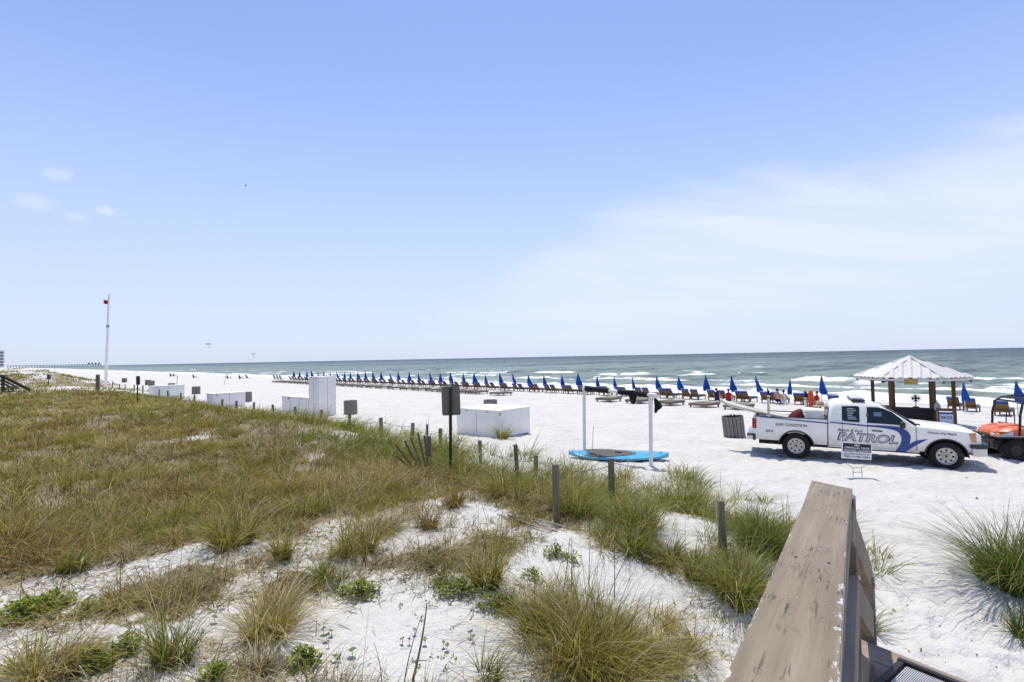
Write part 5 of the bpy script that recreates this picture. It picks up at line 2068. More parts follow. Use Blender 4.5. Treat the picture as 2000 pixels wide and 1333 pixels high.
SIDE = lambda z: 0.985
QW = [(1644.2, 794.5), (1646, 793.6), (1675, 793.6), (1678, 796.4), (1678.9, 825.5), (1650.5, 823.2), (1646.5, 821.5), (1644.4, 818)]
FWN = [(1692.7, 797.1), (1695, 795.3), (1714.4, 796.1), (1725.9, 798.7), (1741.2, 805), (1757.8, 817.2), (1766.7, 826.1), (1766.7, 831.2), (1747.6, 830), (1694.3, 826.3)]
plate('quarter_window', QW, gw, 0.010, M_GLASS, 0.014)
plate('door_window', FWN, gw, 0.010, M_GLASS, 0.014)
# white list of rules stuck inside the quarter window
for i, (a, b) in enumerate(((1654, 1667), (1653, 1672), (1655, 1668), (1655, 1666), (1655, 1664), (1655, 1671), (1656, 1673))):
    y = 797.5 + i * 3.4
    plate('window_text_line', [(a, y), (b, y + 0.4), (b, y + 1.35), (a, y + 0.95)], gw, 0.014, M_LETTERW, 0.002)
plate('blue_window_patch', [(1706, 805.5), (1721, 806), (1721.5, 814), (1706.5, 813.5)], gw, 0.013, mat('muted_blue', (0.16, 0.24, 0.34), 0.5), 0.002)  # muted blue rectangle laid on the door window
# windscreen and rear window
for sy in (0,):
    ws = [(2.985, -0.86, 1.20), (2.985, 0.86, 1.20), (2.30, 0.74, 1.66), (2.30, -0.74, 1.66)]
    b = MB().prism([Vector(p) + Vector((0.015, 0, 0.02)) for p in ws], (0.012, 0, 0.012))
    b.build('windscreen', M_WSCREEN, truck)
    rw = [(0.862, -0.66, 1.24), (0.862, 0.66, 1.24), (0.91, 0.60, 1.60), (0.91, -0.60, 1.60)]
    MB().prism([Vector(p) + Vector((-0.01, 0, 0)) for p in rw], (-0.012, 0, 0)).build('rear_window', M_WSCREEN, truck)
MB().box((3.05, 0, 1.19), (0.16, 1.5, 0.03)).build('wiper_cowl', M_TRIM, truck, bevel=0.01)
for y0 in (-0.5, 0.15):
    MB().tube([(3.04, y0, 1.22), (2.86, y0 + 0.45, 1.325)], 0.012, 6).build('wiper', M_TRIM, truck)
# stripe and swoosh
Z2 = lambda x, y: (1620 + x / 7.84, 770 + y / 7.84)
up = [(0, 425), (250, 445), (540, 470), (800, 480), (1000, 497), (1120, 527), (1195, 570), (1240, 640), (1238, 720), (1215, 800), (1178, 888)]
lo = [(0, 441), (250, 465), (540, 495), (700, 508), (850, 527), (1000, 558), (1068, 604), (1103, 672), (1096, 735), (1060, 812), (1008, 876)]


def curve(pts, sub=6):
    """smooth curve through points"""
    P = [Vector(p) for p in pts]
    P = [P[0] * 2 - P[1]] + P + [P[-1] * 2 - P[-2]]
    out = []
    for i in range(1, len(P) - 2):
        for k in range(sub):
            t = k / sub
            out.append(0.5 * (2 * P[i] + (P[i + 1] - P[i - 1]) * t + (2 * P[i - 1] - 5 * P[i] + 4 * P[i + 1] - P[i + 2]) * t * t + (3 * P[i] - P[i - 1] - 3 * P[i + 1] + P[i + 2]) * t ** 3))
    return out + [P[-2]]


sw = MB()
A = curve(px_poly([Z2(*p) for p in up], SIDE, 0.006))
B = curve(px_poly([Z2(*p) for p in lo], SIDE, 0.006))
sw.loft([[a, b] for a, b in zip(A, B)], closed=False, cap=False)
sw.build('blue_swoosh', M_DBLUE, truck)
Z3 = lambda x, y: (1760 + x / 8.33, 770 + y / 8.33)
A = curve(px_poly([Z3(*p) for p in ((110, 838), (200, 778), (300, 750), (430, 735))], SIDE, 0.008))
B = curve(px_poly([Z3(*p) for p in ((60, 952), (170, 880), (280, 815), (425, 742))], SIDE, 0.008))
sw = MB()
sw.loft([[a, b] for a, b in zip(A, B)], closed=False, cap=False)
sw.build('blue_swoosh', M_DBLUE, truck)
A = px_poly([(1484, 813.6), (1520, 816.6), (1568, 821.6), (1619, 826.2)], SIDE, 0.006)
B = px_poly([(1484, 815.2), (1520, 818.4), (1568, 823.6), (1619, 828.6)], SIDE, 0.006)
sw = MB()
sw.loft([[a, b] for a, b in zip(A, B)], closed=False, cap=False)
sw.build('blue_stripe', M_DBLUE, truck)
# door seams and handles
for x, z0, z1 in ((1.22, 0.5, 1.70), (1.845, 0.5, 1.70), (2.98, 0.5, 1.12)):
    s = MB()
    zs = np.linspace(z0, min(z1, 1.14), 8)
    s.loft([[(x - 0.007, -half_w(x, z) - 0.0025, z), (x + 0.007, -half_w(x, z) - 0.0025, z)] for z in zs], closed=False, cap=False)
    if z1 > 1.2:
        s.loft([[(x - 0.007 + 0.03 * (z - 1.15), -gw(z) - 0.004, z), (x + 0.007 + 0.03 * (z - 1.15), -gw(z) - 0.004, z)] for z in np.linspace(1.155, 1.66, 4)], closed=False, cap=False)
    s.build('door_seam', M_LETTER, truck)
MB().beam((1.95, -1.0, 0.985), (2.2, -1.0, 0.98), 0.03, 0.035).build('door_handle', M_TRIM, truck, bevel=0.008)
MB().box((1.855, -gw(1.40) - 0.008, 1.42), (0.05, 0.015, 0.10)).build('lock_cover', M_LETTER, truck)
MB().box((1.95, -0.96, 0.455), (2.2, 0.06, 0.05)).build('side_sill', M_PAINT, truck, bevel=0.01)
b = MB().box((2.66, -1.09, 1.20), (0.11, 0.20, 0.17)).beam((2.64, -0.98, 1.14), (2.66, -0.86, 1.12), 0.06, 0.05)
b.build('wing_mirror', M_TRIM, truck, bevel=0.03, seg=3)
MB().box((2.66, 1.09, 1.20), (0.11, 0.20, 0.17)).build('wing_mirror', M_TRIM, truck, bevel=0.03, seg=3)
# front end
MB().box((4.44, 0, 0.84), (0.05, 1.20, 0.26)).build('grille', M_TRIM, truck, bevel=0.02)
for sy in (-1, 1):
    h = MB()
    h.loft([[(4.44, sy * 0.62, z0), (4.44, sy * 0.62, z1), (4.36, sy * 0.80, z1), (4.36, sy * 0.80, z0)] for z0, z1 in ((0.74, 0.97),)] + [[(4.40, sy * 0.62, 0.74), (4.40, sy * 0.62, 0.97), (4.30, sy * 0.80, 0.97), (4.30, sy * 0.80, 0.74)]])
    h.build('headlight', M_LENS, truck)
hl = [(1891.5, 846.5), (1906, 845.5), (1907.5, 864.5), (1897.5, 864.5)]
hp = [to_truck(px, py, lambda z: 0.905) for px, py in hl]
MB().prism([Vector((q.x, -half_w(q.x, q.z) - 0.002, q.z)) for q in hp], (0, -0.012, 0)).build('corner_lamp', M_AMBER, truck, bevel=0.003)


def bumper(z0, z1, x_out, x_in, w, name, m, bev):
    p = [(x_in, -w), (x_in + 0.16, -w), (x_out - 0.08, -w + 0.10), (x_out, -w + 0.38), (x_out + 0.02, 0), (x_out, w - 0.38), (x_out - 0.08, w - 0.10), (x_in + 0.16, w), (x_in, w)]
    MB().prism([(x, y, z0) for x, y in p], (0, 0, z1 - z0)).build(name, m, truck, bevel=bev)


bumper(0.645, 0.745, 4.63, 4.16, 0.99, 'bumper_top', M_TRIM, 0.02)
bumper(0.43, 0.642, 4.61, 4.20, 0.985, 'front_bumper', M_PAINT, 0.03)
# tail
for sy in (-1, 1):
    MB().box((-1.165, sy * 0.925, 1.02), (0.13, 0.10, 0.32)).build('tail_light', M_RED, truck, bevel=0.015)
    MB().box((-1.165, sy * 0.926, 0.835), (0.125, 0.098, 0.055)).build('reversing_light', M_LENS, truck, bevel=0.008)
MB().box((-1.30, 0, 0.585), (0.20, 1.86, 0.19)).build('rear_bumper', M_CHROME, truck, bevel=0.03)
MB().box((-1.26, -0.94, 0.66), (0.26, 0.05, 0.06)).box((-1.17, -0.945, 0.58), (0.08, 0.05, 0.20)).build('bumper_trim', M_TRIM, truck, bevel=0.01)
MB().beam((-1.28, -0.4, 0.45), (-1.0, -0.4, 0.50), 0.08, 0.06).build('tow_bar', M_BEDLINER, truck)

# wheels
def wheel(x, y, sgn):
    e = bpy.data.objects.new('wheel', None)
    COL.objects.link(e)
    e.location = (x, y, 0.385)
    adopt(e, truck)
    if 'tyre' not in WH:
        ty = MB().lathe([(0.235, -0.12), (0.30, -0.135), (0.355, -0.13), (0.378, -0.11), (0.388, -0.05), (0.388, 0.05), (0.378, 0.11), (0.355, 0.13), (0.30, 0.135), (0.235, 0.12)], 40, axis='y', closed=True)
        for k in range(40):
            q = 2 * math.pi * k / 40
            ty.box((0.386 * math.cos(q), -0.075, 0.386 * math.sin(q)), (0.02, 0.075, 0.03), Matrix.Rotation(-q, 3, 'Y'))
            q += math.pi / 40
            ty.box((0.386 * math.cos(q), 0.075, 0.386 * math.sin(q)), (0.02, 0.075, 0.03), Matrix.Rotation(-q, 3, 'Y'))
        WH['tyre'] = ty.build('tyre', M_TYRE, e, smooth=35)
        ri = MB().lathe([(0.238, -0.125), (0.232, -0.132), (0.218, -0.128), (0.205, -0.085), (0.10, -0.075), (0.085, -0.10), (0.0, -0.105)], 36, axis='y')
        ri.lathe([(0.238, -0.12), (0.238, 0.12)], 36, axis='y')
        WH['rim'] = ri.build('rim', M_RIM, e, smooth=35)
        ho = MB()
        for k in range(8):
            q = 2 * math.pi * k / 8
            ho.lathe([(0.0, -0.0915), (0.028, -0.0915), (0.030, -0.06)], 10, (0.155 * math.cos(q), 0, 0.155 * math.sin(q)), 'y')
        for k in range(6):
            q = 2 * math.pi * k / 6 + 0.3
            ho.lathe([(0.0, -0.112), (0.011, -0.112), (0.012, -0.08)], 8, (0.058 * math.cos(q), 0, 0.058 * math.sin(q)), 'y')
        ho.lathe([(0.0, -0.118), (0.03, -0.118), (0.032, -0.09)], 12, (0, 0, 0), 'y')
        WH['hole'] = ho.build('wheel_holes', M_HOLE, e, smooth=35)
        WH['hole']['kind'] = 'stuff'
    else:
        for kk in ('tyre', 'rim', 'hole'):
            again(WH[kk], e)
    e.rotation_euler = (0, RNG.uniform(0, 6), 0 if sgn < 0 else math.pi)
    return e


WH = {}
for x in (0.0, XF):
    wheel(x, -0.85, -1)
    wheel(x, 0.85, 1)
# roof light unit
MB().box((1.66, -0.10, 1.835), (0.34, 1.25, 0.05)).build('light_bar_base', M_TRIM, truck, bevel=0.012)
MB().box((1.64, -0.10, 1.885), (0.30, 1.15, 0.055)).build('light_bar_cover', M_LENS, truck, bevel=0.02)
# rod holders with black straps
def holder(x, y, z0, z1, rr, m):
    e = bpy.data.objects.new('rod_holder', None)
    COL.objects.link(e)
    e.location = (x, y, z0)
    adopt(e, truck)
    MB().tube([(0, 0, 0), (0, 0, z1 - z0)], rr, 12).build('tube', m, e, smooth=40)
    MB().tube([(0, 0, 0), (0, 0, 0.03)], rr * 1.9, 12).build('flange', m, e, smooth=40)
    s = MB()
    s.tube([(0, 0, (z1 - z0) * 0.83), (0, 0, (z1 - z0) * 0.87)], rr * 1.35, 10)
    s.tube([(0, 0, z1 - z0 - 0.02), (0.0, 0.0, z1 - z0 + 0.10), (-0.03, 0, z1 - z0 + 0.20)], [rr * 1.15, rr * 0.8, 0.01], 8)
    s.tube([(rr, 0, z1 - z0 + 0.05), (rr * 1.8, 0.01, z1 - z0 - 0.08), (rr * 1.6, 0, z1 - z0 - 0.2)], [0.02, 0.018, 0.01], 6)
    s.build('strap', M_BLACK, e, smooth=45)


holder(-0.75, -0.90, 1.25, 1.95, 0.042, M_CHROME)
holder(0.35, 0.85, 1.25, 1.78, 0.062, M_WHITEPOST)


def lettering(text, left, right, h_px, m, shear=0.0, thick=0.0, off=0.006, wfun=SIDE, parent=None, name='lettering'):
    a, b = to_truck(*left, wfun), to_truck(*right, wfun)
    return fit_text(text, a + Vector((0, -off, 0)), b + Vector((0, -off, 0)), h_px, m, (0, -1, 0), shear, thick, parent or truck, name)


def fit_text(text, a, b, height, m, normal, shear, thick, parent, name='lettering'):
    """text from a to b (local points), letters HEIGHT metres tall, facing NORMAL"""
    cu = bpy.data.curves.new(name, 'FONT')
    cu.body = text
    cu.shear = shear
    cu.offset = thick
    cu.size = 1.0
    cu.extrude = 0.0015
    cu.resolution_u = 3
    cu.materials.append(m)
    o = bpy.data.objects.new(name, cu)
    COL.objects.link(o)
    adopt(o, parent)
    bpy.context.view_layer.update()
    bb = [Vector(c) for c in o.bound_box]
    x0, x1 = min(c.x for c in bb), max(c.x for c in bb)
    y0, y1 = min(c.y for c in bb), max(c.y for c in bb)
    ex = (b - a)
    L = ex.length
    ex.normalize()
    nz = Vector(normal).normalized()
    ey = nz.cross(ex).normalized()
    sx, sy = L / (x1 - x0), height / max(y1 - y0, 1e-3)
    M = Matrix.Identity(4)
    for r_ in range(3):
        M[r_][0], M[r_][1], M[r_][2] = ex[r_], ey[r_], nz[r_]
    M = Matrix.Translation(a) @ M @ Matrix.Diagonal((sx, sy, 1, 1)) @ Matrix.Translation((-x0, -y0, 0))
    me = bpy.data.meshes.new_from_object(o.evaluated_get(bpy.context.evaluated_depsgraph_get()))
    KIDS[parent.name].remove(o)
    bpy.data.objects.remove(o)
    bpy.data.curves.remove(cu)
    me.name = name
    o = bpy.data.objects.new(name, me)
    COL.objects.link(o)
    adopt(o, parent)
    o.matrix_local = M
    o['kind'] = 'stuff'
    return o


lettering('SURF CONDITION', (1514.6, 831.8), (1576.4, 835.0), 0.085, M_LETTER, 0.12, 0.01)
LX = lettering('4X4', (1495, 844.2), (1509.5, 845.2), 0.085, M_LETTER, 0.2, 0.02)
lettering('Beach & Surf', (1636.6, 842.2), (1685.7, 845.6), 0.085, M_LETTER, 0.25, 0.015)
lettering('PATROL', (1634.6, 860.3), (1754.0, 869.0), 0.262, M_LETTER, 0.22, 0.055, 0.006)
lettering('PATROL', (1637.6, 858.9), (1751.0, 867.2), 0.215, M_LETTERL, 0.22, 0.012, 0.010)
lettering('Panama City Beach', (1811.6, 848.0), (1868.6, 852.6), 0.075, M_LETTER, 0.2, 0.01, 0.008, lambda z: 0.985 if z else 0)

# things carried in the bed
p0, p1 = Vector((7.25, 18.0, 1.57)), Vector((9.55, 16.42, 1.02))
mid = (p0 + p1) / 2
t = thing('rescue_board', mid, math.atan2(p1.y - p0.y, p1.x - p0.x), 'long cream rescue board sticking out over the tailgate of the patrol truck', 'board')
t.rotation_euler = (0, math.asin((p0.z - p1.z) / (p1 - p0).length), t.rotation_euler.z)
board(MB(), (p1 - p0).length, 0.56, 0.11, -0.055, rocker=0.06).build('hull', M_CREAM, t, smooth=50)
MB().beam(((p0 - p1).length * 0.42, 0, 0.064), (-(p0 - p1).length * 0.42, 0, 0.064), 0.02, 0.006).build('stringer', M_CHAIRWOOD, t)
p0, p1 = TR_M @ Vector((-0.6, 0.62, 1.22)), TR_M @ Vector((0.7, 0.55, 1.05))
t = thing('white_board', (p0 + p1) / 2, math.atan2(p1.y - p0.y, p1.x - p0.x), 'white board lying along the far side of the truck bed', 'board')
board(MB(), 1.7, 0.5, 0.10, 0.0, rocker=0.03).build('hull', M_WHITECLOTH, t, smooth=50)


def in_bed(x, y, z):
    return TR_M @ Vector((x, y, z))


t = thing('rescue_buoy', in_bed(0.50, 0.75, 1.28), TR_A, 'orange torpedo rescue buoy standing upright in the truck bed', 'rescue buoy')
MB().lathe([(0.0, 0.0), (0.075, 0.02), (0.085, 0.15), (0.07, 0.28), (0.085, 0.42), (0.085, 0.60), (0.06, 0.70), (0.0, 0.745)], 16).build('float', M_ORANGE, t, smooth=60)
for q in (-1, 1):
    MB().tube([(q * 0.07, 0, 0.16), (q * 0.115, 0, 0.20), (q * 0.115, 0, 0.32), (q * 0.075, 0, 0.38)], 0.012, 6).build('grip', M_ORANGE, t, smooth=60)
MB().box((0, 0, 0.0), (0.12, 0.12, 0.5)).build('base', M_BEDLINER, t)
t = thing('red_bag', in_bed(0.02, -0.42, 0.80), TR_A, 'dark red gear bag slumped against the white cooler in the truck bed', 'bag')
secs = []
for z, rx, ry, cx in ((0.0, 0.26, 0.24, 0.0), (0.18, 0.30, 0.27, 0.0), (0.36, 0.27, 0.24, 0.02), (0.50, 0.20, 0.18, 0.05), (0.62, 0.12, 0.11, 0.09), (0.68, 0.04, 0.04, 0.12)):
    secs.append([(cx + rx * math.cos(a) * (1 + 0.13 * math.sin(3 * a + z * 9)), ry * math.sin(a) * (1 + 0.12 * math.cos(4 * a + z * 5)), z) for a in [2 * math.pi * k / 20 for k in range(20)]])
MB().loft(secs).build('sack', mat('dark_red_nylon', (0.11, 0.010, 0.012), 0.6, 0.3, var=0.3), t, smooth=60)
MB().tube([(-0.12, -0.26, 0.30), (0.02, -0.30, 0.48), (0.14, -0.22, 0.60)], 0.02, 6).build('strap', mat('dark_red_strap', (0.11, 0.01, 0.012), 0.7), t, smooth=60)
t = thing('cooler', in_bed(0.52, -0.32, 0.77), TR_A, 'white lidded cooler box behind the cab of the patrol truck', 'cooler')
MB().box((0, 0, 0.32), (0.50, 0.9, 0.64)).build('box', M_WHITECLOTH, t, bevel=0.03)
MB().box((0, 0, 0.685), (0.52, 0.93, 0.09)).build('lid', M_WHITE, t, bevel=0.025)
t = thing('sun_hat', in_bed(0.72, 0.10, 1.38), TR_A, 'tan sun hat hung over gear behind the truck cab', 'hat')
MB().lathe([(0.22, 0.16), (0.20, 0.185), (0.12, 0.20), (0.11, 0.29), (0.08, 0.32), (0.0, 0.33)], 18).build('crown', mat('tan_straw', (0.42, 0.33, 0.22), 0.8), t, smooth=60)
MB().tube([(0, 0, -0.55), (0, 0, 0.2)], 0.03, 8).build('peg', M_BEDLINER, t)
t = thing('life_vest', in_bed(0.70, 0.12, 0.98), TR_A, 'black life vest with green panel hanging under the tan hat', 'life vest')
MB().box((0, -0.06, 0.22), (0.20, 0.10, 0.36)).build('front_panel', M_BLACK, t, bevel=0.04)
MB().box((-0.10, 0.05, 0.30), (0.10, 0.16, 0.22)).build('side_panel', mat('green_nylon', (0.03, 0.20, 0.06), 0.7), t, bevel=0.03)

# ------------------------------------------------------------------ yard sign in front of the truck
pb = at_y(1675, 930, 13.45)
g = h1(pb.x, pb.y)
t = thing('yard_sign', (pb.x, pb.y, g), R(-4), 'small black and white notice about umbrellas and tents on a wire stake', 'sign')
tl, tr_, bl = at_y(1646, 864, 13.45), at_y(1702, 870, 13.45), at_y(1646.5, 895.5, 13.45)
W = (tr_ - tl).length
Hh = tl.z - bl.z
zc = (tl.z + bl.z) / 2 - g - 0.03
roll = -0.075
e = bpy.data.objects.new('sign_panel', None)
COL.objects.link(e)
adopt(e, t)
e.location = (0, 0, zc)
e.rotation_euler = (0, -roll, 0)
MB().box((0, 0.0, 0), (W, 0.012, Hh)).build('board', M_LETTERW, e)
MB().box((0, -0.0075, Hh * 0.20), (W * 0.93, 0.003, Hh * 0.52)).build('black_band', M_BLACKPL, e)


def sign_line(text, y, h, w, m, thick=0.0, dy=-0.011):
    fit_text(text, Vector((-w / 2, dy, y)), Vector((w / 2, dy, y)), h, m, (0, -1, 0), 0, thick, e)


sign_line('NO', Hh * 0.29, Hh * 0.13, W * 0.17, M_LETTERW, 0.03)
sign_line('UMBRELLAS, TENTS', Hh * 0.12, Hh * 0.125, W * 0.82, M_LETTERW, 0.02)
sign_line('OR SHADE CANOPIES', -Hh * 0.03, Hh * 0.11, W * 0.86, M_LETTERW, 0.02)
sign_line('ALLOWED IN FRONT OF', -Hh * 0.24, Hh * 0.10, W * 0.84, M_BLACKPL, 0.01, -0.008)
sign_line('THESE LOUNGE CHAIRS', -Hh * 0.40, Hh * 0.10, W * 0.88, M_BLACKPL, 0.01, -0.008)
s = MB()
zb = zc - Hh / 2
for q in (-1, 1):
    s.tube([(q * W * 0.46, 0.01, zc + Hh * 0.3), (q * W * 0.47, 0.01, zb - 0.06), (q * 0.15, 0, 0.26), (q * 0.11, 0, 0.22), (q * 0.11, 0, -0.12)], 0.0065, 6)
for z in (0.235, 0.12):
    s.tube([(-0.125, 0, z), (0.125, 0, z)], 0.0065, 6)
s.build('wire_stake', M_STEEL, t)

# ------------------------------------------------------------------ kiosk
M_RIBROOF = mat('white_corrugated_metal', (0.60, 0.59, 0.56), 0.5, 0.35, var=0.06, dirt=((0.40, 0.37, 0.32), 0.5))
M_KPOST = wood('brown_stained_post', (0.12, 0.062, 0.028), grain=(1, 1, 0.06))
M_KDARK = mat('dark_counter', (0.014, 0.012, 0.012), 0.7)
M_KBOARD = wood('brown_notice_frame', (0.13, 0.085, 0.06), grain=(0.06, 1, 1))
KC = Vector((19.4, 25.0, 0))
KC.z = h1(KC.x, KC.y)
KA = math.atan2(-0.79, -0.613)
kiosk = thing('beach_kiosk', KC, KA, 'open hexagonal beach kiosk with white ribbed metal roof on brown posts behind the truck', 'kiosk')
EZ, AZ_, ER, PR = 2.0 - KC.z, 2.95 - KC.z, 2.36, 1.55
for k in range(6):
    a0, a1 = math.pi / 3 * k - math.pi / 6, math.pi / 3 * k + math.pi / 6
    c0, c1 = Vector((ER * math.cos(a0), ER * math.sin(a0), EZ)), Vector((ER * math.cos(a1), ER * math.sin(a1), EZ))
    ap = Vector((0, 0, AZ_))
    pn = MB()
    rows = []
    nseg = 28
    nrm = (c1 - c0).cross(ap - c0).normalized()
    for j in range(nseg + 1):
        q = j / nseg
        e0 = c0.lerp(c1, q)
        top = max(0.0, 1 - abs(q - 0.5) * 2)
        upv = ap - (c0 + c1) / 2
        e1 = e0 + upv * (top * 0.985)
        bmp = nrm * (0.045 if j % 4 in (1, 2) else 0.0)
        rows.append([e0 + bmp, e1 + bmp])
    pn.loft(rows, closed=False, cap=False)
    o = pn.build('roof_panel', M_RIBROOF, kiosk)
    o.modifiers.new('thick', 'SOLIDIFY').thickness = 0.012
    MB().beam(c0 + Vector((0, 0, 0.03)), ap + Vector((0, 0, 0.035)), 0.16, 0.03, nrm).build('hip_cap', M_RIBROOF, kiosk)
    MB().beam(c0 * 0.97 + Vector((0, 0, -0.02)), c1 * 0.97 + Vector((0, 0, -0.02)), 0.04, 0.09).build('fascia', M_RIBROOF, kiosk)
    w = MB().prism([c0 * 0.955 + Vector((0, 0, 0.02)), c0.lerp(c1, 0.16) * 0.95 + Vector((0, 0, 0.0)), c0 * 0.93 + Vector((0, 0, -0.10))], (0, 0, 0.02))
    w.build('eave_dark_gap', M_KDARK, kiosk)  # dark piece stands for the shadowy gap under the eave at each hip
    pa = a0
    w = 0.15
    MB().box((PR * math.cos(pa), PR * math.sin(pa), EZ / 2 - 0.15), (w, w, EZ + 0.35), Matrix.Rotation(pa, 3, 'Z')).build('post', M_KPOST, kiosk, bevel=0.008, seg=1)
    p0, p1 = Vector((PR * math.cos(a0), PR * math.sin(a0), EZ + 0.02)), Vector((PR * math.cos(a1), PR * math.sin(a1), EZ + 0.02))
    MB().beam(p0, p1, 0.05, 0.14).build('roof_beam', M_RIBROOF, kiosk)
MB().lathe([(0.16, AZ_ - 0.03), (0.10, AZ_ + 0.04), (0.0, AZ_ + 0.07)], 12).build('apex_cap', M_RIBROOF, kiosk, smooth=50)
cf = ER * math.cos(math.pi / 6)
MB().box((PR * 0.80, 0, 0.42), (0.45, 1.5, 0.86)).build('counter', M_KDARK, kiosk, bevel=0.01)
MB().box((PR * 0.80, 0, 0.87), (0.55, 1.62, 0.045)).build('counter_top', M_KDARK, kiosk)
MB().box((0.1, -1.05, 0.42), (0.9, 0.45, 0.84)).build('side_counter', M_KPOST, kiosk, bevel=0.01)
MB().box((-0.3, 0.5, 0.36), (0.7, 0.5, 0.75)).build('cabinet', M_KDARK, kiosk, bevel=0.02)
t = thing('wooden_plaque', KC + Vector((-0.613 * (cf - 0.05), -0.79 * (cf - 0.05), EZ - 0.16)), KA, 'small yellow wooden plaque hanging from the front eave of the kiosk', 'sign')
MB().box((0, 0, 0), (0.03, 0.5, 0.27)).build('board', wood('yellow_plaque_wood', (0.42, 0.31, 0.10), grain=(1, 0.06, 1)), t, bevel=0.01)
MB().box((0, 0, 0.16), (0.01, 0.08, 0.08)).build('hanger', M_KDARK, t)
# fan, bag and notice board
p = at_y(1789, 792, 24.2)
t = thing('pedestal_fan', (p.x, p.y, KC.z + 0.89), KA, 'round black pedestal fan standing on the dark kiosk counter', 'fan')
zf = 0.42
MB().lathe([(0.0, 0.0), (0.14, 0.0), (0.13, 0.03), (0.02, 0.05), (0.018, zf)], 14).build('stand', M_BLACKPL, t, smooth=40)
cg = MB()
for rr in (0.05, 0.10, 0.145, 0.185):
    cg.tube([(0.04 * (1 - rr), rr * math.cos(q), zf + rr * math.sin(q)) for q in [2 * math.pi * k / 20 for k in range(21)]], 0.009, 5)
for k in range(12):
    q = math.pi * k / 6
    cg.tube([(0.05, 0, zf), (0.03, 0.185 * math.cos(q), zf + 0.185 * math.sin(q))], 0.006, 4)
cg.build('cage', M_BLACKPL, t, smooth=60)
MB().lathe([(0.0, -0.10), (0.06, -0.09), (0.06, 0.0), (0.0, 0.02)], 12, (0, 0, zf), 'x').build('motor', M_BLACKPL, t, smooth=40)
for k in range(4):
    q = math.pi / 2 * k
    b = MB().loft([[(0.0, 0.03 * math.cos(q + d), zf + 0.03 * math.sin(q + d)) for d in (-0.6, 0.6)] + [(0.02, 0.16 * math.cos(q + d), zf + 0.16 * math.sin(q + d)) for d in (0.45, -0.35)]], cap=False)
    b._add([(0.0, 0.03 * math.cos(q - 0.6), zf + 0.03 * math.sin(q - 0.6)), (0.0, 0.03 * math.cos(q + 0.6), zf + 0.03 * math.sin(q + 0.6)), (0.02, 0.16 * math.cos(q + 0.45), zf + 0.16 * math.sin(q + 0.45)), (0.02, 0.16 * math.cos(q - 0.35), zf + 0.16 * math.sin(q - 0.35))], [(0, 1, 2, 3)])
    o = b.build('blade', M_BLACKPL, t)
    o.modifiers.new('thick', 'SOLIDIFY').thickness = 0.006
p = at_y(1831, 802, 23.0)
t = thing('grey_bag', (p.x, p.y, p.z), KA, 'grey cloth bag hanging on the front right kiosk post', 'bag')
MB().loft([[(0.05 * math.sin(a), rx * math.cos(a), z) for a in [2 * math.pi * k / 12 for k in range(12)]] for z, rx in ((0, 0.08), (0.08, 0.12), (0.22, 0.11), (0.32, 0.07), (0.38, 0.02))]).build('sack', mat('grey_canvas', (0.33, 0.34, 0.32), 0.8), t, smooth=60)
MB().tube([(0, -0.03, 0.36), (0, 0.01, 0.46), (0, 0.12, 0.47)], 0.012, 6).build('strap', M_BLACK, t, smooth=60)
pl_, pr_ = at_y(1833, 822, 22.9), at_y(1864.5, 824, 22.6)
g = h1(pl_.x, pl_.y)
ang = math.atan2(pr_.y - pl_.y, pr_.x - pl_.x)
t = thing('notice_board', (pl_.x, pl_.y, g), ang, 'brown framed notice board with a pale printed panel beside the kiosk', 'notice board')
wd = (pr_ - pl_).length
zt = at_y(1850, 801, 22.8).z - g
MB().box((wd / 2, 0.1, zt), (wd + 0.12, 0.34, 0.10)).build('top_board', M_KBOARD, t, bevel=0.008)
for x in (0.0, wd):
    MB().box((x, 0, zt / 2 - 0.1), (0.07, 0.07, zt + 0.1)).build('leg', M_KBOARD, t)
MB().box((wd / 2, -0.005, zt * 0.45), (wd - 0.07, 0.03, zt * 0.88)).build('panel', mat('pale_blue_print', (0.50, 0.54, 0.66), 0.5), t)
MB().box((wd / 2, -0.022, zt * 0.84), (wd - 0.09, 0.006, zt * 0.10)).build('header', M_DBLUE, t)
fit_text('TERMS OF USE', Vector((0.08, -0.024, zt * 0.55)), Vector((wd - 0.08, -0.024, zt * 0.55)), zt * 0.13, M_DBLUE, (0, -1, 0), 0, 0.02, t)

# ------------------------------------------------------------------ orange utility vehicle
M_UTV = mat('orange_plastic_body', (0.70, 0.15, 0.035), 0.35, 0.5, var=0.05, coat=0.2)
UH = Vector((-0.97, 0.26, 0)).normalized()
UP = Vector((16.18, 15.84, 0))
UP.z = h1(UP.x, UP.y) - 0.02
utv = thing('utility_vehicle', UP, math.atan2(UH.y, UH.x), 'orange and black utility vehicle with a roll cage, cut off by the photo edge', 'utility vehicle')
hd = MB()
secs = []
for x, z0, z1, w in ((0.62, 0.80, 1.06, 0.64), (0.95, 0.78, 1.04, 0.64), (1.2, 0.74, 0.97, 0.62), (1.36, 0.72, 0.88, 0.57), (1.41, 0.72, 0.79, 0.53)):
    secs.append([(x, -w, z0), (x, -w, z1 - 0.07), (x, -w * 0.84, z1 - 0.01), (x, -w * 0.34, z1), (x, -w * 0.30, z1 + 0.022), (x, w * 0.30, z1 + 0.022), (x, w * 0.34, z1), (x, w * 0.84, z1 - 0.01), (x, w, z1 - 0.07), (x, w, z0)])
hd.loft(secs)
hd.build('hood', M_UTV, utv, smooth=22)
for sy in (-1, 1):
    MB().beam((0.64, sy * 0.30, 1.085), (1.20, sy * 0.24, 0.995), 0.025, 0.02).build('hood_rib', M_UTV, utv)
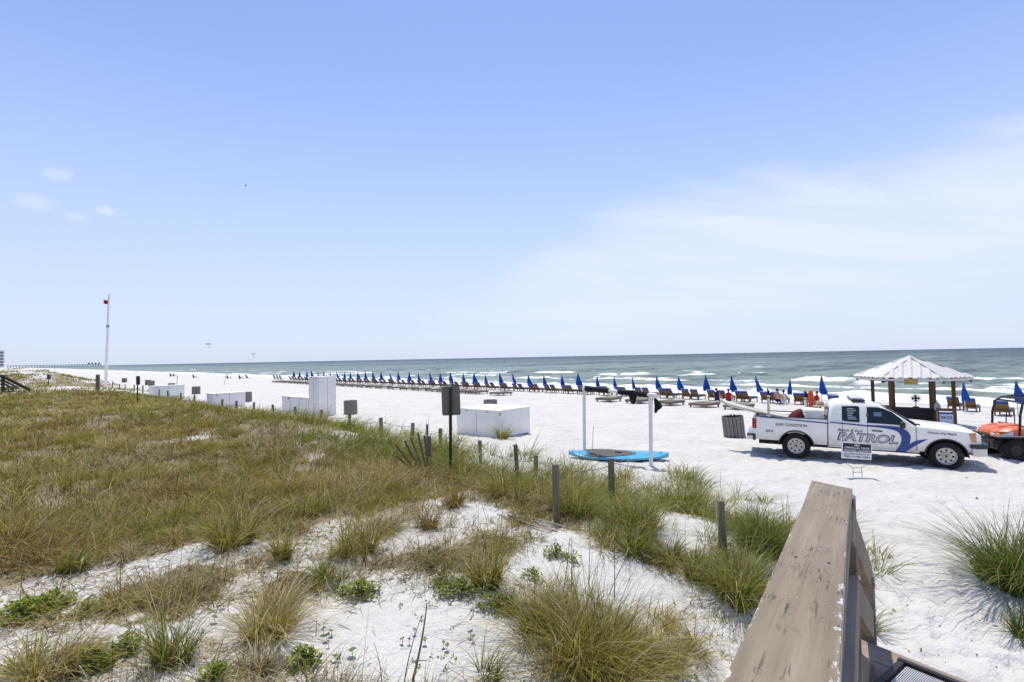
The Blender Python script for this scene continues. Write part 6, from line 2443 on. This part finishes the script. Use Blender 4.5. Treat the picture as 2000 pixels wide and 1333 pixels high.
MB().beam((0.70, -0.63, 1.02), (0.70, 0.63, 1.02), 0.02, 0.10).build('hood_edge', M_BLACKPL, utv)
MB().box((1.385, 0, 0.655), (0.10, 0.80, 0.15)).build('grille', M_BLACKPL, utv, bevel=0.02)
MB().lathe([(0.0, 0.02), (0.045, 0.02), (0.05, 0.0)], 12, (1.43, 0.0, 0.72), 'x').build('badge', M_LENS, utv)
for sy in (-1, 1):
    MB().loft([[(1.38, sy * 0.33, 0.745), (1.36, sy * 0.33, 0.845), (1.27, sy * 0.56, 0.90), (1.05, sy * 0.60, 0.90), (1.05, sy * 0.60, 0.80), (1.30, sy * 0.565, 0.765)],
               [(1.44, sy * 0.33, 0.745), (1.42, sy * 0.33, 0.855), (1.32, sy * 0.60, 0.915), (1.05, sy * 0.675, 0.905), (1.05, sy * 0.675, 0.80), (1.36, sy * 0.625, 0.765)]]).build('headlight', M_LENS, utv, bevel=0.008)
    MB().box((1.03, sy * 0.67, 0.735), (0.85, 0.24, 0.04)).build('fender', M_BLACKPL, utv, bevel=0.015)
    MB().box((1.05, sy * 0.66, 0.775), (0.80, 0.10, 0.03)).build('fender_stripe', M_CHROME, utv, bevel=0.008)
MB().beam((1.50, -0.58, 0.60), (1.50, 0.58, 0.60), 0.07, 0.10).beam((1.50, -0.33, 0.35), (1.50, -0.33, 0.78), 0.05, 0.05, (1, 0, 0)).beam((1.50, 0.33, 0.35), (1.50, 0.33, 0.78), 0.05, 0.05, (1, 0, 0)).beam((1.50, -0.36, 0.76), (1.50, 0.36, 0.76), 0.04, 0.05).build('bumper_guard', M_BLACKPL, utv, bevel=0.01)
MB().box((0.0, 0, 0.48), (2.75, 1.0, 0.30)).box((1.1, 0, 0.55), (0.6, 0.8, 0.35)).build('chassis', M_BLACKPL, utv, bevel=0.03)
MB().box((-0.2, 0, 0.70), (1.6, 1.4, 0.10)).build('floor', M_BLACKPL, utv, bevel=0.02)
for sy in (-1, 1):
    MB().box((-0.25, sy * 0.36, 0.88), (0.5, 0.6, 0.16)).build('seat', M_BLACKPL, utv, bevel=0.04)
    MB().beam((-0.5, sy * 0.36, 0.92), (-0.62, sy * 0.36, 1.42), 0.56, 0.12, (1, 0, 0)).build('seat_back', M_BLACKPL, utv, bevel=0.03)
MB().tube([(0.55, 0.3, 1.0), (0.32, 0.34, 1.22)], 0.025, 8).lathe([(0.19, 0.0)] * 1 + [(0.17, 0.012), (0.15, 0.0), (0.17, -0.012)], 18, (0.30, 0.34, 1.24), 'x', closed=True).build('steering_wheel', M_BLACKPL, utv, smooth=40)
b = MB()
for sy in (-1, 1):
    b.tube([(0.88, sy * 0.64, 0.75), (0.84, sy * 0.645, 1.40), (0.76, sy * 0.63, 1.74), (0.62, sy * 0.60, 1.86), (0.3, sy * 0.59, 1.90), (-0.6, sy * 0.59, 1.90), (-0.72, sy * 0.60, 1.84), (-0.80, sy * 0.64, 1.5), (-0.84, sy * 0.66, 0.75)], 0.032, 10)
b.tube([(0.72, -0.625, 1.78), (0.72, 0.625, 1.78)], 0.03, 10).tube([(-0.66, -0.59, 1.88), (-0.66, 0.59, 1.88)], 0.03, 10).tube([(0.55, -0.6, 1.87), (0.55, 0.6, 1.87)], 0.03, 10)
b.build('roll_cage', M_BLACKPL, utv, smooth=40)
for sy in (-1, 1):
    MB().tube([(0.5, sy * 0.66, 0.8), (0.45, sy * 0.68, 1.35), (0.35, sy * 0.68, 1.42), (0.25, sy * 0.67, 1.35), (0.25, sy * 0.66, 0.85)], 0.016, 8).build('grab_rail', M_BLACKPL, utv, smooth=40)
MB().box((-1.15, 0, 0.95), (0.75, 1.4, 0.32)).build('cargo_bed', M_UTV, utv, bevel=0.02)
for x in (0.98, -1.0):
    for sy in (-1, 1):
        e = bpy.data.objects.new('wheel', None)
        COL.objects.link(e)
        e.location = (x, sy * 0.62, 0.345)
        e.scale = (1.12, 1.05, 1.12)
        adopt(e, utv)
        if 'utyre' not in WH:
            ty = MB().lathe([(0.16, -0.12), (0.25, -0.13), (0.30, -0.11), (0.315, -0.05), (0.315, 0.05), (0.30, 0.11), (0.25, 0.13), (0.16, 0.12)], 28, axis='y', closed=True)
            for k in range(20):
                q = 2 * math.pi * k / 20
                for yy, dq in ((-0.08, 0), (0.08, 0.157)):
                    ty.box((0.318 * math.cos(q + dq), yy, 0.318 * math.sin(q + dq)), (0.03, 0.10, 0.04), Matrix.Rotation(-q - dq, 3, 'Y'))
            WH['utyre'] = ty.build('tyre', M_TYRE, e, smooth=35)
            WH['urim'] = MB().lathe([(0.165, 0.12), (0.15, 0.10), (0.14, 0.06), (0.06, 0.06), (0.05, 0.08), (0.0, 0.085)], 20, axis='y').build('rim', M_TRIM, e, smooth=35)
        else:
            again(WH['utyre'], e)
            again(WH['urim'], e)
        if sy < 0:
            e.rotation_euler = (0, 0, math.pi)


# ------------------------------------------------------------------ boardwalk: railing, deck, mat
def cap_material(knots):
    m = bpy.data.materials.new('taupe_painted_rail')
    m.use_nodes = True
    k = NT(m.node_tree)
    out = k.add('ShaderNodeOutputMaterial')
    p = k.add('ShaderNodeBsdfPrincipled')
    tc = k.add('ShaderNodeTexCoord').outputs['Object']
    g = k.noise(k.mapping(tc, scale=(0.05, 1, 1)), 55.0, 6.0, 0.65)
    g2 = k.noise(k.mapping(tc, scale=(0.10, 1, 1)), 22.0, 5.0, 0.6)
    b = k.noise(tc, 5.0, 5.0, 0.6)
    c = k.mix(k.smooth(g2, 0.3, 0.7), (0.215, 0.170, 0.108), (0.285, 0.232, 0.155))
    c = k.mix(k.smooth(b, 0.5, 0.75, 0, 0.4), c, (0.225, 0.185, 0.15))
    c = k.mix(k.smooth(g, 0.50, 0.72, 0.0, 0.40), c, (0.16, 0.125, 0.09))
    c = k.mix(k.smooth(g, 0.46, 0.28, 0.0, 0.35), c, (0.43, 0.375, 0.30))
    # scuffs: short dark scratches along the grain
    sc = k.noise(k.mapping(tc, scale=(0.22, 1, 1)), 120.0, 4.0, 0.7)
    patch = k.smooth(k.noise(tc, 6.5, 4.0, 0.6), 0.48, 0.64)
    c = k.mix(k.math('MULTIPLY', k.math('MULTIPLY', k.smooth(sc, 0.56, 0.64), patch), 0.85), c, (0.07, 0.055, 0.045))
    for kx, ky, kr in knots:
        dv = k.vmath('SUBTRACT', tc, (kx, ky, CAPZ))
        dl = k.vmath('LENGTH', k.vmath('MULTIPLY', dv, (0.62, 1.0, 0.0)), out=1)
        wob = k.math('MULTIPLY', k.math('SUBTRACT', k.noise(tc, 60.0, 3.0), 0.5), kr * 0.9)
        dl = k.math('ADD', dl, wob)
        rg = k.math('MULTIPLY', k.smooth(dl, kr * 0.55, kr * 0.66), k.smooth(dl, kr * 0.86, kr * 0.72))
        brk = k.smooth(k.noise(k.mapping(tc, loc=(kx * 7, 0, 0)), 42.0, 2.0), 0.42, 0.56)
        c = k.mix(k.math('MULTIPLY', k.math('MULTIPLY', rg, brk), 0.75), c, (0.06, 0.046, 0.036))
        c = k.mix(k.math('MULTIPLY', k.smooth(dl, kr * 0.65, kr * 0.15), 0.30), c, (0.14, 0.10, 0.07))
        st = k.vmath('LENGTH', k.vmath('MULTIPLY', dv, (0.10, 1.3, 0.0)), out=1)
        stn = k.smooth(k.noise(k.mapping(tc, scale=(0.08, 1, 1)), 150.0, 3.0), 0.50, 0.60)
        c = k.mix(k.math('MULTIPLY', k.math('MULTIPLY', k.smooth(st, kr * 1.1, kr * 0.3), stn), 0.75), c, (0.06, 0.046, 0.036))
    # chipped white undercoat along the edges
    sp = k.add('ShaderNodeSeparateXYZ')
    k.put(sp.inputs[0], tc)
    edge = k.math('ABSOLUTE', sp.outputs[1])
    chip = k.noise(k.mapping(tc, scale=(0.5, 1, 1)), 48.0, 5.0, 0.7)
    em = k.smooth(edge, 0.055, 0.094, 0.0, 0.34)
    cm = k.math('MULTIPLY', k.smooth(k.math('ADD', chip, em), 0.80, 0.835), 0.85)
    c = k.mix(cm, c, (0.66, 0.64, 0.60))
    crack = k.noise(k.mapping(tc, loc=(0, 0.4, 0), scale=(0.035, 1, 1)), 30.0, 3.0, 0.5)
    c = k.mix(k.math('MULTIPLY', k.smooth(k.math('ABSOLUTE', k.math('SUBTRACT', crack, 0.5)), 0.010, 0.003), k.math('MULTIPLY', patch, 0.85)), c, (0.05, 0.04, 0.032))
    few = k.smooth(k.noise(tc, 70.0, 2.0, 0.5), 0.775, 0.79)
    c = k.mix(few, c, (0.66, 0.64, 0.60))
    k.put(p.inputs['Base Color'], c)
    p.inputs['Roughness'].default_value = 0.55
    p.inputs['Specular IOR Level'].default_value = 0.35
    h = k.math('MULTIPLY_ADD', g, 0.5, k.math('MULTIPLY', cm, -0.35))
    k.put(p.inputs['Normal'], k.bump(h, 0.5, 0.004))
    k.t.links.new(p.outputs[0], out.inputs[0])
    return m


M_RAILW = wood('taupe_rail_wood', (0.25, 0.205, 0.155), grain=(0.06, 1, 1), scale=26, var=0.18, dark=0.6)
M_DECKW = wood('grey_brown_deck_wood', (0.30, 0.245, 0.195), grain=(0.06, 1, 1), scale=26, var=0.22, dark=0.6)
CAPZ = 2.68
LE = [(1340, 1480), (1410, 1333), (1472, 1200), (1538, 1050), (1569, 983), (1585, 938)]
RE = [(1622, 1500), (1640, 1333), (1645.5, 1200), (1653.5, 1050), (1659.8, 985), (1665, 955)]
la = [at_z(px, py, CAPZ) for px, py in LE]
ra = [at_z(px, py, CAPZ) for px, py in RE]
mid0 = (la[0] + ra[0]) / 2
hdir = ((la[-1] + ra[-1]) / 2 - mid0)
rz = math.atan2(hdir.y, hdir.x)
rail = thing('boardwalk_railing', (mid0.x, mid0.y, 0), rz, 'taupe painted wooden boardwalk railing with chipped cap rail running towards the beach', 'railing')
RM = Matrix.Translation(rail.location) @ Matrix.Rotation(rz, 4, 'Z')
RI = RM.inverted()
KN = []
for px, py, kr in ((1616, 958, 0.016), (1631, 1000, 0.006), (1602, 1042, 0.010), (1577, 1098, 0.013), (1567, 1126, 0.013), (1592, 1190, 0.013), (1530, 1240, 0.006), (1535, 1330, 0.012), (1480, 1310, 0.010)):
    q_ = RI @ at_z(px, py, CAPZ)
    KN.append((q_.x, q_.y, kr))
M_CAP = cap_material(KN)
capb = MB()
secs = []
for a, b in zip(la, ra):
    a, b = RI @ a, RI @ b
    secs.append([a, a.lerp(b, 0.25), a.lerp(b, 0.5), a.lerp(b, 0.75), b, b - Vector((0, 0, 0.038)), a - Vector((0, 0, 0.038))])
capb.loft(secs)
capb.build('cap_rail', M_CAP, rail, bevel=0.004)
re_ = [RI @ p for p in ra]
for i_, (fx, fy) in enumerate(((0.12, 0.045), (0.12, -0.05), (0.72, 0.04), (0.72, -0.045), (1.42, 0.03), (1.42, -0.035))):
    q_ = (RI @ la[-1] + RI @ ra[-1]) / 2
    MB().lathe([(0.0, 0.0022), (0.0042, 0.002), (0.0048, 0.0)], 10, (fx * q_.x / 1.55, fy, CAPZ)).build('screw_head', M_STEEL, rail)
E1 = re_[-1]
L = E1.x
yr = E1.y


def rbeam(x0, y0, z0, x1, y1, z1, w, h, name='rail', m=M_RAILW):
    """board along the railing: z is its top edge"""
    MB().beam((x0, y0, z0 - h / 2), (x1, y1, z1 - h / 2), w, h).build(name, m, rail, bevel=0.004, seg=1)


y_in = re_[0].y
rbeam(-0.2, y_in + 0.022, CAPZ - 0.040, L - 0.10, yr + 0.022, CAPZ - 0.040, 0.038, 0.09, 'top_rail')
rbeam(-0.2, y_in + 0.012, 2.34, L - 0.12, yr + 0.006, 2.34, 0.038, 0.14, 'middle_rail')
rbeam(-0.2, y_in + 0.006, 2.02, L - 0.12, yr + 0.004, 2.02, 0.038, 0.14, 'lower_rail')
for x, dy in ((0.25, 0.085), (L - 0.10, 0.075), (L + 0.03, 0.036)):
    q = y_in + (yr - y_in) * x / L
    MB().box((x, q + dy, (CAPZ - 0.04 + 0.2) / 2), (0.09, 0.09, CAPZ - 0.045 - 0.2)).build('post', M_RAILW, rail, bevel=0.006, seg=1)
MB().box((L + 0.95, yr - 0.02, 1.0), (0.09, 0.09, 1.9)).build('post', M_RAILW, rail, bevel=0.006, seg=1)
for zt, h, dy in ((CAPZ - 0.05, 0.14, 0.0), (2.34, 0.14, -0.004), (2.02, 0.14, -0.006)):
    rbeam(L - 0.13, yr + 0.018 + dy, zt, L + 1.0, yr - 0.035 + dy, zt - 0.62, 0.038, h, 'stair_rail')
rbeam(L - 0.05, yr - 0.004, 1.66, L + 1.15, yr - 0.03, 0.85, 0.04, 0.28, 'stair_stringer')

# deck boards
DZ = 1.62
e0, e1 = at_z(1688, 1257, DZ), at_z(1880, 1333, DZ)
ed = (e1 - e0)
ed.z = 0
ed.normalize()
back = Vector((ed.y, -ed.x, 0))
if back.y > 0:
    back = -back
da = math.atan2(ed.y, ed.x)
deck = thing('boardwalk_deck', e0, da, 'end of the grey brown plank boardwalk beside the railing', 'deck')
lb = (Matrix.Rotation(-da, 3, 'Z') @ back)
sgn = 1 if lb.y > 0 else -1
pb_ = MB().box((0, 0, 0), (2.3, 0.138, 0.036)).build('plank', M_DECKW, deck, bevel=0.004, seg=1)
for i in range(22):
    o = pb_ if i == 0 else again(pb_, deck)
    o.location = (1.02 + 0.01 * (i % 3), sgn * (0.069 + i * 0.144), -0.018 - (0.002 if i % 2 else 0))
MB().box((1.0, sgn * -0.022, -0.10), (2.34, 0.04, 0.19)).build('end_board', M_DECKW, deck)
for x in (0.15, 2.0):
    MB().box((x, sgn * 1.5, -0.85), (0.1, 0.1, 1.6)).build('support_post', M_DECKW, deck)
    MB().box((x, sgn * 0.12, -0.85), (0.1, 0.1, 1.6)).build('support_post', M_DECKW, deck)
for i in range(3):
    MB().box((1.0, sgn * (-0.2 - 0.29 * i), -0.24 - 0.24 * i), (2.3, 0.27, 0.036)).build('stair_tread', M_DECKW, deck)
m0 = at_z(1757, 1292, DZ + 0.02)
mat_t = thing('wire_mat', m0, da, 'black framed wire mesh foot mat lying on the boardwalk planks', 'mat')
M_WIRE = mat('wire_mesh_steel', (0.62, 0.62, 0.62), 0.4, 0.5, metal=0.6)
mw, mh = 1.3, 0.55
fr = MB()
fr.box((mw / 2, sgn * 0.022, 0.012), (mw, 0.03, 0.03)).box((mw / 2, sgn * (mh - 0.022), 0.012), (mw, 0.03, 0.03)).box((0.022, sgn * mh / 2, 0.012), (0.03, mh - 0.09, 0.03)).box((mw - 0.022, sgn * mh / 2, 0.012), (0.03, mh - 0.09, 0.03)).box((0.42, sgn * mh / 2, 0.012), (0.03, mh - 0.09, 0.028))
fr.build('frame', M_BLACKPL, mat_t, bevel=0.004, seg=1)
wr = MB()
for i in range(150):
    x = 0.05 + i * 0.008
    wr.beam((x, sgn * 0.046, 0.010), (x + 0.004, sgn * (mh - 0.046), 0.010), 0.0045, 0.004)
for i in range(7):
    wr.beam((0.046, sgn * (0.1 + i * 0.06), 0.005), (mw - 0.046, sgn * (0.1 + i * 0.06), 0.005), 0.005, 0.004)
wm = wr.build('wire_mesh', M_WIRE, mat_t)
wm['kind'] = 'stuff'

# ------------------------------------------------------------------ low leafy plants, stalks, sprigs
def leaf_material():
    m = bpy.data.materials.new('broad_leaf')
    m.use_nodes = True
    k = NT(m.node_tree)
    out = k.add('ShaderNodeOutputMaterial')
    at = k.add('ShaderNodeAttribute', attribute_name='tone').outputs['Color']
    d = k.add('ShaderNodeBsdfPrincipled')
    k.put(d.inputs['Base Color'], at)
    d.inputs['Roughness'].default_value = 0.6
    d.inputs['Specular IOR Level'].default_value = 0.2
    t = k.add('ShaderNodeBsdfTranslucent')
    k.put(t.inputs[0], k.mix(1.0, at, (1.3, 1.4, 0.6), 'MULTIPLY'))
    mx = k.add('ShaderNodeMixShader')
    mx.inputs[0].default_value = 0.35
    k.t.links.new(d.outputs[0], mx.inputs[1])
    k.t.links.new(t.outputs[0], mx.inputs[2])
    k.t.links.new(mx.outputs[0], out.inputs[0])
    return m


LEAF = leaf_material()
LEAFPAL = np.array(((0.19, 0.25, 0.020), (0.120, 0.185, 0.016), (0.27, 0.32, 0.035), (0.31, 0.30, 0.045), (0.085, 0.135, 0.016)))


def leaf_cloud(cx, cy, rx, ry, n, size, hmax):
    """n small pointed leaves scattered in a low cushion; 4 triangles each"""
    a = RNG.uniform(0, 2 * np.pi, n)
    q = RNG.uniform(0, 1.0, n) ** 0.75
    x, y = cx + rx * q * np.cos(a), cy + ry * q * np.sin(a)
    z = H(x, y) + RNG.uniform(0.1, 1.0, n) * hmax * np.maximum(0.05, 1 - 0.7 * q * q)
    hd = RNG.uniform(0, 2 * np.pi, n)
    tl = RNG.uniform(-0.15, 0.9, n)
    L = size * RNG.uniform(0.6, 1.35, n)
    d = np.stack([np.cos(hd) * np.cos(tl), np.sin(hd) * np.cos(tl), np.sin(tl)], -1)
    s = np.stack([-np.sin(hd), np.cos(hd), RNG.uniform(-0.3, 0.3, n)], -1)
    p = np.stack([x, y, z], -1)
    L = L[:, None]
    w = L * 0.26
    v = np.stack([p, p + d * L * 0.4 + s * w, p + d * L * 0.45 - np.array((0, 0, 0.12)) * L, p + d * L * 0.4 - s * w, p + d * L], 1)
    tri = np.array([(0, 2, 1), (0, 3, 2), (1, 2, 4), (2, 3, 4)])
    idx = (np.arange(n) * 5)[:, None, None] + tri[None]
    c = LEAFPAL[RNG.integers(0, len(LEAFPAL), n)] * RNG.uniform(0.75, 1.25, (n, 1))
    v, idx, c = v.reshape(-1, 3), idx.reshape(-1, 3), np.repeat(c, 5, 0)
    if n > 20:                                  # creeping runners from the root to the leaves
        k = np.arange(0, n, 2)
        root = np.array((cx, cy, h1(cx, cy) + 0.015))
        pr = np.stack([np.repeat(root[None], len(k), 0), p[k] - s[k] * 0.003, p[k] + s[k] * 0.003], 1)
        t2 = np.arange(len(k) * 3).reshape(-1, 3) + len(v)
        v = np.concatenate([v, pr.reshape(-1, 3)])
        idx = np.concatenate([idx, t2])
        c = np.concatenate([c, np.repeat(np.array(((0.12, 0.10, 0.04),)), len(k) * 3, 0)])
    return v, idx, c


PLANTS = [
    (55, 1203, 52, 26, 420, 0.055, 'bright green leafy cushion at the left edge among grey litter'),
    (100, 1185, 40, 18, 260, 0.055, 'smaller bright green cushion joined to the one at the left edge'),
    (185, 1305, 42, 24, 330, 0.05, 'bright green leafy patch in the lower left corner, with reddish stems'),
    (245, 1275, 28, 20, 220, 0.05, 'bright green leafy patch right of the lower left corner patch'),
    (592, 1300, 38, 22, 230, 0.05, 'green leafy sprig on the bare sand mound near the bottom edge'),
    (175, 1195, 22, 12, 130, 0.045, 'tiny yellow green cushion above the lower left patches'),
    (865, 1140, 26, 12, 110, 0.035, 'small green sprigs at the top of the bare sand mound'),
    (905, 1160, 60, 24, 360, 0.045, 'loose green creeper along the right edge of the bare sand mound'),
    (975, 1190, 44, 22, 240, 0.045, 'loose green creeper lower down the right edge of the bare mound'),
    (400, 1040, 36, 14, 200, 0.055, 'yellow green leafy patch at the lower edge of the thick grass'),
    (310, 1050, 22, 12, 120, 0.05, 'small yellow green plant at the edge of the thick grass'),
    (1085, 1085, 24, 16, 150, 0.045, 'green leafy sprig beside the foot of the tall dark post'),
    (1040, 1130, 20, 12, 100, 0.045, 'small bright green plant above the biggest foreground clump'),
    (1120, 1098, 14, 12, 70, 0.04, 'little green plant on the pale sand slope below the tall post'),
    (500, 960, 46, 12, 200, 0.06, 'yellow green low plant inside the olive grass field'),
    (420, 1330, 30, 16, 150, 0.05, 'green leafy plant cut by the bottom edge left of the mound'),
    (700, 1165, 44, 26, 330, 0.045, 'dark green leafy mat at the upper left edge of the bare mound'),
]
for px, py, rx, ry, n, sz, lab in PLANTS:
    c = on_ground(px, min(py, 1328))
    wx_ = (on_ground(min(px + rx, 1995), min(py, 1328)) - c).length
    wy_ = max(0.12, (on_ground(px, min(py, 1328) - ry) - c).length * 0.6)
    v, t, col = leaf_cloud(0, 0, 0.01, 0.01, 1, 0.01, 0.01)
    v, t, col = leaf_cloud(c.x, c.y, wx_, wy_, n, sz * 1.0, 0.10 + 0.05 * ry / 20)
    v = v - np.array((c.x, c.y, c.z))
    o = np_mesh('leafy_plant', v, t, LEAF, cols=col)
    o.location = c
    tag(o, lab, 'leafy plant', 'low leafy plants on the dune')

# pennywort: round leaves that can be told apart one by one
M_PENNY = mat('pennywort_leaf', (0.085, 0.15, 0.02), 0.4, 0.4, var=0.25, vscale=20)


def pennywort(px, py, leaves, label):
    c = on_ground(px, py)
    t = thing('pennywort', c, 0, label, 'pennywort', 'round leaved pennywort on the bare sand')
    for (lx, ly, r_px) in leaves:
        q = on_ground(lx, ly)
        d = Vector((q.x - c.x, q.y - c.y, q.z - c.z))
        rr = r_px * q.y / FOC
        hh = 0.035 + rr * 0.6
        prof = []
        b = MB()
        ring = [(rr * (1 + 0.06 * math.sin(5 * a)) * math.cos(a), rr * (1 + 0.06 * math.sin(5 * a)) * math.sin(a), 0.010 + 0.006 * math.sin(3 * a)) for a in [2 * math.pi * i / 14 for i in range(14)]]
        b._add([(0, 0, 0)] + ring, [(0, 1 + i, 1 + (i + 1) % 14) for i in range(14)])
        o = b.build('leaf', M_PENNY, t, smooth=60)
        o.location = d + Vector((0, 0, hh))
        o.rotation_euler = (RNG.uniform(0.0, 0.5), RNG.uniform(-0.3, 0.3), RNG.uniform(0, 6))
        MB().tube([d + Vector((0, 0.01, -0.01)), d + Vector((0, 0, hh))], 0.0025, 5).build('stem', M_PENNY, t)


pennywort(688, 1288, [(688, 1284, 8.5)], 'single round pennywort leaf on the bare sand mound near the bottom')
pennywort(637, 1258, [(632, 1240, 5), (638, 1254, 7), (647, 1244, 5), (641, 1266, 4)], 'cluster of four pennywort leaves left of the single round leaf')
pennywort(659, 1296, [(654, 1293, 5), (664, 1293, 4), (660, 1300, 4)], 'three small pennywort leaves between the leafy sprig and the single leaf')
pennywort(795, 1262, [(786, 1259, 4.5), (799, 1260, 4), (810, 1241, 4), (830, 1261, 5)], 'scattered small pennywort leaves beside the tall dry stalk')
pennywort(870, 1270, [(866, 1266, 4), (873, 1272, 5), (919, 1246, 5), (924, 1254, 4)], 'scattered small pennywort leaves right of the tall dry stalk')
pennywort(420, 1222, [(419, 1218, 7), (436, 1190, 6)], 'two pennywort leaves on the small sand patch left of the straw tuft')

M_STALK = mat('dry_stalk', (0.20, 0.16, 0.075), 0.7, 0.2, var=0.25)
M_STALKD = mat('dark_stalk', (0.065, 0.055, 0.030), 0.7, 0.2, var=0.25)
for i, (bx, by, tx, ty, cx, w, m, lab) in enumerate((
        (806, 1333, 834, 1178, 826, 0.011, M_STALK, 'tall thick dry stalk rising from the bottom edge of the bare mound'),
        (790, 1333, 825, 1200, 800, 0.005, M_STALKD, 'thin dark stem beside the tall thick dry stalk'),
        (1100, 1155, 1112, 1052, 1110, 0.006, M_STALKD, 'dark upright stem standing over the biggest foreground clump'),
        (1116, 1155, 1117, 1048, 1117, 0.006, M_STALKD, 'second dark upright stem, close right of the first over the foreground clump'),
        (1150, 1150, 1153, 1062, 1150, 0.005, M_STALKD, 'dark upright stem in the middle over the foreground clump'),
        (1200, 1170, 1200, 1052, 1201, 0.006, M_STALKD, 'tallest dark upright stem right over the foreground clump'),
        (1190, 1160, 1246, 1042, 1215, 0.005, M_STALKD, 'dark stem slanting to the right over the foreground clump'),
        (745, 1330, 730, 1255, 744, 0.004, M_STALKD, 'thin grass stem bending left on the bare mound'),
        (600, 1140, 640, 900, 615, 0.006, M_STALKD, 'long thin stem slanting up from the grass before the white locker'),
        (500, 860, 520, 812, 505, 0.006, M_STALK, 'thin straw stem at the edge of the grass below the low locker box'))):
    a = on_ground(bx, min(by, 1330))
    if i == 8:
        a = at_y(600, 905, 12.0)
        a.z = h1(a.x, a.y)
        b = at_y(648, 790, 12.2)
    else:
        b = at_y(tx, ty, a.y + 0.05)
    mid = (a + b) / 2 + Vector(((cx - (bx + tx) / 2) * a.y / FOC, 0, 0))
    pts = []
    for k in range(9):
        q = k / 8
        pts.append(a * (1 - q) ** 2 + mid * (2 * q * (1 - q)) + b * q * q - a)
    o = MB().tube(pts, [w * (1 - 0.6 * k / 8) for k in range(9)], 6).build('dry_stalk', m, smooth=60, loc=a)
    tag(o, lab, 'stalk', 'dry stalks on the dune')


def sprigs():
    parts = []
    x, y = scatter(9000, 2.4, 13.0, -50, 45, 1.6)
    s, n = sn(x, y)
    c = cover(x, y)
    k = (s > 1.6) & (n < 9.5) & (c < 0.55) & (fbm(x / 0.7, y / 0.7, 171, 3) > 0.04) & (RNG.uniform(0, 1, len(x)) < 0.28)
    x, y = x[k], y[k]
    for i in range(len(x)):
        parts.append(leaf_cloud(x[i], y[i], 0.03, 0.03, 5, 0.026, 0.03))
    return merge(parts)


v, t, col = sprigs()
tag(np_mesh('sand_sprigs', v, t, LEAF, cols=col * 0.8), 'tiny green seedlings sprinkled over the bare sand of the dune', 'seedlings', kind='stuff')


def debris():
    """bits of weed, shell and twig scattered where people walk"""
    x1, y1 = scatter(700, 3.0, 40.0, -30, 44, 1.5)
    a = on_ground(1820, 1235)
    x2, y2 = a.x + RNG.normal(0, 0.6, 90), a.y + RNG.normal(0, 0.4, 90)
    x, y = np.concatenate([x1, x2]), np.concatenate([y1, y2])
    s, n = sn(x, y)
    ok = (s < 1.4) | (n > 11.5)
    x, y = x[ok], y[ok]
    m = len(x)
    rr = np.hypot(x, y)
    L = RNG.gamma(2.0, 0.0055, m) * (1 + rr / 25)
    W = L * RNG.uniform(0.12, 0.45, m)
    an = RNG.uniform(0, 6.28, m)
    d = np.stack([np.cos(an), np.sin(an), RNG.normal(0, 0.15, m)], -1)
    e = np.stack([-np.sin(an), np.cos(an), RNG.normal(0, 0.15, m)], -1)
    p = np.stack([x, y, H(x, y) + 0.006], -1)
    V = np.stack([p - d * L[:, None], p - e * W[:, None], p + d * L[:, None], p + e * W[:, None], p + np.array((0, 0, 1)) * (0.5 * W)[:, None]], 1)
    tri = np.array([(0, 1, 4), (1, 2, 4), (2, 3, 4), (3, 0, 4)])
    idx = (np.arange(m) * 5)[:, None, None] + tri[None]
    col = np.array(((0.10, 0.075, 0.05), (0.20, 0.16, 0.11), (0.05, 0.042, 0.035), (0.30, 0.22, 0.16)))[RNG.integers(0, 4, m)]
    return V.reshape(-1, 3), idx.reshape(-1, 3), np.repeat(col, 5, 0)


v, t, col = debris()
tag(np_mesh('sand_debris', v, t, GRASS, cols=col), 'dark bits of twig and shell scattered over the trodden sand', 'debris', kind='stuff')
pass
